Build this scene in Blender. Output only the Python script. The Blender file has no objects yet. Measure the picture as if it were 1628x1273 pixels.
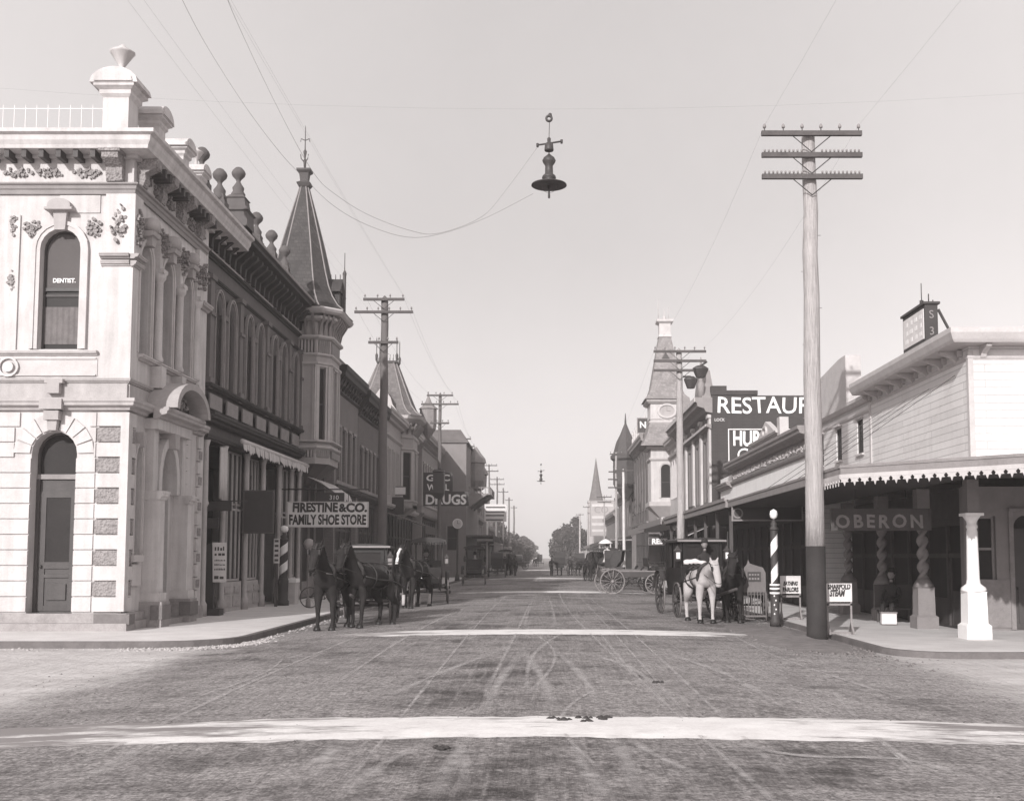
import bpy, bmesh, math, random
from mathutils import Vector, Matrix
random.seed(7)
sc=bpy.context.scene; COL=sc.collection
R=math.radians
# ---------------- camera, world, sun, exposure ----------------
CAMH=1.9; F=1750.; TILT=R(4.5)
cam=bpy.data.objects.new('camera',bpy.data.cameras.new('camera')); COL.objects.link(cam)
cam.location=(0,0,CAMH); cam.rotation_euler=(R(90)+TILT,0,0)
cd=cam.data; cd.sensor_width=36; cd.lens=36*F/1628; cd.shift_x=-54/1628; cd.shift_y=111/1628
cd.clip_start=.1; cd.clip_end=3000
sc.camera=cam
SUN_EL=R(22.5); SUN_AZ=R(19)      # from behind the camera, a little to its left
sd=Vector((-math.sin(SUN_AZ)*math.cos(SUN_EL),-math.cos(SUN_AZ)*math.cos(SUN_EL),math.sin(SUN_EL)))
sl=bpy.data.lights.new('sun','SUN'); sl.energy=4.5; sl.angle=R(.6); sl.color=(1,.985,.97)
so=bpy.data.objects.new('sun',sl); COL.objects.link(so); so.location=sd*60; so.rotation_euler=sd.to_track_quat('Z','Y').to_euler()
W=bpy.data.worlds.new('World'); sc.world=W; W.use_nodes=True
nt=W.node_tree; nt.nodes.clear()
sky=nt.nodes.new('ShaderNodeTexSky'); sky.sky_type='NISHITA'; sky.sun_disc=False
sky.sun_elevation=SUN_EL; sky.sun_rotation=math.atan2(sd.x,sd.y); sky.dust_density=4; sky.air_density=1
bw=nt.nodes.new('ShaderNodeRGBToBW'); nt.links.new(sky.outputs[0],bw.inputs[0])
# thin overcast veil evens the sky out
mr=nt.nodes.new('ShaderNodeMath'); mr.operation='MULTIPLY_ADD'; mr.inputs[1].default_value=.36; mr.inputs[2].default_value=5.25
nt.links.new(bw.outputs[0],mr.inputs[0])
tc=nt.nodes.new('ShaderNodeTexCoord'); nz=nt.nodes.new('ShaderNodeTexNoise'); nz.inputs['Scale'].default_value=1.6; nz.inputs['Detail'].default_value=4
nt.links.new(tc.outputs['Generated'],nz.inputs['Vector'])
nz.inputs['Roughness'].default_value=.75; nz.inputs['Detail'].default_value=9
m1=nt.nodes.new('ShaderNodeMapRange'); m1.inputs[3].default_value=.9; m1.inputs[4].default_value=1.1; nt.links.new(nz.outputs[0],m1.inputs[0])
m2=nt.nodes.new('ShaderNodeMath'); m2.operation='MULTIPLY'; nt.links.new(mr.outputs[0],m2.inputs[0]); nt.links.new(m1.outputs[0],m2.inputs[1])
# the veil is thicker, so brighter, low down and towards the sides of the street
sg=nt.nodes.new('ShaderNodeSeparateXYZ'); nt.links.new(tc.outputs['Generated'],sg.inputs[0])
h1=nt.nodes.new('ShaderNodeMapRange'); h1.interpolation_type='SMOOTHSTEP'; h1.inputs[1].default_value=0; h1.inputs[2].default_value=.32; h1.inputs[3].default_value=1.33; h1.inputs[4].default_value=1.0; nt.links.new(sg.outputs[2],h1.inputs[0])
sq_=nt.nodes.new('ShaderNodeMath'); sq_.operation='ABSOLUTE'; nt.links.new(sg.outputs[0],sq_.inputs[0])
h2=nt.nodes.new('ShaderNodeMapRange'); h2.interpolation_type='SMOOTHSTEP'; h2.inputs[1].default_value=.05; h2.inputs[2].default_value=.5; h2.inputs[3].default_value=1.0; h2.inputs[4].default_value=1.22; nt.links.new(sq_.outputs[0],h2.inputs[0])
m3=nt.nodes.new('ShaderNodeMath'); m3.operation='MULTIPLY'; nt.links.new(m2.outputs[0],m3.inputs[0]); nt.links.new(h1.outputs[0],m3.inputs[1])
m2=nt.nodes.new('ShaderNodeMath'); m2.operation='MULTIPLY'; nt.links.new(m3.outputs[0],m2.inputs[0]); nt.links.new(h2.outputs[0],m2.inputs[1])
vm=nt.nodes.new('ShaderNodeVectorMath'); vm.operation='SCALE'; vm.inputs[0].default_value=(1,.945,.935); nt.links.new(m2.outputs[0],vm.inputs['Scale'])
bg=nt.nodes.new('ShaderNodeBackground'); bg.inputs[1].default_value=.11; nt.links.new(vm.outputs[0],bg.inputs[0])
wo=nt.nodes.new('ShaderNodeOutputWorld'); nt.links.new(bg.outputs[0],wo.inputs[0])
vs=sc.view_settings; vs.view_transform='Standard'; vs.look='None'; vs.exposure=0.0; vs.gamma=1
sc.display_settings.display_device='sRGB'
sc.cycles.max_bounces=6; sc.cycles.diffuse_bounces=3; sc.cycles.glossy_bounces=2; sc.cycles.transparent_max_bounces=6; sc.cycles.volume_bounces=0

# measuring helpers: place a thing seen in the photograph at a known depth
ct,st=math.cos(TILT),math.sin(TILT)
def ray(u,v):
    a=(747.5-v)/F; return (u-868)/F, ct-a*st, st+a*ct
def ux(u,Y,v=885): d=ray(u,v); return d[0]*Y/d[1]
def vz(v,Y): d=ray(868,v); return CAMH+d[2]*Y/d[1]
def crown(x):                       # the street is crowned between its gutters
    return .17*max(0,1-(x/6.8)**2) if abs(x)<6.8 else 0.
def onground(u,v):
    z=0
    for _ in range(4):
        d=ray(u,v); k=(z-CAMH)/d[2]; z=crown(d[0]*k)
    return d[0]*k,d[1]*k,z

# ---------------- materials: an old toned monochrome print ----------------
def col(v):
    t=min(1,max(0,v)); a=.90+.09*t
    return (v,v*a,v*(a-.006),1)
MATS={}
def mat(name,v,var=.25,scale=3.,rough=.85,bump=.3,pattern=None,metal=0,fine=30.,streak=0.,spec=.3,pv=None,ps=1.,alpha=None,bd=.02,ss=(3.5,3.5,.25)):
    if name in MATS: return MATS[name]
    m=bpy.data.materials.new(name); m.use_nodes=True; n=m.node_tree; N=n.nodes; L=n.links
    b=N['Principled BSDF']; b.inputs['Roughness'].default_value=rough; b.inputs['Metallic'].default_value=metal
    b.inputs['Specular IOR Level'].default_value=spec
    tc=N.new('ShaderNodeTexCoord'); geo=N.new('ShaderNodeNewGeometry')
    n1=N.new('ShaderNodeTexNoise'); n1.inputs['Scale'].default_value=scale; n1.inputs['Detail'].default_value=6; n1.inputs['Roughness'].default_value=.65
    n2=N.new('ShaderNodeTexNoise'); n2.inputs['Scale'].default_value=fine; n2.inputs['Detail'].default_value=3
    L.new(tc.outputs['Object'],n1.inputs['Vector']); L.new(tc.outputs['Object'],n2.inputs['Vector'])
    ad=N.new('ShaderNodeMath'); ad.operation='MULTIPLY_ADD'; ad.inputs[1].default_value=.45; L.new(n2.outputs[0],ad.inputs[0]); L.new(n1.outputs[0],ad.inputs[2])
    last=ad.outputs[0]
    if streak:
        mp=N.new('ShaderNodeMapping'); mp.inputs['Scale'].default_value=ss; L.new(tc.outputs['Object'],mp.inputs[0])
        n3=N.new('ShaderNodeTexNoise'); n3.inputs['Scale'].default_value=1.6; n3.inputs['Detail'].default_value=5; L.new(mp.outputs[0],n3.inputs['Vector'])
        a2=N.new('ShaderNodeMath'); a2.operation='MULTIPLY_ADD'; a2.inputs[1].default_value=streak; L.new(n3.outputs[0],a2.inputs[0]); L.new(last,a2.inputs[2]); last=a2.outputs[0]
    rp=N.new('ShaderNodeMapRange'); rp.inputs[1].default_value=.42; rp.inputs[2].default_value=1.03+streak*.5; L.new(last,rp.inputs[0])
    mx=N.new('ShaderNodeMix'); mx.data_type='RGBA'; mx.inputs[6].default_value=col(v*(1-var)); mx.inputs[7].default_value=col(min(.86,v*(1+var)))
    L.new(rp.outputs[0],mx.inputs[0]); cout=mx.outputs[2]; height=last
    if pattern=='brick' or pattern=='shingle' or pattern=='board':
        # generated along horizontal run (x+y) and z so it works on both facade directions
        sx=N.new('ShaderNodeSeparateXYZ'); L.new(tc.outputs['Object'],sx.inputs[0])
        sm=N.new('ShaderNodeMath'); sm.operation='ADD'; L.new(sx.outputs[0],sm.inputs[0]); L.new(sx.outputs[1],sm.inputs[1])
        cb=N.new('ShaderNodeCombineXYZ'); L.new(sm.outputs[0],cb.inputs[0]); L.new(sx.outputs[2],cb.inputs[1])
        bt=N.new('ShaderNodeTexBrick'); L.new(cb.outputs[0],bt.inputs['Vector'])
        if pattern=='brick': bt.inputs['Brick Width'].default_value=.23; bt.inputs['Row Height'].default_value=.078; bt.inputs['Mortar Size'].default_value=.008
        elif pattern=='shingle': bt.inputs['Brick Width'].default_value=.2; bt.inputs['Row Height'].default_value=.16; bt.inputs['Mortar Size'].default_value=.014
        else: bt.inputs['Brick Width'].default_value=4.2; bt.inputs['Row Height'].default_value=.17; bt.inputs['Mortar Size'].default_value=.011
        bt.inputs['Scale'].default_value=ps
        k=pv if pv is not None else .72
        bt.inputs['Color1'].default_value=(1,1,1,1); bt.inputs['Color2'].default_value=(.9,.9,.9,1) if pattern!='shingle' else (.7,.7,.7,1); bt.inputs['Mortar'].default_value=(k,k,k,1)
        ml=N.new('ShaderNodeMix'); ml.data_type='RGBA'; ml.blend_type='MULTIPLY'; ml.inputs[0].default_value=1
        L.new(cout,ml.inputs[6]); L.new(bt.outputs[0],ml.inputs[7]); cout=ml.outputs[2]
        h2=N.new('ShaderNodeMath'); h2.operation='MULTIPLY_ADD'; h2.inputs[1].default_value=-.9; L.new(bt.outputs['Fac'],h2.inputs[0]); L.new(last,h2.inputs[2]); height=h2.outputs[0]
    if pattern=='carve':
        vo=N.new('ShaderNodeTexVoronoi'); vo.inputs['Scale'].default_value=16; L.new(tc.outputs['Object'],vo.inputs['Vector']); height=vo.outputs[0]
    if pattern=='pleat':
        sx=N.new('ShaderNodeSeparateXYZ'); L.new(tc.outputs['Object'],sx.inputs[0])
        sm=N.new('ShaderNodeMath'); sm.operation='ADD'; L.new(sx.outputs[0],sm.inputs[0]); L.new(sx.outputs[1],sm.inputs[1])
        sn=N.new('ShaderNodeMath'); sn.operation='SINE'; s5=N.new('ShaderNodeMath'); s5.operation='MULTIPLY'; s5.inputs[1].default_value=45
        L.new(sm.outputs[0],s5.inputs[0]); L.new(s5.outputs[0],sn.inputs[0]); height=sn.outputs[0]
    L.new(cout,b.inputs['Base Color'])
    if bump:
        bp=N.new('ShaderNodeBump'); bp.inputs['Strength'].default_value=bump; bp.inputs['Distance'].default_value=bd; L.new(height,bp.inputs['Height']); L.new(bp.outputs[0],b.inputs['Normal'])
    MATS[name]=m; return m
stucco=mat('white_stucco',.43,.38,1.3,.85,.4,streak=1.1)
stucco_g=mat('grey_stucco',.34,.25,1.2,.85,.3,streak=.5)
rust=mat('rusticated_stucco',.45,.3,2.,.88,.6,streak=1.)
carve=mat('carved_stucco',.27,.3,7.,.9,.9,'carve',bd=.05)
granite=mat('granite_plinth',.30,.3,4.,.85,.5)
granite_d=mat('dark_granite',.16,.25,4.,.8,.4)
trim_w=mat('white_trim_paint',.48,.15,3.,.7,.15)
trim_g=mat('grey_trim_paint',.24,.2,3.,.7,.2)
trim_d=mat('dark_trim_paint',.07,.25,3.,.65,.2)
dark_f=mat('dark_facade_paint',.09,.3,1.5,.75,.3,streak=.5)
dark_m=mat('dark_moulding',.045,.3,2.,.75,.3)
glass=mat('window_glass',.03,.3,.9,.4,.03,spec=.08)
glass_s=mat('shop_glass',.03,.4,1.2,.4,.03,spec=.08)
blind=mat('roller_blind',.10,.1,2.,.9,.1)
curtain=mat('lace_curtain',.15,.25,6.,.95,.5,'pleat')
brick_d=mat('dark_brick',.09,.3,1.5,.9,.5,'brick',streak=.6,pv=1.3)
brick_m=mat('mid_brick',.19,.2,1.5,.9,.5,'brick',streak=.5)
brick_l=mat('painted_brick',.3,.2,1.5,.9,.5,'brick',streak=.5)
slate=mat('slate_shingles',.065,.25,1.5,.7,.6,'shingle')
slate_l=mat('weathered_shingles',.17,.25,1.5,.8,.6,'shingle')
clap=mat('white_clapboard',.66,.14,1.2,.75,.6,'board',pv=.68,streak=.6)
siding=mat('grey_siding',.28,.2,1.5,.8,.5,'board',pv=.6)
roofd=mat('tar_roof',.12,.3,2.,.9,.3)
timber=mat('pole_timber',.30,.5,3.,.9,1.,streak=2.2,fine=22.,ss=(34,34,.9))
tar=mat('tarred_timber',.035,.3,3.,.8,.4)
dtimber=mat('dark_pole_timber',.12,.3,2.,.9,.5,streak=1.)
arm_m=mat('crossarm_timber',.09,.3,3.,.85,.3)
iron=mat('black_iron',.055,.2,5.,.5,.1)
lacq=mat('black_lacquer',.02,.3,3.,.42,.0,spec=.3)
leather=mat('harness_leather',.04,.3,6.,.6,.2)
wheelp=mat('wheel_paint',.05,.3,5.,.6,.1)
wheell=mat('light_wheel_paint',.24,.3,5.,.6,.1)
tyre_m=mat('iron_tyre',.2,.3,8.,.45,.1)
bay=mat('dark_horse_coat',.022,.5,5.,.75,.3,spec=.12,fine=60.)
whiteh=mat('white_horse_coat',.36,.3,5.,.9,.5,spec=.1,fine=50.,streak=.8)
sock=mat('white_sock_hair',.45,.3,5.,.9,.1)
hair=mat('horse_hair',.035,.3,9.,.8,.5)
wool=mat('dark_wool',.03,.3,6.,.95,.2)
cloth_l=mat('pale_cotton',.6,.15,6.,.9,.3)
skin=mat('skin',.24,.1,6.,.7,.05)
wood_m=mat('varnished_wood',.065,.3,2.,.6,.3,streak=.8)
wood_l=mat('bare_planks',.32,.25,2.,.85,.4,streak=.8)
paper=mat('poster_paper',.62,.12,3.,.8,.1)
sign_b=mat('black_sign_paint',.055,.2,2.,.6,.1)
sign_l=mat('pale_sign_paint',.74,.15,2.,.7,.1)
sign_w=mat('white_letter_paint',.82,.08,3.,.7,.0)
letter_d=mat('dark_letter_paint',.05,.1,3.,.7,.0)
canvas_l=mat('pale_canvas',.5,.2,2.,.95,.4,streak=.4)
canvas_d=mat('dark_canvas',.10,.3,2.,.95,.4)
leafm=mat('dark_foliage',.075,.45,.8,.9,.0,spec=.1)
leafm2=mat('dusty_foliage',.13,.4,.8,.9,.0,spec=.1)
bark=mat('bark',.1,.3,4.,.9,.5)
clockf=mat('clock_face',.6,.1,3.,.6,.0)
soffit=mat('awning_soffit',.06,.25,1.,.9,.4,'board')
wirem=mat('wire',.25,.1,3.,.7,0)

# ---------------- mesh helpers ----------------
def FL(X0): return lambda u,n,z:(X0+n,u,z)     # facade looking towards +X (left side of the street)
def FR(X0): return lambda u,n,z:(X0-n,u,z)     # facade looking towards -X (right side)
def FF(Y0): return lambda u,n,z:(u,Y0-n,z)     # facade looking at the camera's side
def FA(x0,y0,ang):                              # facade at any angle; u runs along ang, n to its right-hand side
    c,s=math.cos(ang),math.sin(ang)
    return lambda u,n,z:(x0+u*c+n*s,y0+u*s-n*c,z)
ID=lambda x,y,z:(x,y,z)
class MB:
    def __init__(s,T=ID): s.v=[];s.f=[];s.T=T;s.sm=[];s.calls=[]
    def add(s,vs,fs,sm=False):
        o=len(s.v); s.v+=[s.T(*p) for p in vs]; s.f+=[tuple(i+o for i in f) for f in fs]; s.sm+=[sm]*len(fs); s.calls.append(((o,len(s.f)-len(fs)),(len(s.v),len(s.f)))); return s
    def box(s,u0,u1,n0,n1,z0,z1):
        return s.add([(u0,n0,z0),(u1,n0,z0),(u1,n1,z0),(u0,n1,z0),(u0,n0,z1),(u1,n0,z1),(u1,n1,z1),(u0,n1,z1)],
          [(0,1,2,3),(4,5,6,7),(0,1,5,4),(1,2,6,5),(2,3,7,6),(3,0,4,7)])
    def cbox(s,u,n,z,a,b,c): return s.box(u-a/2,u+a/2,n-b/2,n+b/2,z,z+c)
    def prism(s,pts,n0,n1):            # polygon in (u,z), thickness along n
        k=len(pts); vs=[(p[0],n0,p[1]) for p in pts]+[(p[0],n1,p[1]) for p in pts]
        return s.add(vs,[tuple(range(k)),tuple(range(k,2*k))]+[(i,(i+1)%k,(i+1)%k+k,i+k) for i in range(k)])
    def prof(s,pts,u0,u1,m0=0,m1=0):   # polygon in (n,z) run along u; m0,m1: mitre factors
        k=len(pts); vs=[(u0-m0*p[0],p[0],p[1]) for p in pts]+[(u1+m1*p[0],p[0],p[1]) for p in pts]
        return s.add(vs,[tuple(range(k)),tuple(range(k,2*k))]+[(i,(i+1)%k,(i+1)%k+k,i+k) for i in range(k)])
    def flat(s,pts,z0,z1):             # polygon in plan
        k=len(pts); vs=[(p[0],p[1],z0) for p in pts]+[(p[0],p[1],z1) for p in pts]
        return s.add(vs,[tuple(range(k)),tuple(range(k,2*k))]+[(i,(i+1)%k,(i+1)%k+k,i+k) for i in range(k)])
    def ring(s,o,i,n0,n1):             # open band between two outlines in (u,z)
        k=len(o)
        for a in range(k-1):
            q=[o[a],o[a+1],i[a+1],i[a]]; s.prism(q,n0,n1)
        return s
    def lathe(s,u,n,prof,seg=12,sm=True,ph=0,sq=False):
        k=len(prof); vs=[]
        for r,z in prof:
            for j in range(seg):
                a=2*math.pi*j/seg+ph; vs.append((u+r*math.cos(a),n+r*math.sin(a),z))
        fs=[(i*seg+j,i*seg+(j+1)%seg,(i+1)*seg+(j+1)%seg,(i+1)*seg+j) for i in range(k-1) for j in range(seg)]
        fs+=[tuple(range(seg)),tuple(range((k-1)*seg,k*seg))]
        return s.add(vs,fs,sm)
    def sq(s,u,n,prof): return s.lathe(u,n,[(r*1.41421,z) for r,z in prof],4,False,math.pi/4)
    def loft(s,rings):                 # list of (list of xy, z)
        k=len(rings[0][0]); vs=[(p[0],p[1],z) for pl,z in rings for p in pl]
        fs=[(i*k+j,i*k+(j+1)%k,(i+1)*k+(j+1)%k,(i+1)*k+j) for i in range(len(rings)-1) for j in range(k)]
        fs+=[tuple(range(k)),tuple(range((len(rings)-1)*k,len(rings)*k))]
        return s.add(vs,fs)
    def tube(s,pts,r,seg=6,sm=True,r1=None):
        P=[Vector(p) for p in pts]; vs=[];n=len(P)
        for i,p in enumerate(P):
            d=(P[min(i+1,n-1)]-P[max(i-1,0)])
            if d.length<1e-9: d=Vector((0,0,1))
            d.normalize(); a=Vector((0,0,1)) if abs(d.z)<.9 else Vector((1,0,0)); x=d.cross(a).normalized(); y=d.cross(x)
            rr=r if r1 is None else r+(r1-r)*i/(n-1)
            for j in range(seg):
                t=2*math.pi*j/seg; vs.append(tuple(p+x*rr*math.cos(t)+y*rr*math.sin(t)))
        fs=[(i*seg+j,i*seg+(j+1)%seg,(i+1)*seg+(j+1)%seg,(i+1)*seg+j) for i in range(n-1) for j in range(seg)]
        fs+=[tuple(range(seg)),tuple(range((n-1)*seg,n*seg))]
        return s.add(vs,fs,sm)
    def torus(s,c,ax,R0,r,seg=28,q=6,flatw=None):  # ring of radius R0 about axis ax ('x','y','z')
        vs=[];w=flatw or r
        for i in range(seg):
            a=2*math.pi*i/seg
            for j in range(q):
                b=2*math.pi*(j+.5)/q; rr=R0+r*math.cos(b); h=w*math.sin(b)
                p={'x':(h,rr*math.cos(a),rr*math.sin(a)),'y':(rr*math.cos(a),h,rr*math.sin(a)),'z':(rr*math.cos(a),rr*math.sin(a),h)}[ax]
                vs.append((c[0]+p[0],c[1]+p[1],c[2]+p[2]))
        return s.add(vs,[(i*q+j,i*q+(j+1)%q,((i+1)%seg)*q+(j+1)%q,((i+1)%seg)*q+j) for i in range(seg) for j in range(q)],True)
    def wall(s,u0,u1,z0,z1,nf,nb,ops):
        ops=sorted(ops); x=u0
        for (uc,w,zb,zs,rise) in ops:
            a,b=uc-w/2,uc+w/2
            if a>x+1e-4: s.box(x,a,nb,nf,z0,z1)
            if zb>z0+1e-4: s.box(a,b,nb,nf,z0,zb)
            if rise<1e-3:
                if z1>zs: s.box(a,b,nb,nf,zs,z1)
            else:
                N=10; arc=[(uc-w/2*math.cos(math.pi*i/N),zs+rise*math.sin(math.pi*i/N)) for i in range(N+1)]
                for i in range(N): s.prism([arc[i],arc[i+1],(arc[i+1][0],z1),(arc[i][0],z1)],nb,nf)
            x=b
        if u1>x+1e-4: s.box(x,u1,nb,nf,z0,z1)
        return s
    def pieces(s):
        """groups of shapes that touch one another"""
        B=[]
        for a,b in s.calls:
            P=s.v[a[0]:b[0]]
            B.append([min(p[k] for p in P)-.006 for k in range(3)]+[max(p[k] for p in P)+.006 for k in range(3)])
        g=list(range(len(B)))
        def find(i):
            while g[i]!=i: g[i]=g[g[i]]; i=g[i]
            return i
        for i in range(len(B)):
            for j in range(i):
                if all(B[i][k]<B[j][k+3] and B[j][k]<B[i][k+3] for k in range(3)):
                    a,b=find(i),find(j)
                    if a!=b: g[a]=b
        out={}
        for i in range(len(B)): out.setdefault(find(i),[]).append(i)
        return list(out.values())
    def build(s,name,m,parent=None,split=40):
        if split and 1<len(s.calls)<400:
            pc=s.pieces()
            if 1<len(pc)<=split and parent is not None:
                r=None
                for g in pc:
                    q=MB()
                    for i in g:
                        (v0,f0),(v1,f1)=s.calls[i]; o=len(q.v); q.v+=s.v[v0:v1]; q.f+=[tuple(x-v0+o for x in f) for f in s.f[f0:f1]]; q.sm+=s.sm[f0:f1]
                    o=q.build(name,m,parent,0); r=r or o
                return r
        me=bpy.data.meshes.new(name); me.from_pydata(s.v,[],s.f); me.polygons.foreach_set('use_smooth',s.sm)
        bm=bmesh.new(); bm.from_mesh(me); bmesh.ops.recalc_face_normals(bm,faces=bm.faces); bm.to_mesh(me); bm.free()
        me.materials.append(m); o=bpy.data.objects.new(name,me); COL.objects.link(o)
        setpar(o,parent)
        return o
def setpar(o,parent):
    """meshes are written in street coordinates; only a thing's Empty stands elsewhere than the origin"""
    if not parent: return
    o.parent=parent
    if parent.parent is None and not parent.get('_local'): o.matrix_parent_inverse=parent.matrix_basis.inverted()
def outline(uc,w,zb,zs,rise,N=10):
    a=[(uc-w/2,zb)]
    a+= [(uc-w/2*math.cos(math.pi*i/N),zs+rise*math.sin(math.pi*i/N)) for i in range(N+1)] if rise>1e-3 else [(uc-w/2,zs),(uc+w/2,zs)]
    return a+[(uc+w/2,zb)]
def tag(o,label=None,cat=None,group=None,kind=None):
    if label: o['label']=label
    if cat: o['category']=cat
    if group: o['group']=group
    if kind: o['kind']=kind
    return o
def thing(name,label,cat,loc=(0,0,0),rz=0,group=None,local=False):
    o=bpy.data.objects.new(name,None); COL.objects.link(o); o.location=loc; o.rotation_euler=(0,0,rz); o.empty_display_size=.3
    if local: o['_local']=1
    return tag(o,label,cat,group)
def copy_tree(o,parent=None):
    c=o.copy(); COL.objects.link(c); c.parent=parent
    for k in o.children: copy_tree(k,c)
    return c
def window(par,T,uc,w,zb,zs,rise,n=-.12,fm=None,gm=None,bar=True,surround=0,sm=None,shade=None,fw=.06,name='window'):
    """one sash window: frame (with optional moulded surround) > pane, blind"""
    fm=fm or trim_w; gm=gm or glass; m=MB(T)
    o=outline(uc,w,zb,zs,rise); i=outline(uc,w-2*fw,zb+fw,zs,max(0,rise-fw) if rise else 0)
    if not rise: i=[(a,min(b,zs-fw)) for a,b in i]
    m.ring(o,i,n-.05,n); m.box(uc-w/2,uc+w/2,n-.05,n,zb,zb+fw)
    if bar: m.box(uc-w/2+fw,uc+w/2-fw,n-.045,n-.005,(zb+zs+rise*.5)/2-.03,(zb+zs+rise*.5)/2+.03)
    wo=m.build(name,fm,par)
    if surround:
        s2=MB(T); o=outline(uc,w+2*surround,zb,zs,rise+surround if rise else 0)
        if not rise: o=[(a,b+surround if b>zb+.01 else b) for a,b in o]
        s2.ring(o,outline(uc,w+.01,zb,zs+(0 if rise else .0),rise),.002,.07)
        o2=outline(uc,w+2*surround+.06,zb,zs,rise+surround+.03 if rise else 0)
        if not rise: o2=[(a,b+surround+.03 if b>zb+.01 else b) for a,b in o2]
        o3=outline(uc,w+1.2*surround,zb,zs,rise+surround*.6 if rise else 0)
        if not rise: o3=[(a,b+surround*.6 if b>zb+.01 else b) for a,b in o3]
        s2.ring(o2,o3,.003,.1)
        s2.build('surround',sm or fm,wo)
    g=MB(T); g.prism(outline(uc,w-.02,zb+.01,zs,max(0,rise-.01)),n-.07,n-.035); g.build('pane',gm,wo)
    if shade:
        z0,z1,mm=shade; b=MB(T); b.box(uc-w/2+fw,uc+w/2-fw,n-.033,n-.022,z0,z1); b.build('blind',mm,wo)
    return wo
def text(s,h,T,u,z,n,m,parent,name='lettering',align='CENTER',bold=0.,width=None,slant=0.,depth=.012,sp=1.,wob=.022):
    """raised lettering on the plane of a facade frame T, u is its centre, z its baseline"""
    c=bpy.data.curves.new('t','FONT'); c.body=s; c.size=h/.7; c.extrude=depth/2; c.offset=bold; c.align_x=align; c.shear=slant; c.space_character=sp; c.resolution_u=3
    o=bpy.data.objects.new('t',c); COL.objects.link(o); dg=bpy.context.evaluated_depsgraph_get(); me=bpy.data.meshes.new_from_object(o.evaluated_get(dg))
    bpy.data.objects.remove(o)
    xs=[v.co.x for v in me.vertices]; k=1.
    if width: k=width/(max(xs)-min(xs))
    e0,e1=Vector(T(u,n,z)),Vector(T(u+1,n,z))
    dx=e1-e0
    # make the writing run left to right for somebody looking at its face
    nn=Vector(T(u,n+1,z))-e0
    if dx.cross(Vector((0,0,1))).dot(nn)<0: dx=-dx
    mid=(max(xs)+min(xs))/2; ph=len(s)*1.7
    for v in me.vertices:      # slightly uneven, hand-painted strokes
        x,y,zz=v.co; x-=mid; q=h*wob; x,y=x+q*math.sin(y/h*3+x/h*1.3+ph),y+q*math.sin(x/h*2.1+ph)+q*.5*math.sin(x/h*5.3)
        p=e0+dx*(x*k)+Vector((0,0,y))+nn*(zz+depth/2); v.co=p
    me.name=name; me.materials.clear(); me.materials.append(m); t=bpy.data.objects.new(name,me); COL.objects.link(t)
    setpar(t,parent)
    return t
def skinned(name,verts,edges,m,parent=None,sub=2,root=0):
    me=bpy.data.meshes.new(name); me.from_pydata([v[:3] for v in verts],edges,[])
    o=bpy.data.objects.new(name,me); COL.objects.link(o)
    md=o.modifiers.new('skin','SKIN'); md.use_smooth_shade=True; md.branch_smoothing=.6
    s=o.modifiers.new('sub','SUBSURF'); s.levels=sub; s.render_levels=sub
    for i,v in enumerate(verts):
        r=v[3]; q=me.skin_vertices[0].data[i]; q.radius=(r,r) if not isinstance(r,tuple) else r; q.use_root=(i==root)
    dg=bpy.context.evaluated_depsgraph_get(); m2=bpy.data.meshes.new_from_object(o.evaluated_get(dg)); bpy.data.objects.remove(o)
    m2.name=name; m2.materials.clear(); m2.materials.append(m); m2.polygons.foreach_set('use_smooth',[True]*len(m2.polygons))
    o=bpy.data.objects.new(name,m2); COL.objects.link(o)
    if parent: o.parent=parent
    return o
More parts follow.
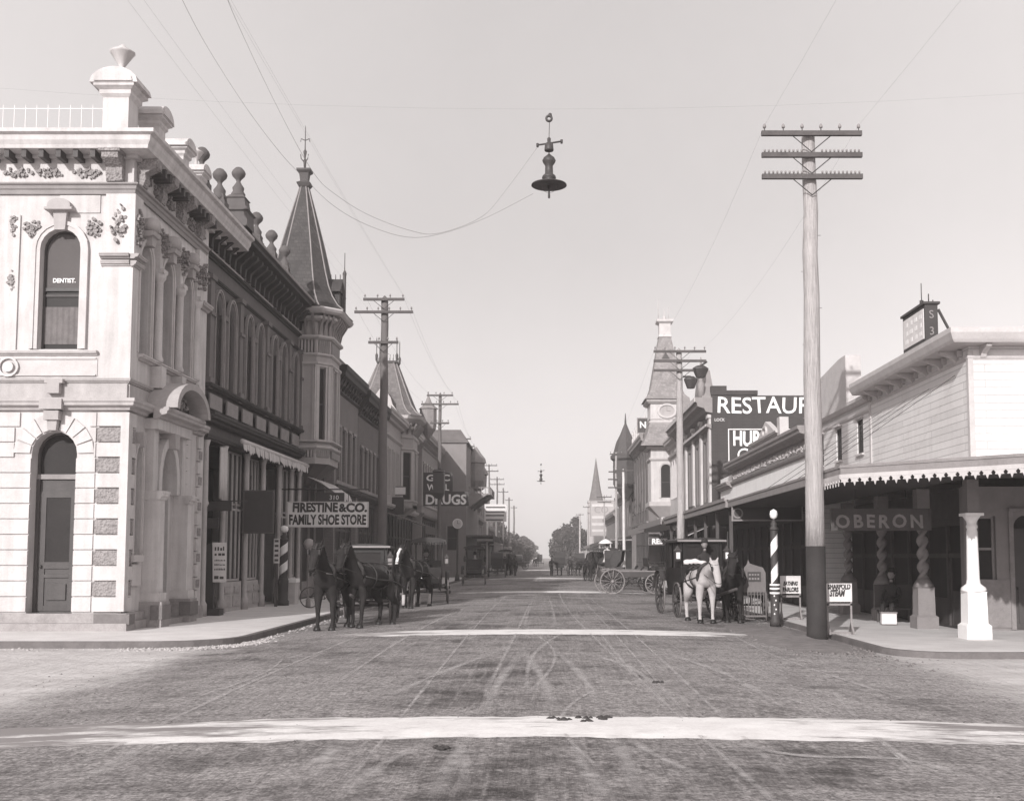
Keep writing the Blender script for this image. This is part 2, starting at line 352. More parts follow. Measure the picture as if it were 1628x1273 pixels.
# ---------------- ground ----------------
def ground():
    xs=sorted(set([-900,-300,-120,-60,-30,-15]+[-12,-9.5]+[x*.425 for x in range(-17,18)]+[-6.8,6.8,9.5,12,15,30,60,120,300,900]))
    ys=[-200,-60,-20,-5]+[y for y in range(0,60,2)]+[60,80,110,150,200,300,450,700,1500]
    vs=[];fs=[]
    for y in ys:
        for x in xs:
            z=crown(x)
            vs.append((x,y,z))
    k=len(xs)
    for j in range(len(ys)-1):
        for i in range(k-1): fs.append((j*k+i,j*k+i+1,(j+1)*k+i+1,(j+1)*k+i))
    m=MB(); m.add(vs,fs,True)
    mt=bpy.data.materials.new('street_dirt'); mt.use_nodes=True; n=mt.node_tree; N=n.nodes; L=n.links
    b=N['Principled BSDF']; b.inputs['Roughness'].default_value=.95; b.inputs['Specular IOR Level'].default_value=.15
    tc=N.new('ShaderNodeTexCoord')
    def noise(sc_,det=6,scale=(1,1,1),rot=0,rough=.6):
        mp=N.new('ShaderNodeMapping'); mp.inputs['Scale'].default_value=scale; mp.inputs['Rotation'].default_value=(0,0,rot); L.new(tc.outputs['Object'],mp.inputs[0])
        q=N.new('ShaderNodeTexNoise'); q.inputs['Scale'].default_value=sc_; q.inputs['Detail'].default_value=det; q.inputs['Roughness'].default_value=rough; L.new(mp.outputs[0],q.inputs['Vector']); return q.outputs[0]
    def mr(x,a,b_,c,d):
        q=N.new('ShaderNodeMapRange'); q.inputs[1].default_value=a; q.inputs[2].default_value=b_; q.inputs[3].default_value=c; q.inputs[4].default_value=d; L.new(x,q.inputs[0]); return q.outputs[0]
    def math_(op,a,b2):
        q=N.new('ShaderNodeMath'); q.operation=op
        for i,x in enumerate((a,b2)):
            if isinstance(x,(int,float)): q.inputs[i].default_value=x
            else: L.new(x,q.inputs[i])
        return q.outputs[0]
    def mix(f,a,b2):
        q=N.new('ShaderNodeMix'); q.data_type='RGBA'
        if isinstance(f,float): q.inputs[0].default_value=f
        else: L.new(f,q.inputs[0])
        for i,x in ((6,a),(7,b2)):
            if isinstance(x,tuple): q.inputs[i].default_value=x
            else: L.new(x,q.inputs[i])
        return q.outputs[2]
    sx=N.new('ShaderNodeSeparateXYZ'); L.new(tc.outputs['Object'],sx.inputs[0])
    big=noise(.35,5); mid=noise(.9,9,(.8,1.2,1),0,.68); fine=noise(16,4); clod=noise(5,6)
    tread=noise(1.6,9,(.5,1.7,1),R(4),.72); ruts=noise(3.,5,(2.4,.14,1),R(6)); ruts2=noise(2.6,5,(2.0,.16,1),R(-24))
    patch=noise(.28,7,(1,.7,1),.6,.7); road=mix(mr(mid,.4,.6,0,1),col(.10),col(.38)); road=mix(mr(patch,.44,.58,0,.8),road,col(.43)); road=mix(mr(patch,.46,.36,0,.65),road,col(.08))
    road=mix(mr(tread,.5,.7,0,.7),road,col(.5))
    road=mix(mr(ruts,.55,.68,0,.6),road,col(.42))
    road=mix(mr(ruts2,.57,.7,0,.55),road,col(.48)); road=mix(mr(noise(2.2,6,(1.6,.2,1),R(33)),.58,.72,0,.5),road,col(.4))
    road=mix(mr(big,.5,.68,0,.55),road,col(.38))
    rgt=mr(math_('ADD',sx.outputs[0],math_('MULTIPLY',mr(mid,0,1,-1,1),5.)),1.6,6.0,0,.85); nearm=mr(sx.outputs[1],30,22,0,1); road=mix(math_('MULTIPLY',rgt,nearm),road,col(.47))
    lft=mr(math_('ADD',math_('MULTIPLY',sx.outputs[0],-1),math_('MULTIPLY',mr(mid,0,1,-1,1),5.)),3.0,7.5,0,.7); road=mix(math_('MULTIPLY',lft,mr(sx.outputs[1],20,14,0,1)),road,col(.48))
    dust=mix(mr(mid,.35,.65,0,1),col(.46),col(.66))
    dust=mix(mr(tread,.5,.7,0,.5),dust,col(.66))
    ax=math_('ABSOLUTE',math_('ADD',sx.outputs[0],.1),0)
    wob=math_('MULTIPLY_ADD' if False else 'MULTIPLY',mr(big,0,1,-1,1),1.6)
    wob2=math_('MULTIPLY',mr(clod,0,1,-1,1),1.0)
    ed=math_('ADD',math_('ADD',ax,wob),wob2)
    f1=mr(ed,6.1,7.3,0,1)
    c=mix(f1,road,dust)
    # dark gravel clods
    grit=noise(38,5); rd=math_('SUBTRACT',1.0,math_('MULTIPLY',f1,.85)); c=mix(math_('MULTIPLY',rd,mr(fine,.35,.6,.6,0)),c,col(.05)); c=mix(math_('MULTIPLY',rd,mr(grit,.36,.55,.5,0)),c,col(.04)); c=mix(mr(grit,.6,.72,0,.4),c,col(.55))
    c=mix(math_('MULTIPLY',rd,mr(clod,.54,.7,0,.5)),c,col(.07))
    L.new(c,b.inputs['Base Color'])
    h=math_('ADD',math_('MULTIPLY',clod,.9),math_('ADD',math_('MULTIPLY',fine,.4),math_('ADD',math_('MULTIPLY',tread,.9),math_('MULTIPLY',ruts,1.1))))
    bp=N.new('ShaderNodeBump'); bp.inputs['Strength'].default_value=.8; bp.inputs['Distance'].default_value=.07; L.new(h,bp.inputs['Height']); L.new(bp.outputs[0],b.inputs['Normal'])
    o=m.build('ground',mt); tag(o,kind='structure'); return o
ground()
# crossings: worn pale flagged strips with ragged dirt-covered edges
def crossmat():
    m=mat('worn_crossing',.7,.2,2.5,.9,.3); n=m.node_tree; N=n.nodes; L=n.links; b=N['Principled BSDF']
    tc=N.new('ShaderNodeTexCoord'); mp=N.new('ShaderNodeMapping'); mp.inputs['Scale'].default_value=(.5,2.2,1); L.new(tc.outputs['Object'],mp.inputs[0])
    q=N.new('ShaderNodeTexNoise'); q.inputs['Scale'].default_value=1.6; q.inputs['Detail'].default_value=8; q.inputs['Roughness'].default_value=.7; L.new(mp.outputs[0],q.inputs['Vector'])
    sx=N.new('ShaderNodeSeparateXYZ'); L.new(tc.outputs['Object'],sx.inputs[0])
    a=N.new('ShaderNodeMath'); a.operation='ABSOLUTE'; ad=N.new('ShaderNodeMath'); ad.inputs[1].default_value=-.6; L.new(sx.outputs[0],ad.inputs[0]); L.new(ad.outputs[0],a.inputs[0])
    r0=N.new('ShaderNodeMapRange'); r0.inputs[1].default_value=1.6; r0.inputs[2].default_value=5.2; r0.inputs[3].default_value=0; r0.inputs[4].default_value=.2; L.new(a.outputs[0],r0.inputs[0])
    s=N.new('ShaderNodeMath'); L.new(q.outputs[0],s.inputs[0]); L.new(r0.outputs[0],s.inputs[1])
    r=N.new('ShaderNodeMapRange'); r.inputs[1].default_value=.57; r.inputs[2].default_value=.70; L.new(s.outputs[0],r.inputs[0])
    mx=N.new('ShaderNodeMix'); mx.data_type='RGBA'; mx.inputs[7].default_value=col(.24); old=b.inputs['Base Color'].links[0].from_socket
    L.new(old,mx.inputs[6]); L.new(r.outputs[0],mx.inputs[0]); L.new(mx.outputs[2],b.inputs['Base Color']); return m
CM=crossmat()
def crossing(y0,y1,x0,x1,h=.006,skew=0.,step=.12):
    rnd=random.Random(int(y0*10)); n=int((x1-x0)/step); vs=[];fs=[]; a=b=0
    for i in range(n+1):
        x=x0+(x1-x0)*i/n; a=a*.7+rnd.uniform(-1,1)*.05; b=b*.7+rnd.uniform(-1,1)*.05; e=min(1,(i+1)/12,(n-i+1)/12)
        ya,yb=y0+a+skew*x,y1+b+skew*x; ym=(ya+yb)/2; ya=ym+(ya-ym)*e; yb=ym+(yb-ym)*e
        z=crown(x); vs+=[(x,ya,z+.001),(x,ya+(yb-ya)*.15,z+h),(x,yb-(yb-ya)*.15,z+h),(x,yb,z+.001)]
    for i in range(n):
        for j in range(3): fs.append((i*4+j,i*4+4+j,i*4+5+j,i*4+1+j))
    m=MB(); m.add(vs,fs,True); o=m.build('crosswalk',CM); tag(o,kind='structure')
crossing(10.75,12.2,-9.5,10.5,.012,.012); crossing(25.0,26.7,-4.9,5.0,.012,step=.12); crossing(54,56.6,-4.5,5.2,.02,step=.3); crossing(88,92,-5,4.,.03,step=.6); crossing(140,150,-5,5,.04,step=1)
# wheel tracks
TM=mat('dusty_wheel_track',.54,.25,3.,.95,.4,fine=18.)
def trackmat():
    n=TM.node_tree; N=n.nodes; L=n.links; b=N['Principled BSDF']; out=N['Material Output']
    tc=N.new('ShaderNodeTexCoord'); q=N.new('ShaderNodeTexNoise'); q.inputs['Scale'].default_value=3.2; q.inputs['Detail'].default_value=9; q.inputs['Roughness'].default_value=.75; L.new(tc.outputs['Object'],q.inputs['Vector'])
    r0=N.new('ShaderNodeMapRange'); r0.inputs[1].default_value=.34; r0.inputs[2].default_value=.68; L.new(q.outputs[0],r0.inputs[0])
    at=N.new('ShaderNodeAttribute'); at.attribute_name='soft'; r=N.new('ShaderNodeMath'); r.operation='MULTIPLY'; L.new(r0.outputs[0],r.inputs[0]); L.new(at.outputs['Fac'],r.inputs[1])
    t=N.new('ShaderNodeBsdfTransparent'); mx=N.new('ShaderNodeMixShader'); L.new(r.outputs[0],mx.inputs[0]); L.new(t.outputs[0],mx.inputs[1]); L.new(b.outputs[0],mx.inputs[2]); L.new(mx.outputs[0],out.inputs[0])
trackmat()
def track(px,w=.09):
    P=[onground(*p)[:2] for p in px]; pts=[]
    for i in range(len(P)-1):
        for k in range(8):
            t=k/8; p0=P[max(i-1,0)];p1=P[i];p2=P[i+1];p3=P[min(i+2,len(P)-1)]
            pts.append(tuple(.5*((2*p1[j])+(-p0[j]+p2[j])*t+(2*p0[j]-5*p1[j]+4*p2[j]-p3[j])*t*t+(-p0[j]+3*p1[j]-3*p2[j]+p3[j])*t**3) for j in (0,1)))
    pts.append(P[-1]); vs=[];fs=[]; rnd=random.Random(len(px)+int(w*1000))
    for i,p in enumerate(pts):
        a=pts[max(i-1,0)];b=pts[min(i+1,len(pts)-1)]; d=Vector((b[0]-a[0],b[1]-a[1])).normalized(); nx,ny=-d.y,d.x; ww=w*rnd.uniform(.6,1.25)
        for s in (-1.5,-.8,0,.8,1.5):
            x,y=p[0]+nx*ww*s,p[1]+ny*ww*s; vs.append((x,y,crown(x)+.009))
    for i in range(len(pts)-1):
        for j in range(4): fs.append((5*i+j,5*i+j+1,5*i+6+j,5*i+5+j))
    m=MB(); m.add(vs,fs,True); o=m.build('wheel_track',TM); tag(o,kind='structure')
    at=o.data.attributes.new('soft','FLOAT','POINT')
    for i in range(len(vs)): e=min(1,(i//5)/6,(len(pts)-1-i//5)/6); at.data[i].value=(0,.6,.85,.6,0)[i%5]*e
for w,px in [(.07,[(830,1030),(860,1075),(885,1138)]),(.05,[(880,1030),(925,1075),(958,1135)]),(.07,[(835,1030),(790,1090),(765,1138)]),
   (.06,[(757,1160),(725,1200),(690,1273)]),(.045,[(730,1165),(738,1210),(735,1260)]),(.07,[(975,1165),(995,1210),(1015,1273)]),(.06,[(908,1175),(930,1220),(965,1273)]),
   (.1,[(548,1175),(520,1205),(490,1245)]),(.08,[(250,1175),(150,1230),(40,1262)]),(.05,[(820,1025),(700,1070),(590,1120)]),(.04,[(990,1165),(1040,1200),(1150,1250)]),
   (.05,[(1030,1030),(1150,1070),(1250,1130)]),(.06,[(700,1172),(610,1215),(560,1262)]),(.05,[(890,1030),(1000,1060),(1090,1140)]),(.05,[(1120,1170),(1260,1200),(1450,1210),(1600,1262)]),(.035,[(850,945),(838,980),(836,1003)]),(.035,[(872,945),(880,975),(884,1003)])]:
    track(px,w)
rt=random.Random(12)
for i in range(15):
    x0=rt.uniform(-4.8,4.8); y0=rt.choice((7,9,14,14)) ; y1=rt.choice((12,26,26,45,70)); y1=max(y1,y0+6); dx=rt.uniform(-.8,.8); bx=rt.uniform(-.5,.5)
    def pw(f): return x0+dx*f+bx*math.sin(f*3.1), y0+(y1-y0)*f
    uv=[]
    for k in range(8):
        X_,Y_=pw(k/7); zc=Y_*ct-CAMH*st+crown(X_)*st; uv.append((868+F*X_/zc, 747.5-F*((crown(X_)-CAMH)*ct-Y_*st)/zc))
    track(uv,rt.uniform(.016,.036))
for i,(u_,v_) in enumerate(((882,1143),(897,1146),(925,1142),(935,1147),(955,1144),(960,1141),(700,1190),(1048,1085))):
    X_,Y_,Z_=onground(u_,v_); rd_=random.Random(i); mm=MB(); 
    for q_ in range(5): mm.lathe(X_+rd_.gauss(0,.04),Y_+rd_.gauss(0,.03),[(0,Z_),(.028+rd_.random()*.02,Z_+.01),(.018,Z_+.022+rd_.random()*.01),(0,Z_+.034)],7)
    tag(mm.build('dung_heap',mat('dung',.05,.4,9.,.95,.5),None,0),'small dark dropping heap on the near crossing' if i<6 else ('lone dung heap left of centre below the near crossing' if i==6 else 'lone dung heap right of centre beyond the near crossing'),'dung','dung heaps on the street')
# sidewalks with kerbs
SW=mat('sidewalk_slab',.6,.18,1.2,.9,.3); KM=mat('kerb_stone',.14,.3,2.5,.85,.5)
def sidewalk(pts,ztop,name='sidewalk'):
    m=MB(); m.flat(pts,-.2,ztop); o=m.build(name,SW); tag(o,kind='structure')
    # kerb band along the street-side edge
    return o
def arc(cx,cy,r,a0,a1,n=8): return [(cx+r*math.cos(R(a0+(a1-a0)*i/n)),cy+r*math.sin(R(a0+(a1-a0)*i/n))) for i in range(n+1)]
Lc=[(-60,23.3)]+arc(-8.4,24.9,1.6,-90,0)+[(-6.8,400)]
sidewalk(Lc+[(-60,400)],.15)
Rc=[(60,20.9)]+arc(7.9,22.1,1.2,-90,-180)+[(6.7,400)]
sidewalk(Rc+[(60,400)],.13)
def kerb(path,z,side):
    m=MB(); vs=[];fs=[]
    for i,p in enumerate(path):
        a=path[max(i-1,0)];b=path[min(i+1,len(path)-1)]; d=Vector((b[0]-a[0],b[1]-a[1])).normalized(); nx,ny=-d.y*side,d.x*side
        q=(p[0]+nx*.14,p[1]+ny*.14); o=(p[0]+nx*.01,p[1]+ny*.01)
        vs+=[(q[0],q[1],-.2),(q[0]-nx*.015,q[1]-ny*.015,z-.008),(p[0],p[1],z-.004),(o[0]-nx*.02,o[1]-ny*.02,-.2)]
    n=len(path)
    for i in range(n-1):
        for j in range(4): fs.append((i*4+j,i*4+(j+1)%4,i*4+4+(j+1)%4,i*4+4+j))
    m.add(vs,fs); o=m.build('kerb',KM); tag(o,kind='structure')
kerb(Lc,.15,-1); kerb(Rc,.13,1)
for sx_,ww in ((-13.,6.),(13.,6.)): pass
# rubble and manure swept along the gutters
def litter(name,n,fn,m,lo,hi,seed,label):
    rnd=random.Random(seed); mb=MB()
    for _ in range(n):
        x,y,z=fn(rnd); r=rnd.uniform(lo,hi); k=[]
        for a in ((1,0,0),(0,1,0),(-1,0,0),(0,-1,0)): k.append((x+a[0]*r*rnd.uniform(.6,1.3),y+a[1]*r*rnd.uniform(.6,1.3),z-.004))
        k.append((x,y,z+r*rnd.uniform(.3,.8))); mb.add(k,[(0,1,4),(1,2,4),(2,3,4),(3,0,4),(0,1,2,3)],True)
    o=mb.build(name,m); tag(o,label,name.replace('_',' '),kind='stuff')
def gutL(r):
    t=r.random()
    if t<.45: a=R(r.uniform(-95,0)); q=1.75+abs(r.gauss(0,.3)); x,y=-8.4+q*math.cos(a),24.9+q*math.sin(a)
    elif t<.7: x=r.uniform(-30,-8.4); y=23.1-abs(r.gauss(0,.22))
    else: x=-6.6+abs(r.gauss(0,.18)); y=25+r.random()**1.5*60
    return x,y,crown(x)
litter('gravel',1500,gutL,mat('pale_rubble',.42,.4,5.,.95,.3),.015,.06,3,'pale loose rubble lying along the left kerb and gutter')
def gutR(r):
    t=r.random()
    if t<.75: x=5.9+r.gauss(0,.5); y=24.5+r.gauss(0,2.2); x+=(26-y)*.0
    else: x=6.4-abs(r.gauss(0,.15)); y=24+r.random()**1.5*60
    if x>6.5 and y>21.5: x=6.5-r.random()*.4
    return x,y,crown(x)
litter('dirt_clods',1500,gutR,mat('clod_dirt',.17,.4,5.,.95,.3),.02,.07,4,'loose dirt clods heaped beside the tall pale pole')
def clods(r):
    x=r.uniform(-8,9); y=6+r.random()**1.4*34; return x,y,crown(x)
litter('road_grit',2600,clods,mat('road_grit',.12,.5,5.,.95,.3),.008,.026,5,'small dark grit scattered over the wide dirt street')
# earth mound at the gutter by the right pole
m=MB(); rnd=random.Random(2); vs=[];fs=[]; nx,ny=16,26
for j in range(ny):
    for i in range(nx):
        x=4.5+2.2*i/(nx-1); y=20.9+9.5*j/(ny-1); e=math.sin(math.pi*i/(nx-1))*math.sin(math.pi*j/(ny-1)); vs.append((x,y,crown(x)-.01+e*(.07+rnd.uniform(0,.05))))
for j in range(ny-1):
    for i in range(nx-1): fs.append((j*nx+i,j*nx+i+1,(j+1)*nx+i+1,(j+1)*nx+i))
m.add(vs,fs,True); tag(m.build('dirt_bank',mat('bank_dirt',.19,.4,3.,.95,.6)),kind='structure')
# ---------------- corner building, left ----------------
def cyma(z0,h,p,base=0.):          # moulded projecting profile (n,z)
    return [(base,z0),(base+p*.35,z0+h*.08),(base+p*.45,z0+h*.3),(base+p*.85,z0+h*.42),(base+p*.88,z0+h*.62),(base+p,z0+h*.75),(base+p,z0+h),(base-.05,z0+h),(base-.05,z0)]
def scroll(mb,u,z,w,h,n=.03,seed=0):
    """low-relief carved leaf scroll"""
    rnd=random.Random(seed)
    K=int(20*w*h/.2)+10
    for k in range(K):     # a stem winding out from the middle, leaves thickest at its heart
        f=k/K; a=f*13+seed; q=f**.8; uu=u+math.cos(a)*w*.46*q+rnd.gauss(0,w*.05); zz=z+math.sin(a*1.0)*h*.42*q+rnd.gauss(0,h*.05); r=rnd.uniform(.014,.034)
        uu=min(max(uu,u-w/2),u+w/2); zz=min(max(zz,z-h/2),z+h/2)
        P=[(uu+r*1.6*math.cos(a+t),zz+r*1.6*math.sin(a+t)) for t in (0,1.2,2.4,3.6,4.9)]
        mb.prism(P,0.002,n*rnd.uniform(.5,1.4))
def corner_building():
    b=thing('corner_building','ornate white stucco corner building with arched windows and a DENTIST pane','building',(-10.2,26.6,.15))
    TF,TS=FF(26.6),FL(-10.2); UL=-17.2; UE=32.35
    w=MB(TF)
    doorc=-11.93; wc=[doorc,-14.75]
    w.wall(UL,-10.2,.55,5.45,0,-.45,[(c,1.1,.56,4.4,.55) for c in wc])
    w.wall(UL,-10.2,5.45,10.85,0,-.45,[(c,.98,6.96,9.45,.5) for c in wc]); w.box(UL,-10.2,-.45,0,10.85,12.2)
    w.T=TS
    w.wall(27.05,UE,.55,5.45,0,-.45,[(27.32,.46,1.95,4.15,.5),(29.15,1.15,.57,3.85,.95)])
    w.wall(27.05,UE,5.45,10.85,0,-.45,[(27.45,.72,6.96,9.35,.45),(29.05,.78,6.96,9.35,.45),(30.65,.78,6.96,9.35,.45)]); w.box(27.05,UE,-.45,0,10.85,12.2)
    w.T=ID; w.box(UL,UL+.4,27.05,44,.15,12.2); w.box(UL+.4,-10.65,43.6,44,.15,12.2); w.box(-10.65,-10.2,UE,UE+.3,.15,12.2)
    w.build('wall',stucco,b)
    r=MB(); r.box(UL-.2,-10.3,26.7,44,12.18,12.3); r.build('roof',roofd,b)
    f=MB(); f.box(UL+.5,-11,27.2,43.5,.2,.35); f.box(UL+.5,-11,27.2,43.5,5.4,5.6);f.build('floor',dtimber,b)
    # plinth
    p=MB(TF); p.box(UL,-9.95,-.2,.30,.15,.33); p.box(UL,-10.0,-.2,.22,.333,.56)
    p.T=TS; p.box(26.9,27.72,-.2,.22,.15,.36); p.box(26.86,27.72,-.2,.15,.363,.56); p.box(27.75,28.35,-.2,.57,.15,.78); p.box(29.95,30.55,-.2,.57,.15,.78); p.box(28.35,29.95,-.2,.4,.15,.3); p.box(30.55,32.35,-.2,.18,.15,.5)
    p.build('plinth',granite,b)
    gr=MB(TS); gr.box(27.72,28.38,.3,.6,.34,.7); gr.box(29.92,30.58,.3,.6,.34,.7); gr.T=TF; gr.box(-10.75,-9.9,-.1,.26,.30,.55); gr.build('plinth_block',granite_d,b)
    # rusticated courses
    q=MB(TF); nC=13; z0,z1=.58,5.42; h=(z1-z0)/nC
    for k in range(nC):
        a,c=z0+k*h+.018,z0+(k+1)*h-.018
        for (ua,ub) in ((UL,wc[1]-.55),(wc[1]+.55,doorc-.55),(doorc+.55,-10.92)):
            za,zb=a,c
            if a<4.32: q.box(ua,ub,0.001,.045,za,zb)
            else:      # leave the voussoir fan round the arches
                s=.42 if a<5.05 else .30
                q.box(ua+(0 if ua==UL else s),ub-(s if ub<-10.95 else 0)-(0),0.001,.045,za,zb)
    for cc in wc:
        for k in range(9):
            a0=math.pi*(k+.06)/9; a1=math.pi*(k+.94)/9
            if k==4: continue
            P=[(cc-.58*math.cos(a0),4.4+.58*math.sin(a0)),(cc-.58*math.cos(a1),4.4+.58*math.sin(a1))]
            Ro=.98
            P+=[(cc-Ro*math.cos(a1),4.4+Ro*math.sin(a1)),(cc-Ro*math.cos(a0),4.4+Ro*math.sin(a0))]
            q.prism([(x,min(z,5.41)) for x,z in P],.0,.05)
    q.T=TS
    for k in range(nC):
        a,c=z0+k*h+.018,z0+(k+1)*h-.018
        q.box(30.75,31.15,.001,.05,a,c); q.box(31.95,32.3,.001,.07,a,c)
    q.build('rustication',rust,b)
    # quoins on the corner: alternating plain and vermiculated blocks
    pl=MB(TF); ve=MB(TF)
    for k in range(nC):
        a,c=z0+k*h+.02,z0+(k+1)*h-.02
        (pl if k%2==0 else ve).box(-10.88,-10.28,0,.085 if k%2==0 else .065,a,c)
    pl.T=ve.T=TS
    for k in range(nC):
        a,c=z0+k*h+.02,z0+(k+1)*h-.02
        (pl if k%2==0 else ve).box(26.6,27.02,0.003,.09 if k%2==0 else .07,a,c)
        if k%2: ve.box(31.98,32.28,.07,.085,a+.05,c-.05)
    pl.T=ID; pl.box(-10.3,-10.1,26.5,26.75,.6,5.4)
    pl.build('quoin_block',rust,b); ve.build('carved_quoin_block',carve,b)
    # belt course between storeys
    c=MB(TF); c.prof(cyma(5.43,.3,.28),UL,-10.2,0,1); c.prof(cyma(6.12,.12,.1),UL,-10.2,0,1); c.box(UL,-10.2,0,.04,5.73,6.1)
    c.T=TS; c.prof(cyma(5.43,.3,.28),26.6,27.75,1,0); c.prof(cyma(5.43,.3,.28),30.75,32.35,0,0); c.prof(cyma(6.12,.12,.1),26.6,UE,1,0); c.box(26.63,UE,.003,.04,5.735,6.1); 
    c.build('belt_course',mat('weathered_moulding',.34,.35,2.,.85,.4,streak=.6),b)
    s=MB(TF); s.prof(cyma(6.8,.12,.14),UL,-10.95); s.box(UL,-10.95,0,.02,6.3,6.75)
    for a in (6.3,6.71): s.box(UL,-10.98,.02,.05,a,a+.04)
    s.T=TS; s.prof(cyma(6.8,.13,.2),27.0,31.3); 
    s.build('sill_course',trim_w,b)
    md=MB(TF)
    for uu in (-13.1,): 
        for r0,r1,n1 in ((.25,.2,.09),(.13,.0,.1)):
            O=[(uu+r0*math.cos(t*.3927),6.52+r0*math.sin(t*.3927)) for t in range(17)]; I=[(uu+r1*math.cos(t*.3927),6.52+r1*math.sin(t*.3927)) for t in range(17)]
            md.ring(O,I,.03,n1)
    md.build('medallion',stucco,b)
    # corner pilaster and upper pilasters
    pi=MB(TF); pi.box(-10.86,-10.2,0,.07,6.24,9.0); pi.box(-13.25,-12.95,0,.05,6.9,10.3); pi.box(-10.84,-10.2,0,.09,9.3,10.82); pi.box(-12.0+.0,-11.0,0,.03,10.36,10.8)
    pi.T=TS; pi.box(26.53,27.05,0,.07,6.24,9.0); pi.box(26.51,27.05,0,.09,9.3,10.82); pi.box(31.45,32.2,0,.12,6.24,10.82)
    for uu in (28.25,29.85,31.3):
        pi.lathe(uu,.12,[(.13,6.93),(.15,7.0),(.11,7.1),(.1,9.0),(.11,9.05),(.16,9.12),(.17,9.25)],10)
        pi.box(uu-.16,uu+.16,0,.28,9.25,9.36); pi.box(uu-.11,uu+.11,0,.16,9.36,10.5); pi.box(uu-.17,uu+.17,0,.3,6.24,6.8)
    pi.build('pilaster',stucco,b)
    ca=MB(TF); ca.prof(cyma(9.18,.13,.16,.07),-10.92,-10.2,0,0); ca.prof(cyma(9.0,.14,.1,.07),-10.9,-10.2,0,0)
    ca.T=TS; ca.prof(cyma(9.18,.13,.16,.07),26.45,27.1); ca.prof(cyma(9.0,.14,.1,.07),26.47,27.08); ca.prof(cyma(9.1,.2,.2,.12),31.4,32.25)
    ca.build('capital',stucco_g,b)
    sc_=MB(TF)
    scroll(sc_,-10.52,10.05,.42,1.2,.14,1); scroll(sc_,-11.15,9.95,.45,.6,.06,2); scroll(sc_,-12.65,9.95,.45,.6,.06,3); scroll(sc_,-13.1,8.6,.18,.75,.07,4); scroll(sc_,-13.1,10.0,.2,.7,.07,9)
    for uu in (-13.05,-11.35,-12.3,-14.2): scroll(sc_,uu,11.36,.85,.3,.06,int(uu*7))
    sc_.T=TS; 
    for uu in (28.25,29.85,31.3): scroll(sc_,uu,10.05,.3,.9,.28,int(uu*9))
    scroll(sc_,26.8,10.0,.4,1.1,.14,5); scroll(sc_,31.85,10.1,.45,1.1,.2,6)
    for k in range(6): scroll(sc_,27.3+k*.9,11.4,.7,.36,.09,20+k)
    sc_.build('carved_ornament',carve,b)
    # architrave, frieze, cornice
    e=MB(TF); e.prof([(0,10.82),(.06,10.82),(.07,10.92),(.1,10.95),(.11,11.02),(.16,11.05),(.16,11.09),(-.05,11.09),(-.05,10.82)],UL,-10.2,0,1)
    e.T=TS; e.prof([(0,10.82),(.06,10.82),(.07,10.92),(.1,10.95),(.11,11.02),(.16,11.05),(.16,11.09),(-.05,11.09),(-.05,10.82)],26.6,UE,1,0)
    e.build('architrave',trim_g,b)
    co=MB(TF); pr=[(0,11.72),(.12,11.72),(.12,11.8),(.5,11.82),(.52,11.9),(.58,12.0),(.6,12.12),(.7,12.16),(.7,12.25),(-.05,12.27),(-.05,11.72)]
    co.prof(pr,UL,-10.2,0,1); co.T=TS; co.prof(pr,26.6,35.2,1,0); co.build('cornice',stucco,b)
    dn=MB(TF)
    u=UL+.2
    while u<-11.1: dn.box(u,u+.12,.0,.44,11.62,11.815); u+=.42
    dn.T=TS; u=27.2
    while u<32.2: dn.box(u,u+.13,.0,.44,11.6,11.815); u+=.36
    dn.build('modillion',trim_d,b)  # darker than the cornice: shade and grime of its underside put into the colour
    br=MB(TF)
    for uu in (-10.62,-14.9): br.prof([(0,11.1),(.16,11.12),(.22,11.3),(.2,11.45),(.5,11.6),(.52,11.81),(0,11.81)],uu-.2,uu+.2); br.box(uu-.26,uu+.26,0,.56,11.74,11.815)
    br.T=TS
    for uu in (26.95,28.25,29.85,31.45): br.prof([(0,11.1),(.16,11.12),(.22,11.3),(.2,11.45),(.5,11.6),(.52,11.81),(0,11.81)],uu-.16,uu+.16)
    br.build('bracket',carve,b)  # brackets dark as well: under-cornice shade and grime are in the colour
    # keystones
    k=MB(TF)
    for cc in wc:
        k.prism([(cc-.13,9.9),(cc+.13,9.9),(cc+.17,10.4),(cc-.17,10.4)],0,.16)
        O=[(cc-.28,10.4),(cc+.28,10.4),(cc+.28,10.5)]+[(cc+.28*math.cos(t*.3142),10.5+.16*math.sin(t*.3142)) for t in range(1,10)]+[(cc-.28,10.5)]
        k.prism(O,0,.26); k.box(cc-.34,cc+.34,0,.3,10.37,10.43)
        k.prism([(cc-.1,4.95),(cc+.1,4.95),(cc+.14,5.42),(cc-.14,5.42)],0,.2); k.box(cc-.18,cc+.18,0,.27,5.2,5.42); k.box(cc-.27,cc+.27,.2,.33,5.45,5.7); k.box(cc-.15,cc+.15,.03,.22,5.85,6.1); k.box(cc-.22,cc+.22,.03,.2,6.1,6.2)
    k.T=TS
    for cc in (27.45,29.05,30.65):
        k.prism([(cc-.12,9.75),(cc+.12,9.75),(cc+.16,10.15),(cc-.16,10.15)],0,.24); k.lathe(cc,.16,[(.02,10.1),(.2,10.15),(.24,10.3),(.18,10.45),(.02,10.5)],8); k.prof([(0,9.95),(.3,10.0),(.33,10.1),(0,10.12)],cc-.24,cc+.24)
    k.prism([(29.0,4.75),(29.3,4.75),(29.35,5.15),(28.95,5.15)],0,.4); k.prism([(27.25,4.62),(27.39,4.62),(27.43,5.0),(27.21,5.0)],0,.2)
    k.build('keystone',stucco_g,b)
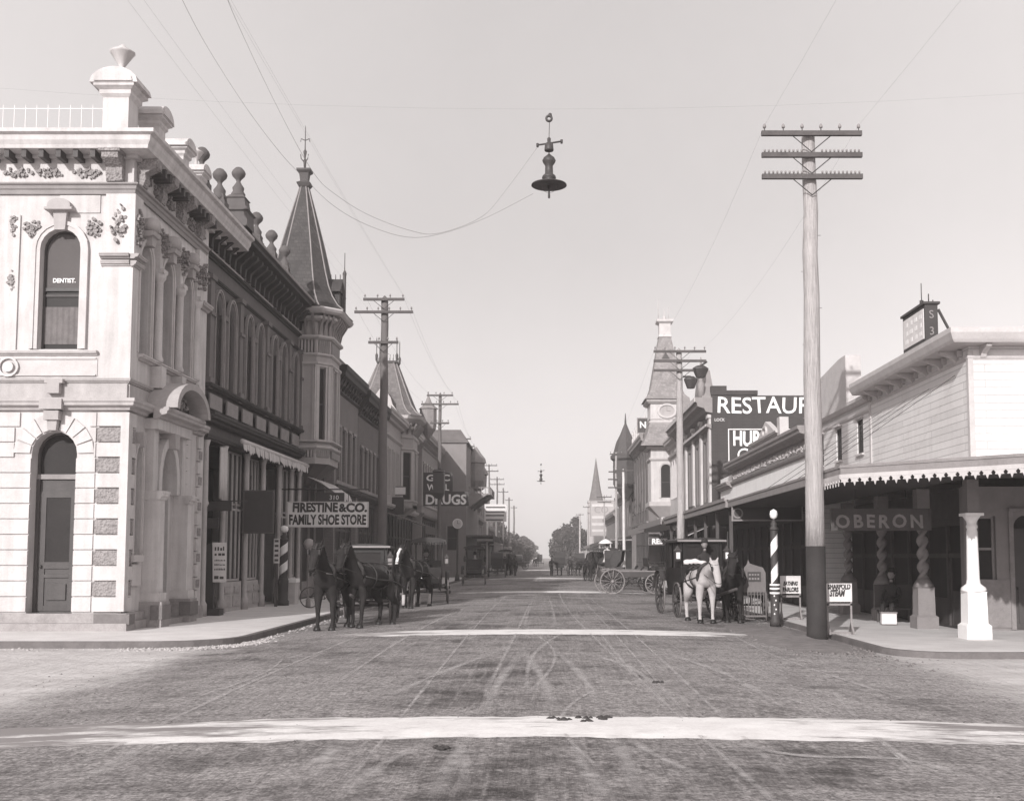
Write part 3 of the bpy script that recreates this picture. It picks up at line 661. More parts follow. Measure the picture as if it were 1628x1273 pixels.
    # windows of the front
    for i,cc in enumerate(wc):
        wn=window(b,TF,cc,.98,6.96,9.45,.5,-.16,trim_d,glass,True,.17,trim_w,(7.12,8.05,curtain),.05)
        bl=MB(TF); bl.prism(outline(cc,.86,8.52,9.45,.44),-.19,-.183); bl.build('blind',blind,wn)
        bb=MB(TF); bb.box(cc-.44,cc+.44,-.165,-.15,8.44,8.52); bb.build('meeting_rail',iron,wn)
        if i==0: text('DENTIST.',.105,TF,cc+.02,8.66,-.18,sign_w,wn,width=.56,bold=.004)
        d=MB(TF)
        d.box(cc-.5,cc+.5,-.42,-.36,.57,3.8); d.ring(outline(cc,1.1,3.8,4.4,.55),outline(cc,.98,3.8,4.4,.49),-.42,-.34); d.box(cc-.55,cc-.46,-.42,-.3,.57,3.8); d.box(cc+.46,cc+.55,-.42,-.3,.57,3.8)
        d.box(cc-.46,cc-.3,-.36,-.33,.6,3.5); d.box(cc+.3,cc+.46,-.36,-.33,.6,3.5); d.box(cc-.3,cc+.3,-.36,-.33,3.35,3.5); d.box(cc-.3,cc+.3,-.36,-.325,1.62,1.78); d.box(cc-.3,cc+.3,-.36,-.325,1.4,1.48); d.box(cc-.3,cc+.3,-.36,-.335,.6,.72)
        d.box(cc-.24,cc+.24,-.36,-.32,.86,1.25)
        do=d.build('door',wood_m,b); g=MB(TF); g.box(cc-.3,cc+.3,-.362,-.35,1.78,3.35); g.prism(outline(cc,1.0,3.92,4.4,.48),-.40,-.385); g.build('door_glass',glass,do)
        tr=MB(TF); tr.box(cc-.53,cc+.53,-.40,-.29,3.8,3.92); tr.build('transom_bar',trim_g,do); h_=MB(TF); h_.lathe(cc-.38,-.3,[(.0,1.62),(.035,1.64),(.035,1.7),(0,1.72)],8); h_.build('handle',iron,do)
    for cc in (27.45,29.05,30.65): window(b,TS,cc,.74,6.96,9.35,.43,-.36,trim_d,glass,True,.12,trim_w,None,.05)
    window(b,TS,27.32,.46,1.95,4.15,.5,-.3,trim_d,glass,True,.06,trim_w,None,.05); l=MB(TS); l.box(26.95,27.62,0,.16,1.78,1.95); l.box(27.0,27.58,0,.1,1.2,1.72); l.build('window_ledge',trim_w,b)
    # portal with segmental pediment
    po=thing_part('portal',b)
    pp=MB(TS)
    for uu in (28.05,30.25):
        pp.box(uu-.24,uu+.24,0,.5,.78,1.0); pp.box(uu-.19,uu+.19,0,.42,1.0,3.35); pp.prof(cyma(3.35,.22,.14,.4),uu-.25,uu+.25); pp.box(uu-.21,uu+.21,0,.45,3.35,3.57); pp.box(uu-.16,uu+.16,0,.22,3.57,5.3)
    pp.build('portal_pilaster',stucco,b)
    ar=MB(TS); ar.ring(outline(29.15,1.6,3.57,3.85,1.2),outline(29.15,1.16,3.57,3.85,.96),.0,.22); ar.box(27.8,30.5,0,.35,5.15,5.42); ar.build('portal_arch',stucco,b)
    pe=MB(TS); pe.prof(cyma(5.4,.3,.34,.3),27.7,30.75); 
    N=14; cc=29.2; A=[(cc-1.18*math.cos(math.pi*i/N),5.7+.62*math.sin(math.pi*i/N)) for i in range(N+1)]; B=[(cc-1.38*math.cos(math.pi*i/N),5.7+.8*math.sin(math.pi*i/N)) for i in range(N+1)]
    pe.ring(B,A,0,.82); pe.build('pediment',stucco_g,b)
    tb=MB(TS); tb.prism([(cc-1.17,5.7)]+A[1:-1]+[(cc+1.17,5.7)],.0,.3); tb.build('pediment_panel',dark_m,b)
    sv=MB(TS); sv.T=lambda u,n,z:TS(u,n+.3,z); scroll(sv,cc-.1,5.95,1.2,.4,.16,77); sv.build('pediment_carving',carve,b)
    dd=MB(TS); dd.box(28.6,29.7,-.42,-.36,.3,3.8); dd.box(28.6,28.8,-.36,-.3,.3,3.8); dd.box(29.5,29.7,-.36,-.3,.3,3.8); dd.box(28.8,29.5,-.36,-.32,1.3,1.5);dd.box(28.8,29.5,-.36,-.31,3.0,3.15); do=dd.build('door',wood_m,b)
    g=MB(TS); g.prism(outline(29.15,1.1,3.8,3.85,.9),-.4,-.38); g.box(28.8,29.5,-.37,-.352,1.5,3.0); g.build('door_glass',glass,do)
    # roof ornaments
    def ped(T,uu,nn,z,s=1.,arch=True,urn=True):
        m=MB(T); m.sq(uu,nn,[(.36*s,z),(.36*s,z+.12*s),(.27*s,z+.2*s),(.27*s,z+.85*s),(.33*s,z+.92*s),(.33*s,z+1.0*s),(.42*s,z+1.06*s),(.42*s,z+1.12*s)])
        if arch:
            for dn_ in ((-.42,.42),):
                P=[(uu-.5*s,z+1.12*s)]+[(uu-.5*s*math.cos(math.pi*i/8),z+1.12*s+.34*s*math.sin(math.pi*i/8)) for i in range(1,8)]+[(uu+.5*s,z+1.12*s)]
                m.prism(P,nn-.4*s,nn+.44*s); P2=[(uu+(p[0]-uu)*.8,z+1.14*s+(p[1]-z-1.12*s)*.75) for p in P]; m.prism(P2,nn+.44*s,nn+.47*s)
        if urn: m.lathe(uu,nn,[(.05*s,z+1.3*s),(.07*s,z+1.5*s),(.05*s,z+1.62*s),(.1*s,z+1.7*s),(.24*s,z+1.92*s),(.27*s,z+1.95*s),(.12*s,z+2.03*s),(.03*s,z+2.12*s)],10)
        return m.build('roof_pedestal',stucco,b)
    ped(TF,-10.62,-.1,12.2,1.18); ped(TS,28.0,-.1,12.22,.95,True,False); ped(TS,30.0,-.1,12.22,.9,True,False); ped(TS,31.6,-.1,12.22,.8,True,True)
    pa=MB(TS); pa.box(26.9,35.2,-.3,.05,12.25,12.42); pa.T=TF; pa.box(UL,-10.4,-.3,.05,12.25,12.38); pa.build('parapet',stucco,b)
    cr=MB(TF); 
    cr.box(UL,-11.05,-.11,-.1,13.05,13.065); cr.box(UL,-11.05,-.11,-.1,12.5,12.512); u=UL
    while u<-11.1: cr.box(u,u+.012,-.11,-.098,12.38,13.15); u+=.28
    cr.build('roof_cresting',mat('white_iron',.7,.05,3.,.6,0),b)
    return b
def thing_part(name,parent): return parent
corner_building()

# ---------------- dark arcaded block ----------------
def urnfin(mb,u,n,z,s=1.): mb.lathe(u,n,[(.2*s,z),(.22*s,z+.1*s),(.16*s,z+.2*s),(.18*s,z+.3*s),(.1*s,z+.42*s),(.06*s,z+.5*s),(.08*s,z+.56*s),(.19*s,z+.68*s),(.215*s,z+.76*s),(.18*s,z+.84*s),(.1*s,z+.93*s),(.0,z+.97*s)],12)
def arcade_block():
    b=thing('arcade_block','dark arcaded two-storey block with ball finials along its parapet','building',(-10.2,38.5,.15))
    T=FL(-10.2); A,B=32.65,45.6
    wins=[33.75,35.15,37.25,38.65,40.75,42.15,44.2]
    w=MB(T); w.wall(A,B,6.3,12.3,-.1,-.5,[(c,.82,7.2,9.5,.6) for c in wins]); w.box(A,B,-.5,-.1,5.5,6.3); w.box(A,B,-.6,-.15,12.3,13.0)
    w.T=ID; w.box(-20,-19.6,A,B,.15,12.3); w.box(-19.6,-10.7,B-.3,B,.15,12.3); w.build('wall',dark_f,b)
    r=MB(); r.box(-20,-10.4,A,B,12.2,12.31); r.build('roof',roofd,b); fl=MB(); fl.box(-19.6,-13.2,A,B,5.3,5.5); fl.build('floor',dtimber,b)
    c=MB(T); c.prof(cyma(12.0,.45,.62),35.2,B+.1); c.prof(cyma(11.0,.16,.18,-.1),A,B); c.prof(cyma(5.95,.3,.3),A,B); c.prof(cyma(6.98,.14,.2),A,B); c.prof(cyma(5.4,.2,.12),A,B); c.prof(cyma(12.95,.12,.1,-.15),A,B); c.prof(cyma(10.42,.1,.1,-.1),A,B)
    c.build('cornice',dark_m,b)
    ln=MB(T); ln.box(35.2,B+.1,.62,.64,12.36,12.45); ln.box(A,36.2,.08,.1,11.1,11.16); ln.box(37.6,40.2,.08,.1,11.1,11.16); ln.box(41.6,B,.08,.1,11.1,11.16); ln.build('cornice_fillet',trim_g,b)
    u=A+.3; br=MB(T)
    for u in [A+.3+i*.62 for i in range(int((B-A-.5)/.62)+1)]: br.prof([(-.1,11.3),(.02,11.32),(.05,11.6),(.42,11.9),(.45,12.03),(-.1,12.03)],u-.09,u+.09)
    br.build('bracket',dark_m,b)
    pn=MB(T)
    for i in range(7): pn.box(A+.35+i*1.8,A+1.6+i*1.8,.0,.05,6.4,6.85)
    pn.build('panel',trim_g,b)
    p=MB(T)
    for u in (32.95,36.2,39.7,43.2,45.3):
        p.box(u-.19,u+.19,-.1,.08,6.98,10.3); p.box(u-.24,u+.24,-.1,.14,10.3,10.45); p.box(u-.24,u+.24,-.1,.14,7.1,7.3); p.box(u-.24,u+.24,-.1,.14,9.2,9.3)
    for u in (34.45,37.95,41.45): p.box(u-.13,u+.13,-.1,.04,7.1,9.35); p.box(u-.2,u+.2,-.1,.09,9.35,9.5)
    p.build('pilaster',mat('grey_brown_paint',.14,.2,2.,.8,.2,streak=.4),b)
    for u in wins: window(b,T,u,.8,7.2,9.5,.58,-.3,trim_d,glass,True,.09,trim_g)
    # finials on the parapet
    for u in (32.75,34.6,39.1,41.3,43.4,):
        m=MB(T); m.sq(u,-.3,[(.24,13.0),(.24,13.25),(.2,13.3),(.17,13.5)]); urnfin(m,u,-.3,13.3,1.12); m.build('finial',dark_f,b)
    m=MB(T); m.sq(36.7,-.3,[(.45,13.0),(.43,13.5),(.5,13.55),(.34,13.75),(.3,14.0),(.34,14.03),(.22,14.15)]); urnfin(m,36.7,-.3,14.1,1.12); m.build('finial_pedestal',dark_f,b)
    # shopfront
    s=MB(T)
    for u in (32.85,34.75,37.4,39.6,42.0,44.0,45.4): s.lathe(u,.0,[(.14,.15),(.14,.5),(.09,.6),(.085,3.4),(.13,3.5),(.1,3.6),(.09,5.2),(.14,5.4)],10)
    s.build('shop_column',mat('light_shop_paint',.36,.3,3.,.8,.3,streak=.8),b)
    bk=MB(T); bk.box(35.0,37.2,-.25,-.05,.15,1.1); bk.box(37.6,39.4,-.25,-.05,.15,1.1); bk.box(42.2,45.2,-.25,-.05,.15,1.1); bk.build('bulkhead',MATS['light_shop_paint'],b)
    pl=MB(T); 
    for u in (35.1,36.2,37.7,38.6,42.5,43.6): pl.box(u,u+.8,-.05,-.02,.3,.65); pl.box(u+.1,u+.7,-.05,.0,.75,.95)
    pl.build('bulkhead_panels',mat('panel_paint',.36,.3,6.,.8,.2),b)
    for (a,c_) in ((35.0,37.2),(37.6,39.4),(42.2,45.2)):
        window(b,T,(a+c_)/2,c_-a,1.12,3.5,0,-.12,MATS['light_shop_paint'],glass_s,False,0,None,None,.07,'shop_window')
        for f_ in (.28,.52,.76): q_=MB(T); q_.box(a+(c_-a)*f_-.03,a+(c_-a)*f_+.03,-.16,-.1,1.2,5.3); q_.build('mullion',MATS['light_shop_paint'],b)
        window(b,T,(a+c_)/2,c_-a,3.6,5.35,0,-.12,trim_g,glass_s,False,0,None,None,.07,'transom_window')
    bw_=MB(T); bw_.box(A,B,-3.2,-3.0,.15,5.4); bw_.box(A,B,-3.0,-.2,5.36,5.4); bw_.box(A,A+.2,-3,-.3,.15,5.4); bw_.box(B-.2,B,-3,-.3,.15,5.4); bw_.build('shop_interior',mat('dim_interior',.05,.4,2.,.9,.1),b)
    for (a,c_,z) in ((33.1,34.5,.15),(39.9,41.7,.15)):
        d=MB(T); d.box(a,a+.12,-.9,-.8,z,3.2); d.box(c_-.12,c_,-.9,-.8,z,3.2); d.box(a+.12,c_-.12,-.9,-.82,z,.95); d.box(a,c_,-.9,-.8,3.2,3.35); d.box((a+c_)/2-.05,(a+c_)/2+.05,-.9,-.8,z,3.2); do=d.build('door',wood_m,b)
        g=MB(T); g.box(a+.12,c_-.12,-.87,-.85,.95,3.2); g.box(a,c_,-.87,-.85,3.35,5.3); g.build('door_glass',glass_s,do)
    fl=MB(T); fl.box(A,B,-3,-.26,.1,.2); fl.build('doorstep',wood_l,b)
    # rolled-up awning with a ragged valance
    aw=MB(T); aw.tube([T(35.3,.42,5.62),T(B,.42,5.62)],.09); aw.v=aw.v
    aw2=MB(); aw2.tube([T(35.3,.42,5.62),T(B-.6,.42,5.62)],.085,8)
    rnd=random.Random(4); u=35.3
    while u<B-.7:
        d=rnd.uniform(.25,.38); n_=.47+rnd.uniform(-.02,.02)
        if abs(u-40)>.05: aw2.add([T(u,n_,5.6),T(u+.2,n_,5.6),T(u+.19,n_+.02,5.6-d*.8),T(u+.1,n_+.03,5.6-d),T(u+.01,n_+.02,5.6-d*.8),T(u,n_-.015,5.6),T(u+.2,n_-.015,5.6),T(u+.19,n_+.005,5.6-d*.8),T(u+.1,n_+.015,5.6-d),T(u+.01,n_+.005,5.6-d*.8)],[(0,1,2,3,4),(5,6,7,8,9),(0,1,6,5),(1,2,7,6),(2,3,8,7),(3,4,9,8),(4,0,5,9)])
        u+=.2
    aw2.build('rolled_awning',canvas_l,b)
    # striped drape by the first door
    dr=MB(T); 
    for i in range(7): dr.lathe(34.0+i*.09,.12+.03*(i%2),[(.04,3.7-.05*i),(.055,4.3),(.045,5.3)],6)
    dr.build('door_curtain',canvas_l,b)
    return b
arcade_block()
# ---------------- left side beyond the arcade ----------------
def octo(cx,cy,a,c):               # square of half-side a with corners cut by c
    return [(cx+x,cy+y) for x,y in ((a,-a+c),(a,a-c),(a-c,a),(-a+c,a),(-a,a-c),(-a,-a+c),(-a+c,-a),(a-c,-a))]
def edges_frames(pl):
    """facade frames for each side of a plan polygon given counter-clockwise: (T, length)"""
    out=[]
    for i in range(len(pl)):
        a,b=pl[i],pl[(i+1)%len(pl)]; L=math.hypot(b[0]-a[0],b[1]-a[1]); out.append((FA(a[0],a[1],math.atan2(b[1]-a[1],b[0]-a[0])),L))
    return out
def bay_tower(parent,cx,cy,a,c,zb,bands,win,wm,tm,skip=(),brk=True,f7=0.):
    """projecting octagonal bay: core, mouldings and a window on every exposed side"""
    pl=octo(cx,cy,a,c); z0,z1=zb
    core=MB()
    fr=edges_frames(pl); core.flat(octo(cx,cy,a-.22,c-.12),z0,z1)
    for i,(T,L) in enumerate(fr):
        if i in skip: continue
        s=MB(T); ww=min(win[2],L*.62)
        uw=L-f7 if (f7 and i==7) else L/2; core.T=T; core.wall(0,L,z0,z1,0,-.2,[(uw,ww,win[0],win[1],0)]); 
    core.T=ID; core.build('bay_wall',wm,parent,0)
    mo=MB()
    for (za,h,p) in bands:
        mo.loft([(octo(cx,cy,a+p*.35,c),za),(octo(cx,cy,a+p,c+p*.2),za+h*.45),(octo(cx,cy,a+p,c+p*.2),za+h)])
    mo.build('bay_moulding',tm,parent,0)
    pi=MB()
    for i,(T,L) in enumerate(fr):
        if i in skip: continue
        pi.T=T
        uw=L-f7 if (f7 and i==7) else L/2
        for u in (.07,L-.07): pi.box(u-.07,u+.07,0,.05,win[0]-.05,win[1]+.1)
        ww=min(win[2],L*.62)
        for u in (uw-ww/2-.05,uw+ww/2+.05): pi.box(u-.04,u+.04,0,.035,win[0],win[1]+.05)
        pi.box(uw-ww/2-.1,uw+ww/2+.1,0,.07,win[1]+.05,win[1]+.13); pi.box(uw-ww/2-.1,uw+ww/2+.1,0,.09,win[0]-.1,win[0])
        window(parent,T,uw,ww,win[0],win[1],0,-.08,trim_d,glass,True,0,None,None,.05)
    pi.build('bay_trim',trim_w if wm is stucco else tm,parent,0)
    return pl,fr
cream=mat('cream_paint',.34,.18,2.,.8,.25,streak=.5); creamt=mat('cream_trim',.42,.15,3.,.8,.2,streak=.3)
ribbed=mat('ribbed_panel',.36,.15,3.,.8,.9,'pleat',bd=.06)
def spire_block():
    b=thing('spire_block','pale two-storey block with octagonal corner bay under a tall shingled spire','building',(-10.2,48.3,.15))
    cx,cy,a,c=-10.5,46.75,1.45,.5
    pl,fr=bay_tower(b,cx,cy,a,c,(5.75,12.0),[(5.75,.2,-.25),(5.95,.22,.02),(6.35,.15,.1),(6.62,.1,.16),(9.85,.14,.1),(10.25,.12,.08),(10.95,.16,.14),(11.7,.2,.25)],(6.75,9.75,.62),cream,creamt,skip=(2,3,4,5),f7=.48)
    # ribbed frieze between the upper mouldings and a bracketed eave
    ri=MB()
    for T,L in fr: ri.T=T; ri.box(.08,L-.08,0,.03,10.4,10.92)
    ri.build('ribbed_frieze',ribbed,b,0)
    rb=MB()
    for T,L in fr: rb.T=T; rb.box(.05,L-.05,0.03,.09,6.02,6.3)
    rb.build('bay_apron',ribbed,b,0)
    k=MB(); k.loft([(octo(cx,cy,a-.9,c-.3),4.95),(octo(cx,cy,a-.5,c-.15),5.35),(octo(cx,cy,a-.05,c),5.75)]); k.build('bay_corbel',dark_f,b,0)
    br=MB()
    for T,L in fr:
        br.T=T
        for u in [.12+i*(L-.24)/max(1,int(L/.34)) for i in range(int(L/.34)+1)]: br.prof([(0,11.15),(.06,11.15),(.14,11.5),(.36,11.85),(.36,12.0),(0,12.0)],u-.05,u+.05)
    br.build('eave_bracket',trim_g,b)
    ev=MB(); ev.loft([(octo(cx,cy,a+.42,c+.15),11.98),(octo(cx,cy,a+.5,c+.18),12.06),(octo(cx,cy,a+.55,c+.2),12.16),(octo(cx,cy,a+.5,c+.2),12.24)]); ev.build('eave',creamt,b,0)
    def ringz(t): return octo(cx,cy,t,t*.42)
    prof=[(1.98,12.24),(1.7,12.5),(1.45,12.9),(1.25,13.4),(1.1,14.0),(.82,15.3),(.48,16.7),(.15,18.0)]
    sp=MB(); sp.loft([(ringz(t),z) for t,z in prof]); sp.build('spire',slate,b,0)
    hp=MB()
    for i in range(8):
        P=[ringz(t)[i]+(z,) for t,z in prof]; hp.tube([(cx+(p[0]-cx)*1.0,cy+(p[1]-cy)*1.0,p[2]+.0) for p in P],.035,5)
    hp.build('hip_roll',trim_g,b,0)
    fi=MB(); fi.sq(cx,cy,[(.22,17.9),(.3,18.05),(.16,18.15),(.2,18.5),(.3,18.6),(.3,18.68),(.1,18.75)]); fi.lathe(cx,cy,[(.04,18.7),(.07,19.1),(.03,19.2),(.08,19.5),(.025,19.6),(.015,20.6),(0,20.7)],8)
    for s in (-1,1):
        fi.tube([(cx,cy,20.0),(cx+.18*s,cy,20.08),(cx+.2*s,cy,19.95)],.02); fi.tube([(cx,cy,19.0),(cx+.14*s,cy-.1,19.15),(cx+.17*s,cy-.1,19.35)],.02)
    fi.build('finial',trim_d,b,0)
    # side dormer with iron cresting
    d=MB(); x0=cx+.9; d.box(x0,cx+1.7,cy-.55,cy+.55,12.3,13.2); d.prism
    d.add([(x0-.3,cy-.75,13.15),(cx+1.75,cy-.75,13.15),(cx+1.75,cy+.75,13.15),(x0-.3,cy+.75,13.15),(x0-.6,cy,13.85),(cx+1.75,cy,13.85)],[(0,1,5,4),(2,3,4,5),(1,2,5),(0,4,3),(0,1,2,3)])
    d.build('dormer',slate,b,0); dt=MB(); dt.box(cx+1.75,cx+1.85,cy-.12,cy+.12,12.3,14.0); dt.lathe(cx+1.8,cy,[(.06,13.9),(.09,14.1),(.02,14.25),(.015,15.0)],6)
    u=x0-.5
    while u<cx+1.7: dt.box(u,u+.03,cy-.015,cy+.015,13.83,14.05); u+=.2
    dt.build('dormer_crest',trim_d,b,0)
    # body of the block behind and beside the bay
    T=FL(-10.2); w=MB(T); w.wall(45.62,50.6,5.6,10.9,0,-.4,[(49.75,.7,6.8,9.3,0)]); w.box(45.62,50.6,-.4,0,10.9,11.9); w.T=ID; w.box(-20,-10.62,45.66,46.0,.15,11.9); w.box(-20,-10.62,50.2,50.6,.15,11.9); w.box(-20,-19.6,46.0,50.2,.15,11.9)
    for y in (45.8,50.45): w.box(-10.6,-10.15,y-.17,y+.15,.15,5.6)
    w.build('wall',dark_f,b,0); window(b,T,49.75,.7,6.8,9.3,0,-.1,trim_d,glass,True,.08,creamt)
    r=MB(); r.box(-20,-10.2,45.7,50.6,11.9,12.0); r.build('roof',roofd,b); c=MB(T); c.prof(cyma(11.4,.5,.4),49.6,50.7); c.build('cornice',dark_m,b)
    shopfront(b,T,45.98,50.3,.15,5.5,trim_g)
    # pale rag awning below the bay
    aw=MB(); vs=[];fs=[]; n=14; rnd=random.Random(5)
    for i in range(n+1):
        y=45.9+3.6*i/n; q=.08*math.sin(i*1.7)
        vs+=[(-10.1,y,5.3+q*.3),(-9.4,y,5.0+q),(-8.75,y,4.55+q),(-8.7,y,4.3+q*1.5)]
    for i in range(n):
        for j in range(3): fs.append((i*4+j,i*4+4+j,i*4+5+j,i*4+1+j))
    aw.add(vs,fs,True); aw.build('rag_awning',canvas_l,b)
    st=MB(); st.tube([(-8.75,45.9,4.55),(-10.15,46.2,3.2)],.025); st.tube([(-8.75,49.5,4.55),(-10.15,49.2,3.2)],.025); st.build('awning_arm',iron,b)
def shopfront(b,T,a,c,z0,z1,fm,n=-.35,seed=0,inner=True,dn=2.6):
    """glazed shopfront between a and c: posts, bulkheads, panes, door, and a dim room behind"""
    rnd=random.Random(seed+int(a*10)); k=max(1,round((c-a)/1.5)); w=(c-a)/k; f=MB(T); g=MB(T); bk=MB(T)
    door=rnd.randrange(k)
    for i in range(k+1): f.box(a+i*w-.06,a+i*w+.06,n-.08,n+.06,z0,z1)
    zt=z0+(z1-z0)*.62
    f.box(a,c,n-.06,n+.04,zt,zt+.12); f.box(a,c,n-.08,n+.06,z1-.25,z1)
    for i in range(k):
        if i!=door: bk.box(a+i*w+.06,a+(i+1)*w-.06,n-.06,n+.03,z0,z0+.7)
        else: bk.box(a+i*w+.06,a+(i+1)*w-.06,n-.06,n-.01,z0,z0+.9); f.box(a+i*w+.06,a+i*w+.16,n-.06,n,z0,zt); f.box(a+(i+1)*w-.16,a+(i+1)*w-.06,n-.06,n,z0,zt)
    f.build('shopfront_frame',fm,b,0); bk.build('bulkhead',wood_m if seed%2 else trim_g,b)
    g.box(a,c,n-.04,n-.02,z0+.7,z1-.2); g.build('shop_glass',glass_s,b,0)
    if inner:
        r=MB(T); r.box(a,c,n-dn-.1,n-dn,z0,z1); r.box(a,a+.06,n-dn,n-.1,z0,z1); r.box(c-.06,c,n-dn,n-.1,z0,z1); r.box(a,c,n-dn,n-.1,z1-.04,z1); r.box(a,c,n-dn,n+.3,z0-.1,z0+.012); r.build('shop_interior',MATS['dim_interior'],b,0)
spire_block()

def simple_block(name,label,T,side,A,B,zt,z2,wins,wm,cm,cheight=.7,cproj=.6,depth=9,ww=.7,zb=5.6,zh=7.9,rise=0,shop=True,strips=None,pil=None,fz=5.2,cat='building',seed=0,surm=None,par_h=.4,side_m=None,base=.15):
    """street block: facade from A to B, cornice top zt, upper windows"""
    o=T(A,0,0); b=thing(name,label,cat,(o[0],(A+B)/2,base))
    if fz>1: 
        w=MB(T); w.wall(A,B,fz,zt-cheight,0,-.4,[(c,ww,zb,zh-rise,rise) for c in wins]); w.box(A,B,-.4,0,zt-cheight,zt-.05)
        for u in (A+.15,B-.15): w.box(u-.15,u+.15,-.4,.01,base,fz)
        w.build('wall',wm,b,0)
    s=MB(T); s.box(A,A+.35,-depth,-.402,base,zt-.1); s.box(B-.35,B,-depth,-.402,base,zt-.1); s.box(A+.35,B-.35,-depth,-depth+.3,base,zt-.1); s.build('side_wall',side_m or wm,b,0)
    r=MB(T); r.box(A,B,-depth,-.3,zt-.12,zt-.02); r.build('roof',roofd,b)
    c=MB(T); c.prof(cyma(zt-cheight,cheight,cproj),A,B); c.prof(cyma(zt-cheight-.35,.14,.12),A,B); c.prof(cyma(fz-.05,.28,.2),A,B); c.build('cornice',cm,b,0)
    if par_h: p=MB(T); p.box(A+.1,B-.1,-.3,.12,zt+.003,zt+par_h); p.build('parapet',wm,b)
    br=MB(T); n=int((B-A)/.75)
    for i in range(n+1):
        u=A+.15+(B-A-.3)*i/n; br.prof([(0,zt-cheight-.2),(.08,zt-cheight-.18),(cproj*.7,zt-cheight*.62),(cproj*.7,zt-cheight*.5),(0,zt-cheight*.5)],u-.07,u+.07)
    br.build('cornice_bracket',cm,b)
    for u in wins: window(b,T,u,ww-.02,zb,zh-rise,rise,-.16,trim_d,glass,True,.07 if surm else 0,surm)
    if strips:
        q=MB(T); us=sorted(wins); m_=[(us[i]+us[i+1])/2 for i in range(len(us)-1)]
        for u in m_: 
            if True: q.box(u-.11,u+.11,0,.04,zb-.1,zh+.1)
        q.box(A+.3,B-.3,0,.08,zb-.18,zb-.02)
        q.build('pilaster_strip',strips,b)
        h=MB(T)
        for u in wins: h.box(u-ww/2-.05,u+ww/2+.05,0,.09,zh+.06,zh+.2)
        h.build('window_head',strips,b)
    if shop: shopfront(b,T,A+.32,B-.32,base,fz-.02,trim_d,-.3,seed)
    return b
LT=FL(-9.8)
def brick_blocks():
    simple_block('brick_block','grey-brown brick block with four tall windows next to the spired bay','',LT and LT,50.7,56.4,10.75,0,[51.6,53.0,54.4,55.6]) if False else None
    b=simple_block('brick_block','grey-brown brick block with four tall windows just past the tall spire',LT,1,50.75,57.0,10.85,0,[51.65,53.05,54.45,55.85],brick_m,dark_m,.9,.55,9,.72,5.5,7.95,0,True,trim_g,fz=5.0,seed=1,par_h=.35)
    b=simple_block('heavy_corniced_block','dark brick block with five narrow windows behind the tall dark pole',LT,1,57.1,64.8,10.6,0,[58.1,59.5,60.9,62.3,63.7],mat('grey_brick',.15,.2,1.5,.9,.5,'brick',streak=.5),dark_m,1.0,.65,9,.7,5.5,7.6,0,True,trim_g,fz=5.0,seed=2,par_h=.5)
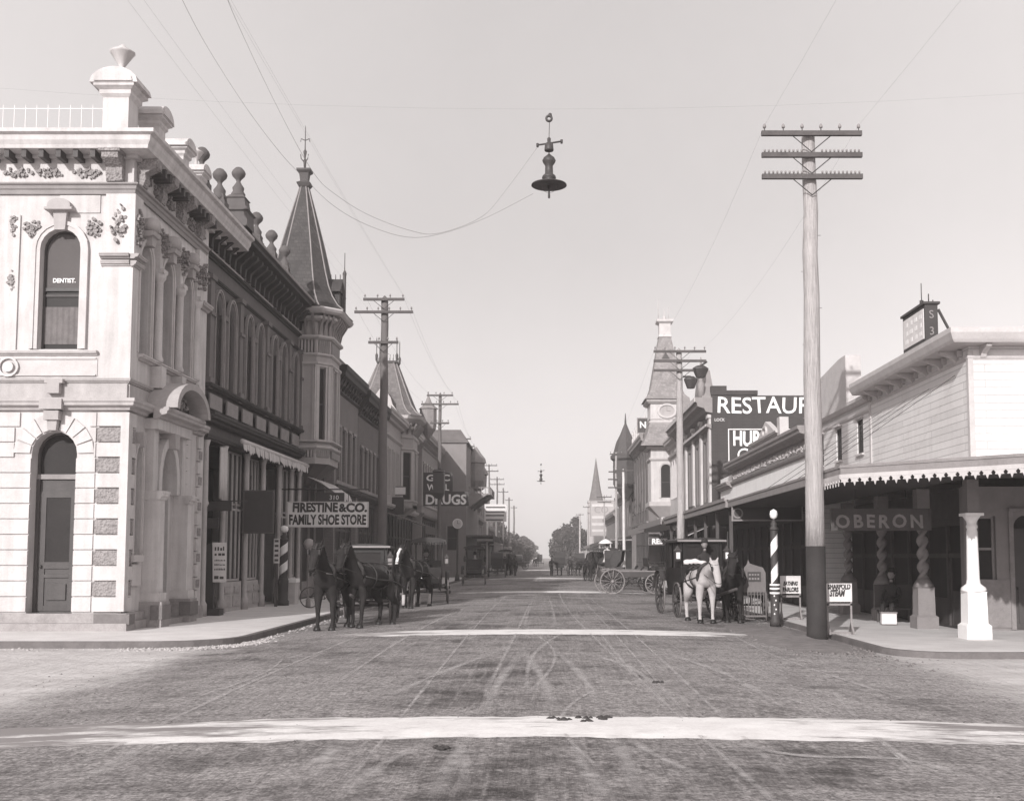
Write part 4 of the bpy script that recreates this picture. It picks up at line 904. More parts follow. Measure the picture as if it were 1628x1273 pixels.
    # ledge of step parapet
brick_blocks()
def mansard_block():
    b=thing('mansard_block','pale ornate block whose corner bay carries a truncated shingled spire','building',(-9.9,74,.15))
    cx,cy,a,c=-11.0,75.9,1.95,.75
    bay_tower(b,cx,cy,a,c,(5.2,11.0),[(5.2,.25,0),(5.6,.15,.08),(9.1,.15,.1),(9.9,.15,.1),(10.5,.25,.2)],(5.75,8.95,.85),cream,creamt,skip=(3,4,5))
    k=MB(); k.loft([(octo(cx,cy,a-1.0,c-.4),4.5),(octo(cx,cy,a-.05,c),5.2)]); k.build('bay_corbel',cream,b,0)
    ev=MB(); ev.loft([(octo(cx,cy,a+.1,c),10.9),(octo(cx,cy,a+.6,c+.1),11.2),(octo(cx,cy,a+.68,c+.1),11.4)]); ev.build('eave',creamt,b,0)
    br=MB()
    for T,L in edges_frames(octo(cx,cy,a,c)):
        br.T=T
        for u in [.1+i*(L-.2)/max(1,int(L/.4)) for i in range(int(L/.4)+1)]: br.prof([(0,10.2),(.06,10.2),(.45,10.8),(.45,10.98),(0,10.98)],u-.06,u+.06)
    br.build('eave_bracket',trim_g,b)
    rg=lambda t:octo(cx,cy,t,t*.25)
    pr=[(2.6,11.4),(2.15,11.7),(1.8,12.2),(1.25,13.6),(.62,15.3)]
    sp=MB(); sp.loft([(rg(t),z) for t,z in pr]); sp.build('spire',slate_l,b,0)
    hp=MB()
    for i in range(8): hp.tube([(rg(t)[i][0],rg(t)[i][1],z+.03) for t,z in pr],.06,5)
    hp.build('hip_roll',trim_g,b,0)
    cr=MB(); cr.box(cx-.72,cx+.72,cy-.72,cy+.72,15.3,15.42)
    for i in range(7):
        for s in (-.7,.7): cr.box(cx-.7+i*.23,cx-.67+i*.23,cy+s-.015,cy+s+.015,15.42,15.85)
    for sx in (-.7,.7):
        for sy in (-.7,.7): cr.lathe(cx+sx,cy+sy,[(.07,15.4),(.1,15.8),(.03,15.95),(.03,16.9),(0,17.1)],6)
    cr.build('cresting',trim_d,b,0)
    # curved gable on the camera side and a little corner turret
    gb=MB(FF(cy-a-.35)); gb.prism([(cx-1.1,11.4),(cx+1.0,11.4),(cx+1.0,11.7),(cx+.7,12.1),(cx+.55,12.6),(cx,13.4),(cx-.55,12.6),(cx-.7,12.1),(cx-1.1,11.7)],0,.3); gb.build('gable',creamt,b,0)
    tu=MB(); tx,ty=-8.35,cy+1.6; tu.lathe(tx,ty,[(.1,10.2),(.55,10.9),(.6,11.3),(.6,12.3),(.68,12.35),(.4,12.6),(.2,12.9),(.05,13.3),(.03,13.6)],8,False); tu.build('turret',trim_g,b,0)
    T=FL(-9.8); w=MB(T); ws=[67.0,69.0,71.0,73.0]; w.wall(64.9,83.0,5.0,10.6,0,-.4,[(u,.8,5.8,8.6,0) for u in (66.2,68.2,70.2,72.2,79.4,80.9,82.3)]); w.box(64.9,65.3,-9,-.4,.15,10.6); w.box(82.7,83,-9,-.4,.15,10.6); w.box(65.3,82.7,-9,-8.7,.15,10.6); w.build('wall',cream,b,0)
    for u in (66.2,68.2,70.2,72.2,79.4,80.9,82.3): window(b,T,u,.78,5.8,8.6,0,-.15,trim_d,glass,True,.08,creamt)
    c=MB(T); c.prof(cyma(10.3,.6,.6),64.9,83.0); c.prof(cyma(9.3,.2,.15),64.9,83); c.prof(cyma(4.9,.3,.25),64.9,83); c.build('cornice',creamt,b,0)
    r=MB(T); r.box(64.9,83,-9,-.3,10.6,10.75); r.build('roof',roofd,b)
    shopfront(b,T,65.1,82.8,.15,4.95,trim_d,-.3,5)
    aw=MB(T); aw.add([(65.5,0,4.6),(74.5,0,4.6),(74.5,2.6,3.7),(65.5,2.6,3.7),(65.5,0,4.66),(74.5,0,4.66),(74.5,2.6,3.76),(65.5,2.6,3.76)],[(0,1,2,3),(4,5,6,7),(0,1,5,4),(1,2,6,5),(2,3,7,6),(3,0,4,7)]); aw.box(65.5,74.5,2.6,2.64,3.3,3.76); aw.build('awning',canvas_d,b,0)
mansard_block()
def far_left():
    T=FL(-9.4)
    simple_block('narrow_block','grey block of narrow windows between the second spire and the DRUGS board',T,1,83.2,96,11.3,0,[84.3,86.,87.7,89.4,91.1,92.8,94.6],brick_l,trim_g,.8,.6,9,.75,6,9,0,True,creamt,fz=5,seed=3,par_h=.3)
    # large hall with plain side wall towards us
    b=thing('grey_hall','large grey hall with plain flat-topped side wall behind the DRUGS board','building',(-9.4,104,.15))
    w=MB(FF(96.3)); w.wall(-13.2,-7.0,.15,11.9,0,-.4,[(-12.4,.9,6.2,8.4,0),(-10.9,.9,6.2,8.4,0),(-8.2,1.0,2.5,4.6,0)]); w.T=ID; w.box(-7.4,-7.0,96.7,112,.15,11.9); w.box(-16,-13.2,96.3,96.7,.15,8.5); w.box(-13.2,-7.4,111.6,112,.15,11.9); w.build('wall',mat('grey_render',.2,.15,1.5,.9,.2,streak=.6),b,0)
    for u,zb,zh in ((-12.4,6.2,8.4),(-10.9,6.2,8.4),(-8.2,2.5,4.6)): window(b,FF(96.3),u,.88,zb,zh,0,-.1,trim_d,glass,True,.08,trim_g)
    r=MB(); r.loft([([(-13.4,96.1),(-6.8,96.1),(-6.8,112.2),(-13.4,112.2)],11.9),([(-12.6,97.5),(-7.6,97.5),(-7.6,111),(-12.6,111)],13.2)]); r.build('roof',roofd,b,0)
    T2=FL(-7.0)
    ob=MB(T2); ob.loft
    bayo=MB(); bayo.lathe(-6.6,103,[(.3,8.3),(.8,9.0),(.85,10.6),(1.0,10.7),(.9,11.1),(.5,11.6),(.1,12.2)],8,False); bayo.lathe(-6.6,107,[(.3,8.3),(.8,8.7),(.85,9.8),(1.0,9.9),(.9,10.2),(.5,10.8),(.1,11.3)],8,False); bayo.build('oriel',trim_g,b)
    bal=MB(T2); bal.box(99,107,0,2.0,7.5,7.62); bal.box(99,107,1.95,2.0,8.1,8.18); bal.box(99,99.06,0,2.0,8.1,8.18); [bal.box(99+i*.4,99.08+i*.4,1.95,2.0,7.62,8.1) for i in range(20)]; [bal.box(99,99.05,.1+i*.35,.16+i*.35,7.62,8.1) for i in range(6)]; bal.prof([(0,6.3),(1.7,7.5),(0,7.5)],99,99.2); bal.prof([(0,6.3),(1.7,7.5),(0,7.5)],103,103.2); bal.prof([(0,6.3),(1.7,7.5),(0,7.5)],106.7,106.9); bal.build('balcony',trim_g,b,0)
    aw=MB(T2); aw.box(96.4,111,0.01,2.4,3.7,3.82); aw.box(96.4,111,2.35,2.42,3.3,3.7); aw.build('awning',canvas_d,b,0)
    sf=MB(T2); sf.box(97,111,.0,.05,.15,3.6); sf.build('shop_glass',glass_s,b)
    # smaller and smaller blocks to the end of the street
    S=[('weatherboard_shop','pale weatherboard shop with veranda just past the grey hall',112.3,124,7.6,siding,-7.6,[114,116.5,119,121.5],.9),
       ('veranda_shop','low dark shop with deep veranda behind the striped board',124.3,140,6.6,mat('weathered_boards',.18,.2,1.5,.85,.3,'board'),-8.2,[],.9),
       ('far_brick_shop','two-storey brick shop far down the left side',140.5,158,10.,brick_m,-8.6,[143,147,151,155],1.2),
       ('far_low_store','low pale store far down the left side near the trees',158.5,182,6.2,siding,-8.6,[],1.),
       ('far_gabled_store','last dark store on the left before the street trees',182.5,205,8.5,brick_d,-8.8,[186,191,196,201],1.2)]
    for i,(n,l,A,B,zt,m_,X,ws,ww) in enumerate(S):
        T=FL(X); bb=simple_block(n,l,T,1,A,B,zt,0,ws,m_,trim_g,.6,.5,8,ww,4.9,zt-1.6,0,False,None,fz=3.9,seed=i,par_h=.5)
        g=MB(T); g.box(A+.4,B-.4,-.3,-.25,.3,3.9); g.build('shop_glass',glass_s,bb)
        a=MB(T); a.box(A+.2,B-.2,0,2.5,3.6,3.72); a.build('awning',canvas_d if i%2 else canvas_l,bb)
        p=MB(T)
        for k in range(5): p.box(A+.4+(B-A-.9)*k/4,A+.52+(B-A-.9)*k/4,2.3,2.42,.15,3.6)
        p.build('veranda_post',trim_w,bb)
far_left()
# ---------------- right side ----------------
RX=9.3
def fringe(mb,p0,p1,z,t=.02,w=.23,h=.2,off=0):
    """scalloped drop trim of pierced pendants between two plan points"""
    L=math.hypot(p1[0]-p0[0],p1[1]-p0[1]); T=FA(p0[0],p0[1],math.atan2(p1[1]-p0[1],p1[0]-p0[0])); n=int(L/w); w=L/n; mb.T=T
    mb.box(0,L,off,off+t,z-.085,z-.055); mb.box(0,L,off+.002,off+t-.002,z-.055,z)
    for i in range(n):
        u=(i+.5)*w
        mb.prism([(u-w*.46,z-.088),(u+w*.46,z-.088),(u+w*.30,z-.13),(u+w*.38,z-.17),(u+w*.12,z-.17),(u,z-.25),(u-w*.12,z-.17),(u-w*.38,z-.17),(u-w*.30,z-.13)],off,off+t)
    mb.T=ID
def corner_saloon():
    b=thing('corner_saloon','white clapboard corner saloon with bracketed eave and wide scallop-edged awning','building',(9.3,24,.13))
    TR,TFr=FR(RX),FF(23.95)
    w=MB(TR); w.wall(23.95,31.3,3.8,6.52,0,-.25,[]); w.wall(31.3,38.2,3.8,6.35,0,-.25,[(32.4,.62,4.95,5.95,0),(34.75,.62,4.95,5.95,0),(37.0,.62,4.95,5.95,0)])
    w.T=TFr; w.box(RX+.25,24,-.25,0,3.8,6.52); w.T=ID; w.box(23.7,24,24.2,38,.13,6.4); w.box(RX+.25,24,37.9,38.2,.13,6.35)
    w.build('wall',clap,b,0)
    cb=MB(); cb.box(RX-.03,RX+.09,23.92,24.04,3.8,6.42); cb.box(RX-.03,RX,31.24,31.4,3.8,6.35); cb.build('corner_board',trim_w,b)
    fr=MB(TR); fr.prof(cyma(6.22,.08,.05),23.95,31.3,1,0); fr.prof(cyma(6.05,.1,.06),31.4,38.2); fr.T=TFr; fr.prof(cyma(6.22,.08,.05),RX,24,1,0); fr.build('frieze_moulding',trim_w,b)
    ev=MB(TR); ep=[(0,6.54),(.0,6.52),(.5,6.52),(.54,6.58),(.6,6.72),(.6,6.83),(-.05,6.86),(-.05,6.54)]; ev.prof(ep,23.95,31.35,1,0); ev.T=TFr; ev.prof(ep,RX,24,1,0)
    ev.T=TR; ev.prof([(0,6.35),(.12,6.36),(.2,6.45),(.2,6.55),(-.05,6.58),(-.05,6.35)],31.37,38.2); ev.build('eave',trim_w,b,0)
    br=MB(TR)
    u=24.6
    while u<31.2: br.prof([(0,6.27),(.07,6.27),(.12,6.35),(.4,6.46),(.42,6.515),(0,6.515)],u-.06,u+.06); u+=.98
    u=24.1
    while u<31.0: br.box(u+.2,u+.29,0.002,.09,6.36,6.505); u+=.98
    br.T=TFr; u=RX+.3
    while u<18: br.prof([(0,6.27),(.07,6.27),(.12,6.35),(.4,6.46),(.42,6.515),(0,6.515)],u-.06,u+.06); u+=1.6
    br.build('eave_bracket',trim_w,b,40)
    r=MB(); r.box(RX+.05,24,24,31.3,6.8,6.88); r.box(RX+.05,24,31.3,38,6.5,6.6); r.build('roof',roofd,b)
    for u in (32.4,34.75,37.0):
        wn=window(b,TR,u,.62,4.95,5.95,0,-.03,trim_d,glass,False,0,None,None,.03); h=MB(TR); h.box(u-.4,u+.4,.0,.12,6.0,6.06) if u>33 else h.box(u-.38,u+.38,0,.05,5.98,6.03); h.box(u-.38,u+.38,0,.07,4.88,4.94); h.build('window_trim',trim_w,wn,0)
    for (y0,y1,z0) in ((24.7,27.2,6.0),(26.4,29.0,5.95),(28.2,30.8,5.9),(30.2,33.0,5.9)):
        st_=MB(); st_.tube([(9.27,y0,z0),(6.5,y1,3.86)],.007,4); st_.build('awning_stay',iron,b)
    # false-front chimney wall behind
    c=MB(TR); c.prism([(33.9,6.5),(37.5,6.5),(37.5,7.9),(34.7,8.17),(33.9,8.17)],-.5,-.02); c.build('parapet_wall',siding if False else trim_w,b)
    # awning: sloping boarded roof, chamfered at the street corner
    P_out=[(24,20.7),(9.15,20.7),(6.35,23.55),(6.35,38.2)]; P_in=[(24,23.94),(9.31,23.94),(9.29,23.97),(9.29,38.2)]
    a=MB(); vs=[];n=4
    for p,z in ((P_out,3.78),(P_in,3.95)): vs+=[(x,y,z) for x,y in p]
    vs+=[(x,y,z-.07) for x,y,z in vs]
    fs=[]
    for i in range(n-1): fs+=[(i,i+1,i+5,i+4),(i+8,i+9,i+13,i+12),(i,i+1,i+9,i+8),(i+4,i+5,i+13,i+12)]
    fs+=[(0,4,12,8),(3,7,15,11)]
    a.add(vs,fs); a.build('awning',mat('awning_roofing',.3,.15,2.,.8,.3),b,0)
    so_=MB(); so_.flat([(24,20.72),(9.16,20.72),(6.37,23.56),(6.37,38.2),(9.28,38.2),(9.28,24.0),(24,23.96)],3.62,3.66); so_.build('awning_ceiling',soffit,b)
    fa=MB()
    for p,q in zip(P_out[:-1],P_out[1:]):
        d=Vector((q[0]-p[0],q[1]-p[1])).normalized(); T=FA(p[0],p[1],math.atan2(d.y,d.x)); L=math.hypot(q[0]-p[0],q[1]-p[1]); fa.T=T; s=-1
        fa.box(0,L,-.03,.03,3.62,3.80); fa.box(0,L,-.05,.05,3.80,3.86)
    fa.T=ID; fa.build('awning_fascia',trim_g,b,0)
    fg=MB(); fringe(fg,(24,20.64),(9.12,20.64),3.66); fringe(fg,(9.12,20.64),(6.28,23.5),3.66); fringe(fg,(6.28,23.5),(6.28,26.5),3.66); fg.build('awning_fringe',trim_w,b,0)
    # ground floor: recessed walls
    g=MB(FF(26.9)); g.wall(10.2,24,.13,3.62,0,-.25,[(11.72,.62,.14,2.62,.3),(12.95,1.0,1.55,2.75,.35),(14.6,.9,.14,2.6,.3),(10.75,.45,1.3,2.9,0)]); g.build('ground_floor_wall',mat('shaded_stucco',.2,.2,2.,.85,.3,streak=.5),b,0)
    gf=MB(FF(26.9)); gf.box(11.28,11.39,0,.06,.14,3.0); gf.box(12.05,12.16,0,.06,.14,3.0); gf.box(11.28,12.16,0,.1,3.0,3.08); gf.box(12.16,13.7,0,.05,.2,1.5); gf.box(12.3,13.6,.05,.07,.4,1.3); gf.box(10.25,11.28,0,.03,.2,1.35); gf.box(12.3,13.55,0,.14,1.5,1.56); gf.build('wainscot',mat('wainscot',.22,.25,4.,.85,.4),b)
    window(b,FF(26.9),12.95,.98,1.56,2.75,.34,-.1,trim_g,glass_s,True,.08,trim_g); window(b,FF(26.9),10.75,.44,1.3,2.9,0,-.1,trim_g,glass_s)
    for u,ww in ((11.72,.6),(14.6,.88)):
        d=MB(FF(26.9)); d.box(u-ww/2,u+ww/2,-.16,-.1,.14,2.6); d.box(u-ww/2+.1,u+ww/2-.1,-.1,-.08,.3,1.1); do=d.build('door',wood_m,b,0); k=MB(FF(26.9)); k.lathe(u-ww/2+.08,-.06,[(0,1.1),(.03,1.12),(.03,1.16),(0,1.18)],6); k.build('handle',iron,do)
    s=MB(FR(10.4)); s.box(27.15,38,-.2,0,2.9,3.62); s.build('shop_lintel',trim_d,b); shopfront(b,FR(10.4),27.2,38.0,.13,2.95,trim_d,-.1,9)
    # columns
    def column(x,y,kind):
        c=MB(); c.sq(x,y,[(.27,.13),(.27,.42),(.245,.44),(.215,.47),(.205,1.12),(.215,1.15)])
        base=c.build('column_base',sign_w if kind=='plain' else mat('grey_column',.2,.2,3.,.8,.2,streak=.3),b)
        s=MB()
        if kind=='plain': s.lathe(x,y,[(.25,1.15),(.27,1.19),(.25,1.24),(.15,1.32),(.135,1.42),(.115,2.45),(.1,2.52),(.12,2.54),(.12,2.58),(.1,2.62),(.11,2.68),(.19,2.8)],18); s.sq(x,y,[(.2,2.8),(.2,2.86)]); s.build('column_shaft',sign_w,b); s=MB(); s.sq(x,y,[(.13,2.86),(.13,3.6)]); s.build('column_post',mat('grey_column',.2,.2,3.,.8,.2,streak=.3),b)  # post above the capital is a darker grey than the white shaft
        else:
            rings=[];N=60;seg=14;vs=[]
            for i in range(N+1):
                z=1.36+1.5*i/N; tw=i/N*math.pi*2*2.3
                for j in range(seg):
                    a_=2*math.pi*j/seg; rr=.105+.045*math.cos(2*a_-2*tw); vs.append((x+rr*math.cos(a_),y+rr*math.sin(a_),z))
            fs=[(i*seg+j,i*seg+(j+1)%seg,(i+1)*seg+(j+1)%seg,(i+1)*seg+j) for i in range(N) for j in range(seg)]
            s.add(vs,fs,True); s.lathe(x,y,[(.25,1.15),(.24,1.22),(.13,1.38)],14); s.lathe(x,y,[(.11,2.82),(.13,2.86),(.12,2.9),(.19,3.05),(.2,3.1)],14); s.sq(x,y,[(.16,3.1),(.16,3.6)]); s.build('twisted_shaft',MATS['grey_column'],b,0)
    column(9.35,24.2,'plain'); column(9.45,27.7,'twist'); column(9.5,31.2,'twist'); column(9.5,34.7,'twist')
    return b
corner_saloon()
def low_shop():
    T=FR(RX); A,B=38.3,58.5
    b=thing('low_white_shop','low white shopfront row with lettered cornice and small rounded gable','building',(RX,48,.13))
    w=MB(T); w.box(A,B,-.3,0,3.8,6.0); w.box(A,A+.3,-12,-.3,.13,6.0); w.box(B-.3,B,-12,-.3,.13,6.0); w.box(A+.3,B-.3,-12,-11.7,.13,6); w.build('wall',mat('white_boards',.76,.12,1.2,.8,.3,streak=.6),b,0)
    r=MB(T); r.box(A,B,-12,-.3,5.8,5.9); r.build('roof',roofd,b)
    c=MB(T); c.prof(cyma(6.05,.45,.5),A,54.6); c.prof(cyma(5.45,.15,.15),A,54.6); c.box(A,54.6,-.3,.06,5.6,6.05); c.prof(cyma(5.35,.3,.35),54.7,B+.1); c.build('cornice',trim_g,b,0)
    # raised lettering worn past reading becomes low relief blocks
    sc2=MB(T)
    for i in range(26): scroll(sc2,A+.6+i*.6,5.82,.45,.26,.1,i+50)
    sc2.build('frieze_relief',trim_w,b,0)
    g=MB(T); g.box(43.2,48.6,-.1,.1,6.4,6.72); g.prof(cyma(6.72,.16,.2,.1),43.0,48.8)
    g.prism([(44.0,6.88),(47.6,6.88),(47.6,6.95),(46.6,7.3),(45.8,7.55),(45.0,7.3),(44.0,6.95)],-.1,.12)
    O=[(45.8+.42*math.cos(t*.3927),7.12+.24*math.sin(t*.3927)) for t in range(17)]; I=[(45.8+.3*math.cos(t*.3927),7.12+.15*math.sin(t*.3927)) for t in range(17)]; g.ring(O,I,.12,.2); g.box(42.6,43.1,-.15,.2,6.4,7.35)
    g.build('gable',trim_w,b,0)
    p=MB(T)
    for i in range(10): p.prism([(43.6+i*.5,6.45),(43.85+i*.5,6.45),(43.85+i*.5,6.65),(43.725+i*.5,6.7),(43.6+i*.5,6.65)],.1,.13)
    p.build('gable_panel',trim_d,b)
    a=MB(T); a.add([(A,0,4.02),(B+26,0,4.02),(B+26,3.0,3.85),(A,3.0,3.85),(A,0,4.09),(B+26,0,4.09),(B+26,3.0,3.92),(A,3.0,3.92)],[(0,1,2,3),(4,5,6,7),(0,1,5,4),(1,2,6,5),(2,3,7,6),(3,0,4,7)])
    a.v=a.v; a=MB(T)
    a.add([(A,0,4.0),(B,0,4.0),(B,3.0,3.82),(A,3.0,3.82),(A,0,4.07),(B,0,4.07),(B,3.0,3.89),(A,3.0,3.89)],[(0,1,2,3),(4,5,6,7),(0,1,5,4),(1,2,6,5),(2,3,7,6),(3,0,4,7)]); a.box(A,B,2.95,3.05,3.62,3.9); a.box(A,B,3.05,3.1,3.84,3.96); a.build('awning',trim_g,b,0)
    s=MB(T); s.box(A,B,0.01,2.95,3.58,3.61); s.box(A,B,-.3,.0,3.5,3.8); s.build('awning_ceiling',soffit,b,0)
    ps=MB(T)
    for i in range(7): ps.box(A+.6+i*3.1,A+.72+i*3.1,2.7,2.82,.13,3.6)
    ps.build('awning_post',trim_d,b)
    d=MB(T); d.box(49.5,50.8,2.6,2.7,4.05,4.2) ; d.box(45,49,1.5,1.6,4.0,4.25); d.build('roof_ledger',trim_d,b)
    shopfront(b,T,A,B,.13,3.5,trim_d,-.3,11)
low_shop()
def restaurant_block():
    T=FR(9.05); TF=FF(59.8); A,B=59.8,74.5
    b=thing('restaurant_block','tall dark-sided block with RESTAURANT painted on its wall and white corner piers','building',(9.05,60,.13))
    w=MB(TF); w.box(9.05,26,-.4,0,.13,10.72); w.box(9.05,9.9,-.39,.03,10.75,11.25); w.box(9.9,11.6,-.38,.02,10.75,11.0); w.build('side_wall',mat('dark_painted_brick',.055,.25,1.5,.9,.4,'brick',pv=1.25,streak=.5),b,0)
    f=MB(T); ws=[61.4,62.5,64.6,65.7,68.0,69.1,71.6,72.7]; f.wall(A+.4,B,4.4,9.6,0,-.35,[(u,.75,5.0,8.4,0) for u in ws]); f.box(A+.4,B,-.35,0,9.6,10.6); f.box(B-.3,B,-12,-.35,.13,10.6); f.build('wall',mat('grey_front_paint',.16,.2,2.,.85,.3,streak=.5),b,0)
    for u in ws: window(b,T,u,.74,5.0,8.4,0,-.12,trim_d,glass,True,0)
    p=MB(T)
    for u in (60.25,63.55,66.9,70.4,74.2): p.box(u-.28,u+.28,0,.12,4.4,9.5); p.box(u-.34,u+.34,0,.2,9.5,9.7); p.box(u-.34,u+.34,0,.2,4.4,4.8)
    p.build('white_pier',stucco,b)
    c=MB(T); c.prof(cyma(9.75,.85,.9),A-.1,B+.1); c.prof(cyma(8.9,.25,.3),A,B); c.build('cornice',trim_g,b,0); cf=MB(T); cf.box(A-.1,B+.1,.9,.94,10.35,10.6); cf.box(A,B,.3,.33,9.0,9.14); cf.build('cornice_fillet',trim_w,b)
    pk=MB(T); pk.prism([(A,10.6),(A+3.4,10.6),(A+1.7,12.4)],-.2,.5); pk.prism([(68,10.6),(73,10.6),(70.5,12.2)],-.2,.5); pk.lathe(A+.3,.5,[(.2,10.6),(.2,11.4),(.08,11.6),(.14,11.9),(.02,12.9)],8); pk.build('pediment',trim_g,b)
    r=MB(T); r.box(A+.4,B,-12,-.35,10.4,10.5); r.build('roof',roofd,b)
    text('RESTAURANT',.88,TF,13.25,9.75,.035,sign_w,b,width=7.7,bold=.012)
    text('R',1.12,TF,9.72,9.56,.04,sign_w,b,bold=.012) if False else None
    fr=MB(TF)
    for (x0,x1,z0,z1) in ((9.95,15.0,8.83,8.88),(9.95,15.0,7.0,7.05),(9.95,10.0,7.05,8.83)): fr.box(x0,x1,.0,.03,z0,z1)
    fr.build('painted_border',sign_w,b,0)
    text('HUR',.78,TF,11.0,7.98,.02,sign_w,b,width=1.55,bold=.035); text('CA',.62,TF,10.95,7.2,.02,sign_w,b,width=1.0,bold=.008,slant=.3)
    text('LOCK',.16,TF,9.5,9.3,.02,sign_l,b,width=.55)
    a=MB(T); a.box(A,B,0.01,2.75,3.85,3.95); a.box(A,B,2.75,2.83,3.68,4.0); a.build('awning',trim_g,b,0)
    s=MB(T); s.box(A+.4,B,0,.2,3.95,4.4); s.build('shop_cornice',trim_g,b)
    shopfront(b,T,A+.45,B-.3,.13,3.9,trim_d,-.3,21)
    aw=MB(T)
    for i in range(10):   # striped canvas under the awning
        u=60.5+i*.5; aw.add([(u,.1,3.6),(u+.3,.1,3.6),(u+.3,1.7,2.9),(u,1.7,2.9),(u,.1,3.57),(u+.3,.1,3.57),(u+.3,1.7,2.87),(u,1.7,2.87)],[(0,1,2,3),(4,5,6,7),(0,1,5,4),(1,2,6,5),(2,3,7,6),(3,0,4,7)])
    aw.build('striped_canvas',canvas_l,b,0)
restaurant_block()
def clock_tower_block():
    b=thing('clock_tower_block','ornate cream block with shingled clock tower rising beside the slender pole','building',(8.8,80,.13))
    cx,cy,a=8.85,81.2,1.2
    t=MB(); T4=edges_frames([(cx+a,cy-a),(cx+a,cy+a),(cx-a,cy+a),(cx-a,cy-a)][::1])
    t.box(cx-a,cx+a,cy-a+.2,cy+a,5.9,13.3)
    TF=FF(cy-a); t.T=TF; t.wall(cx-a,cx+a,5.9,13.3,0,-.198,[(cx-.1,.75,6.2,8.3,.35)]); t.build('tower_wall',stucco,b,0)
    window(b,TF,cx-.1,.74,6.2,8.3,.34,-.08,trim_d,glass,True,.12,trim_w)
    k=MB(); k.sq(cx,cy,[(.5,4.8),(1.35,5.6),(1.35,5.9)]); k.build('tower_corbel',creamt,b)
    sk=MB(); sk.sq(cx,cy,[(2.0,9.95),(1.75,10.2),(1.45,10.9),(1.3,11.6)]); sk.build('tower_skirt_roof',mat('pale_shingles',.3,.2,1.5,.8,.6,'shingle'),b)
    m=MB(); 
    for z,h,p in ((8.9,.2,.12),(9.75,.2,.35),(11.6,.2,.1),(13.1,.3,.3),(11.9,.12,.06)): m.sq(cx,cy,[(a+p*.4,z),(a+p,z+h*.5),(a+p,z+h)])
    m.build('tower_moulding',creamt,b,0)
    cl=MB(TF); O=[(cx+.72*math.cos(i*.2618),12.55+.0+.55*math.sin(i*.2618)) for i in range(25)]; I=[(cx+.55*math.cos(i*.2618),12.55+.42*math.sin(i*.2618)) for i in range(25)]; cl.ring(O,I,0,.14); cl.build('clock_surround',trim_w,b,0)
    cf=MB(TF); cf.prism(I[:-1],0,.06); co=cf.build('clock_face',stucco_g,b,0); h=MB(TF); h.box(cx-.02,cx+.02,.06,.08,12.55,12.9); h.box(cx,cx+.28,.06,.08,12.53,12.57); h.build('clock_hand',trim_g,co,0)
    r=MB(); r.sq(cx,cy,[(1.65,13.4),(1.3,13.8),(1.1,14.4),(.8,16.2),(.45,18.2)]); r.build('tower_roof',mat('pale_shingles',.3,.2,1.5,.8,.6,'shingle'),b)
    d=MB(TF); d.prism([(cx-.3,15.9),(cx+.3,15.9),(cx+.3,16.5),(cx,17.0),(cx-.3,16.5)],-.9,-.45); d.build('roof_louvre',trim_d,b)
    c=MB(); c.sq(cx,cy,[(.5,18.2),(.42,18.4),(.42,19.2),(.62,19.35),(.62,19.5),(.45,19.55)]); c.lathe(cx-.45,cy,[(.03,19.5),(.02,21.2)],5); c.lathe(cx+.3,cy,[(.03,19.5),(.02,20.6)],5); c.lathe(cx,cy,[(.1,19.5),(.15,19.7),(.03,19.9),(.02,20.4)],6); c.build('tower_cap',trim_w,b)
    T=FR(9.05); f=MB(T); ws=[75.6,77.,78.4,84.2,86,88]; f.wall(74.6,89.5,4.2,10.0,0,-.35,[(u,.7,6.0,8.2,.35) for u in ws]); f.box(74.6,75,-10,-.35,.13,10); f.box(89.2,89.5,-10,-.35,.13,10); f.build('wall',stucco,b,0)
    for u in ws: window(b,T,u,.7,6.0,8.2,.34,-.12,trim_d,glass,True,.1,trim_w)
    cc=MB(T); cc.prof(cyma(9.6,.6,.6),74.6,89.5); cc.prof(cyma(8.9,.2,.2),74.6,89.5); cc.build('cornice',creamt,b,0); rr=MB(T); rr.box(74.6,89.5,-10,-.3,10,10.15); rr.build('roof',roofd,b)
    shopfront(b,T,75,89.2,.13,4.2,trim_d,-.3,31); aw=MB(T); aw.box(74.6,89.5,0.01,2.3,3.9,4.0); aw.box(74.6,89.5,2.3,2.38,3.6,4.05); aw.build('awning',trim_g,b,0)
clock_tower_block()
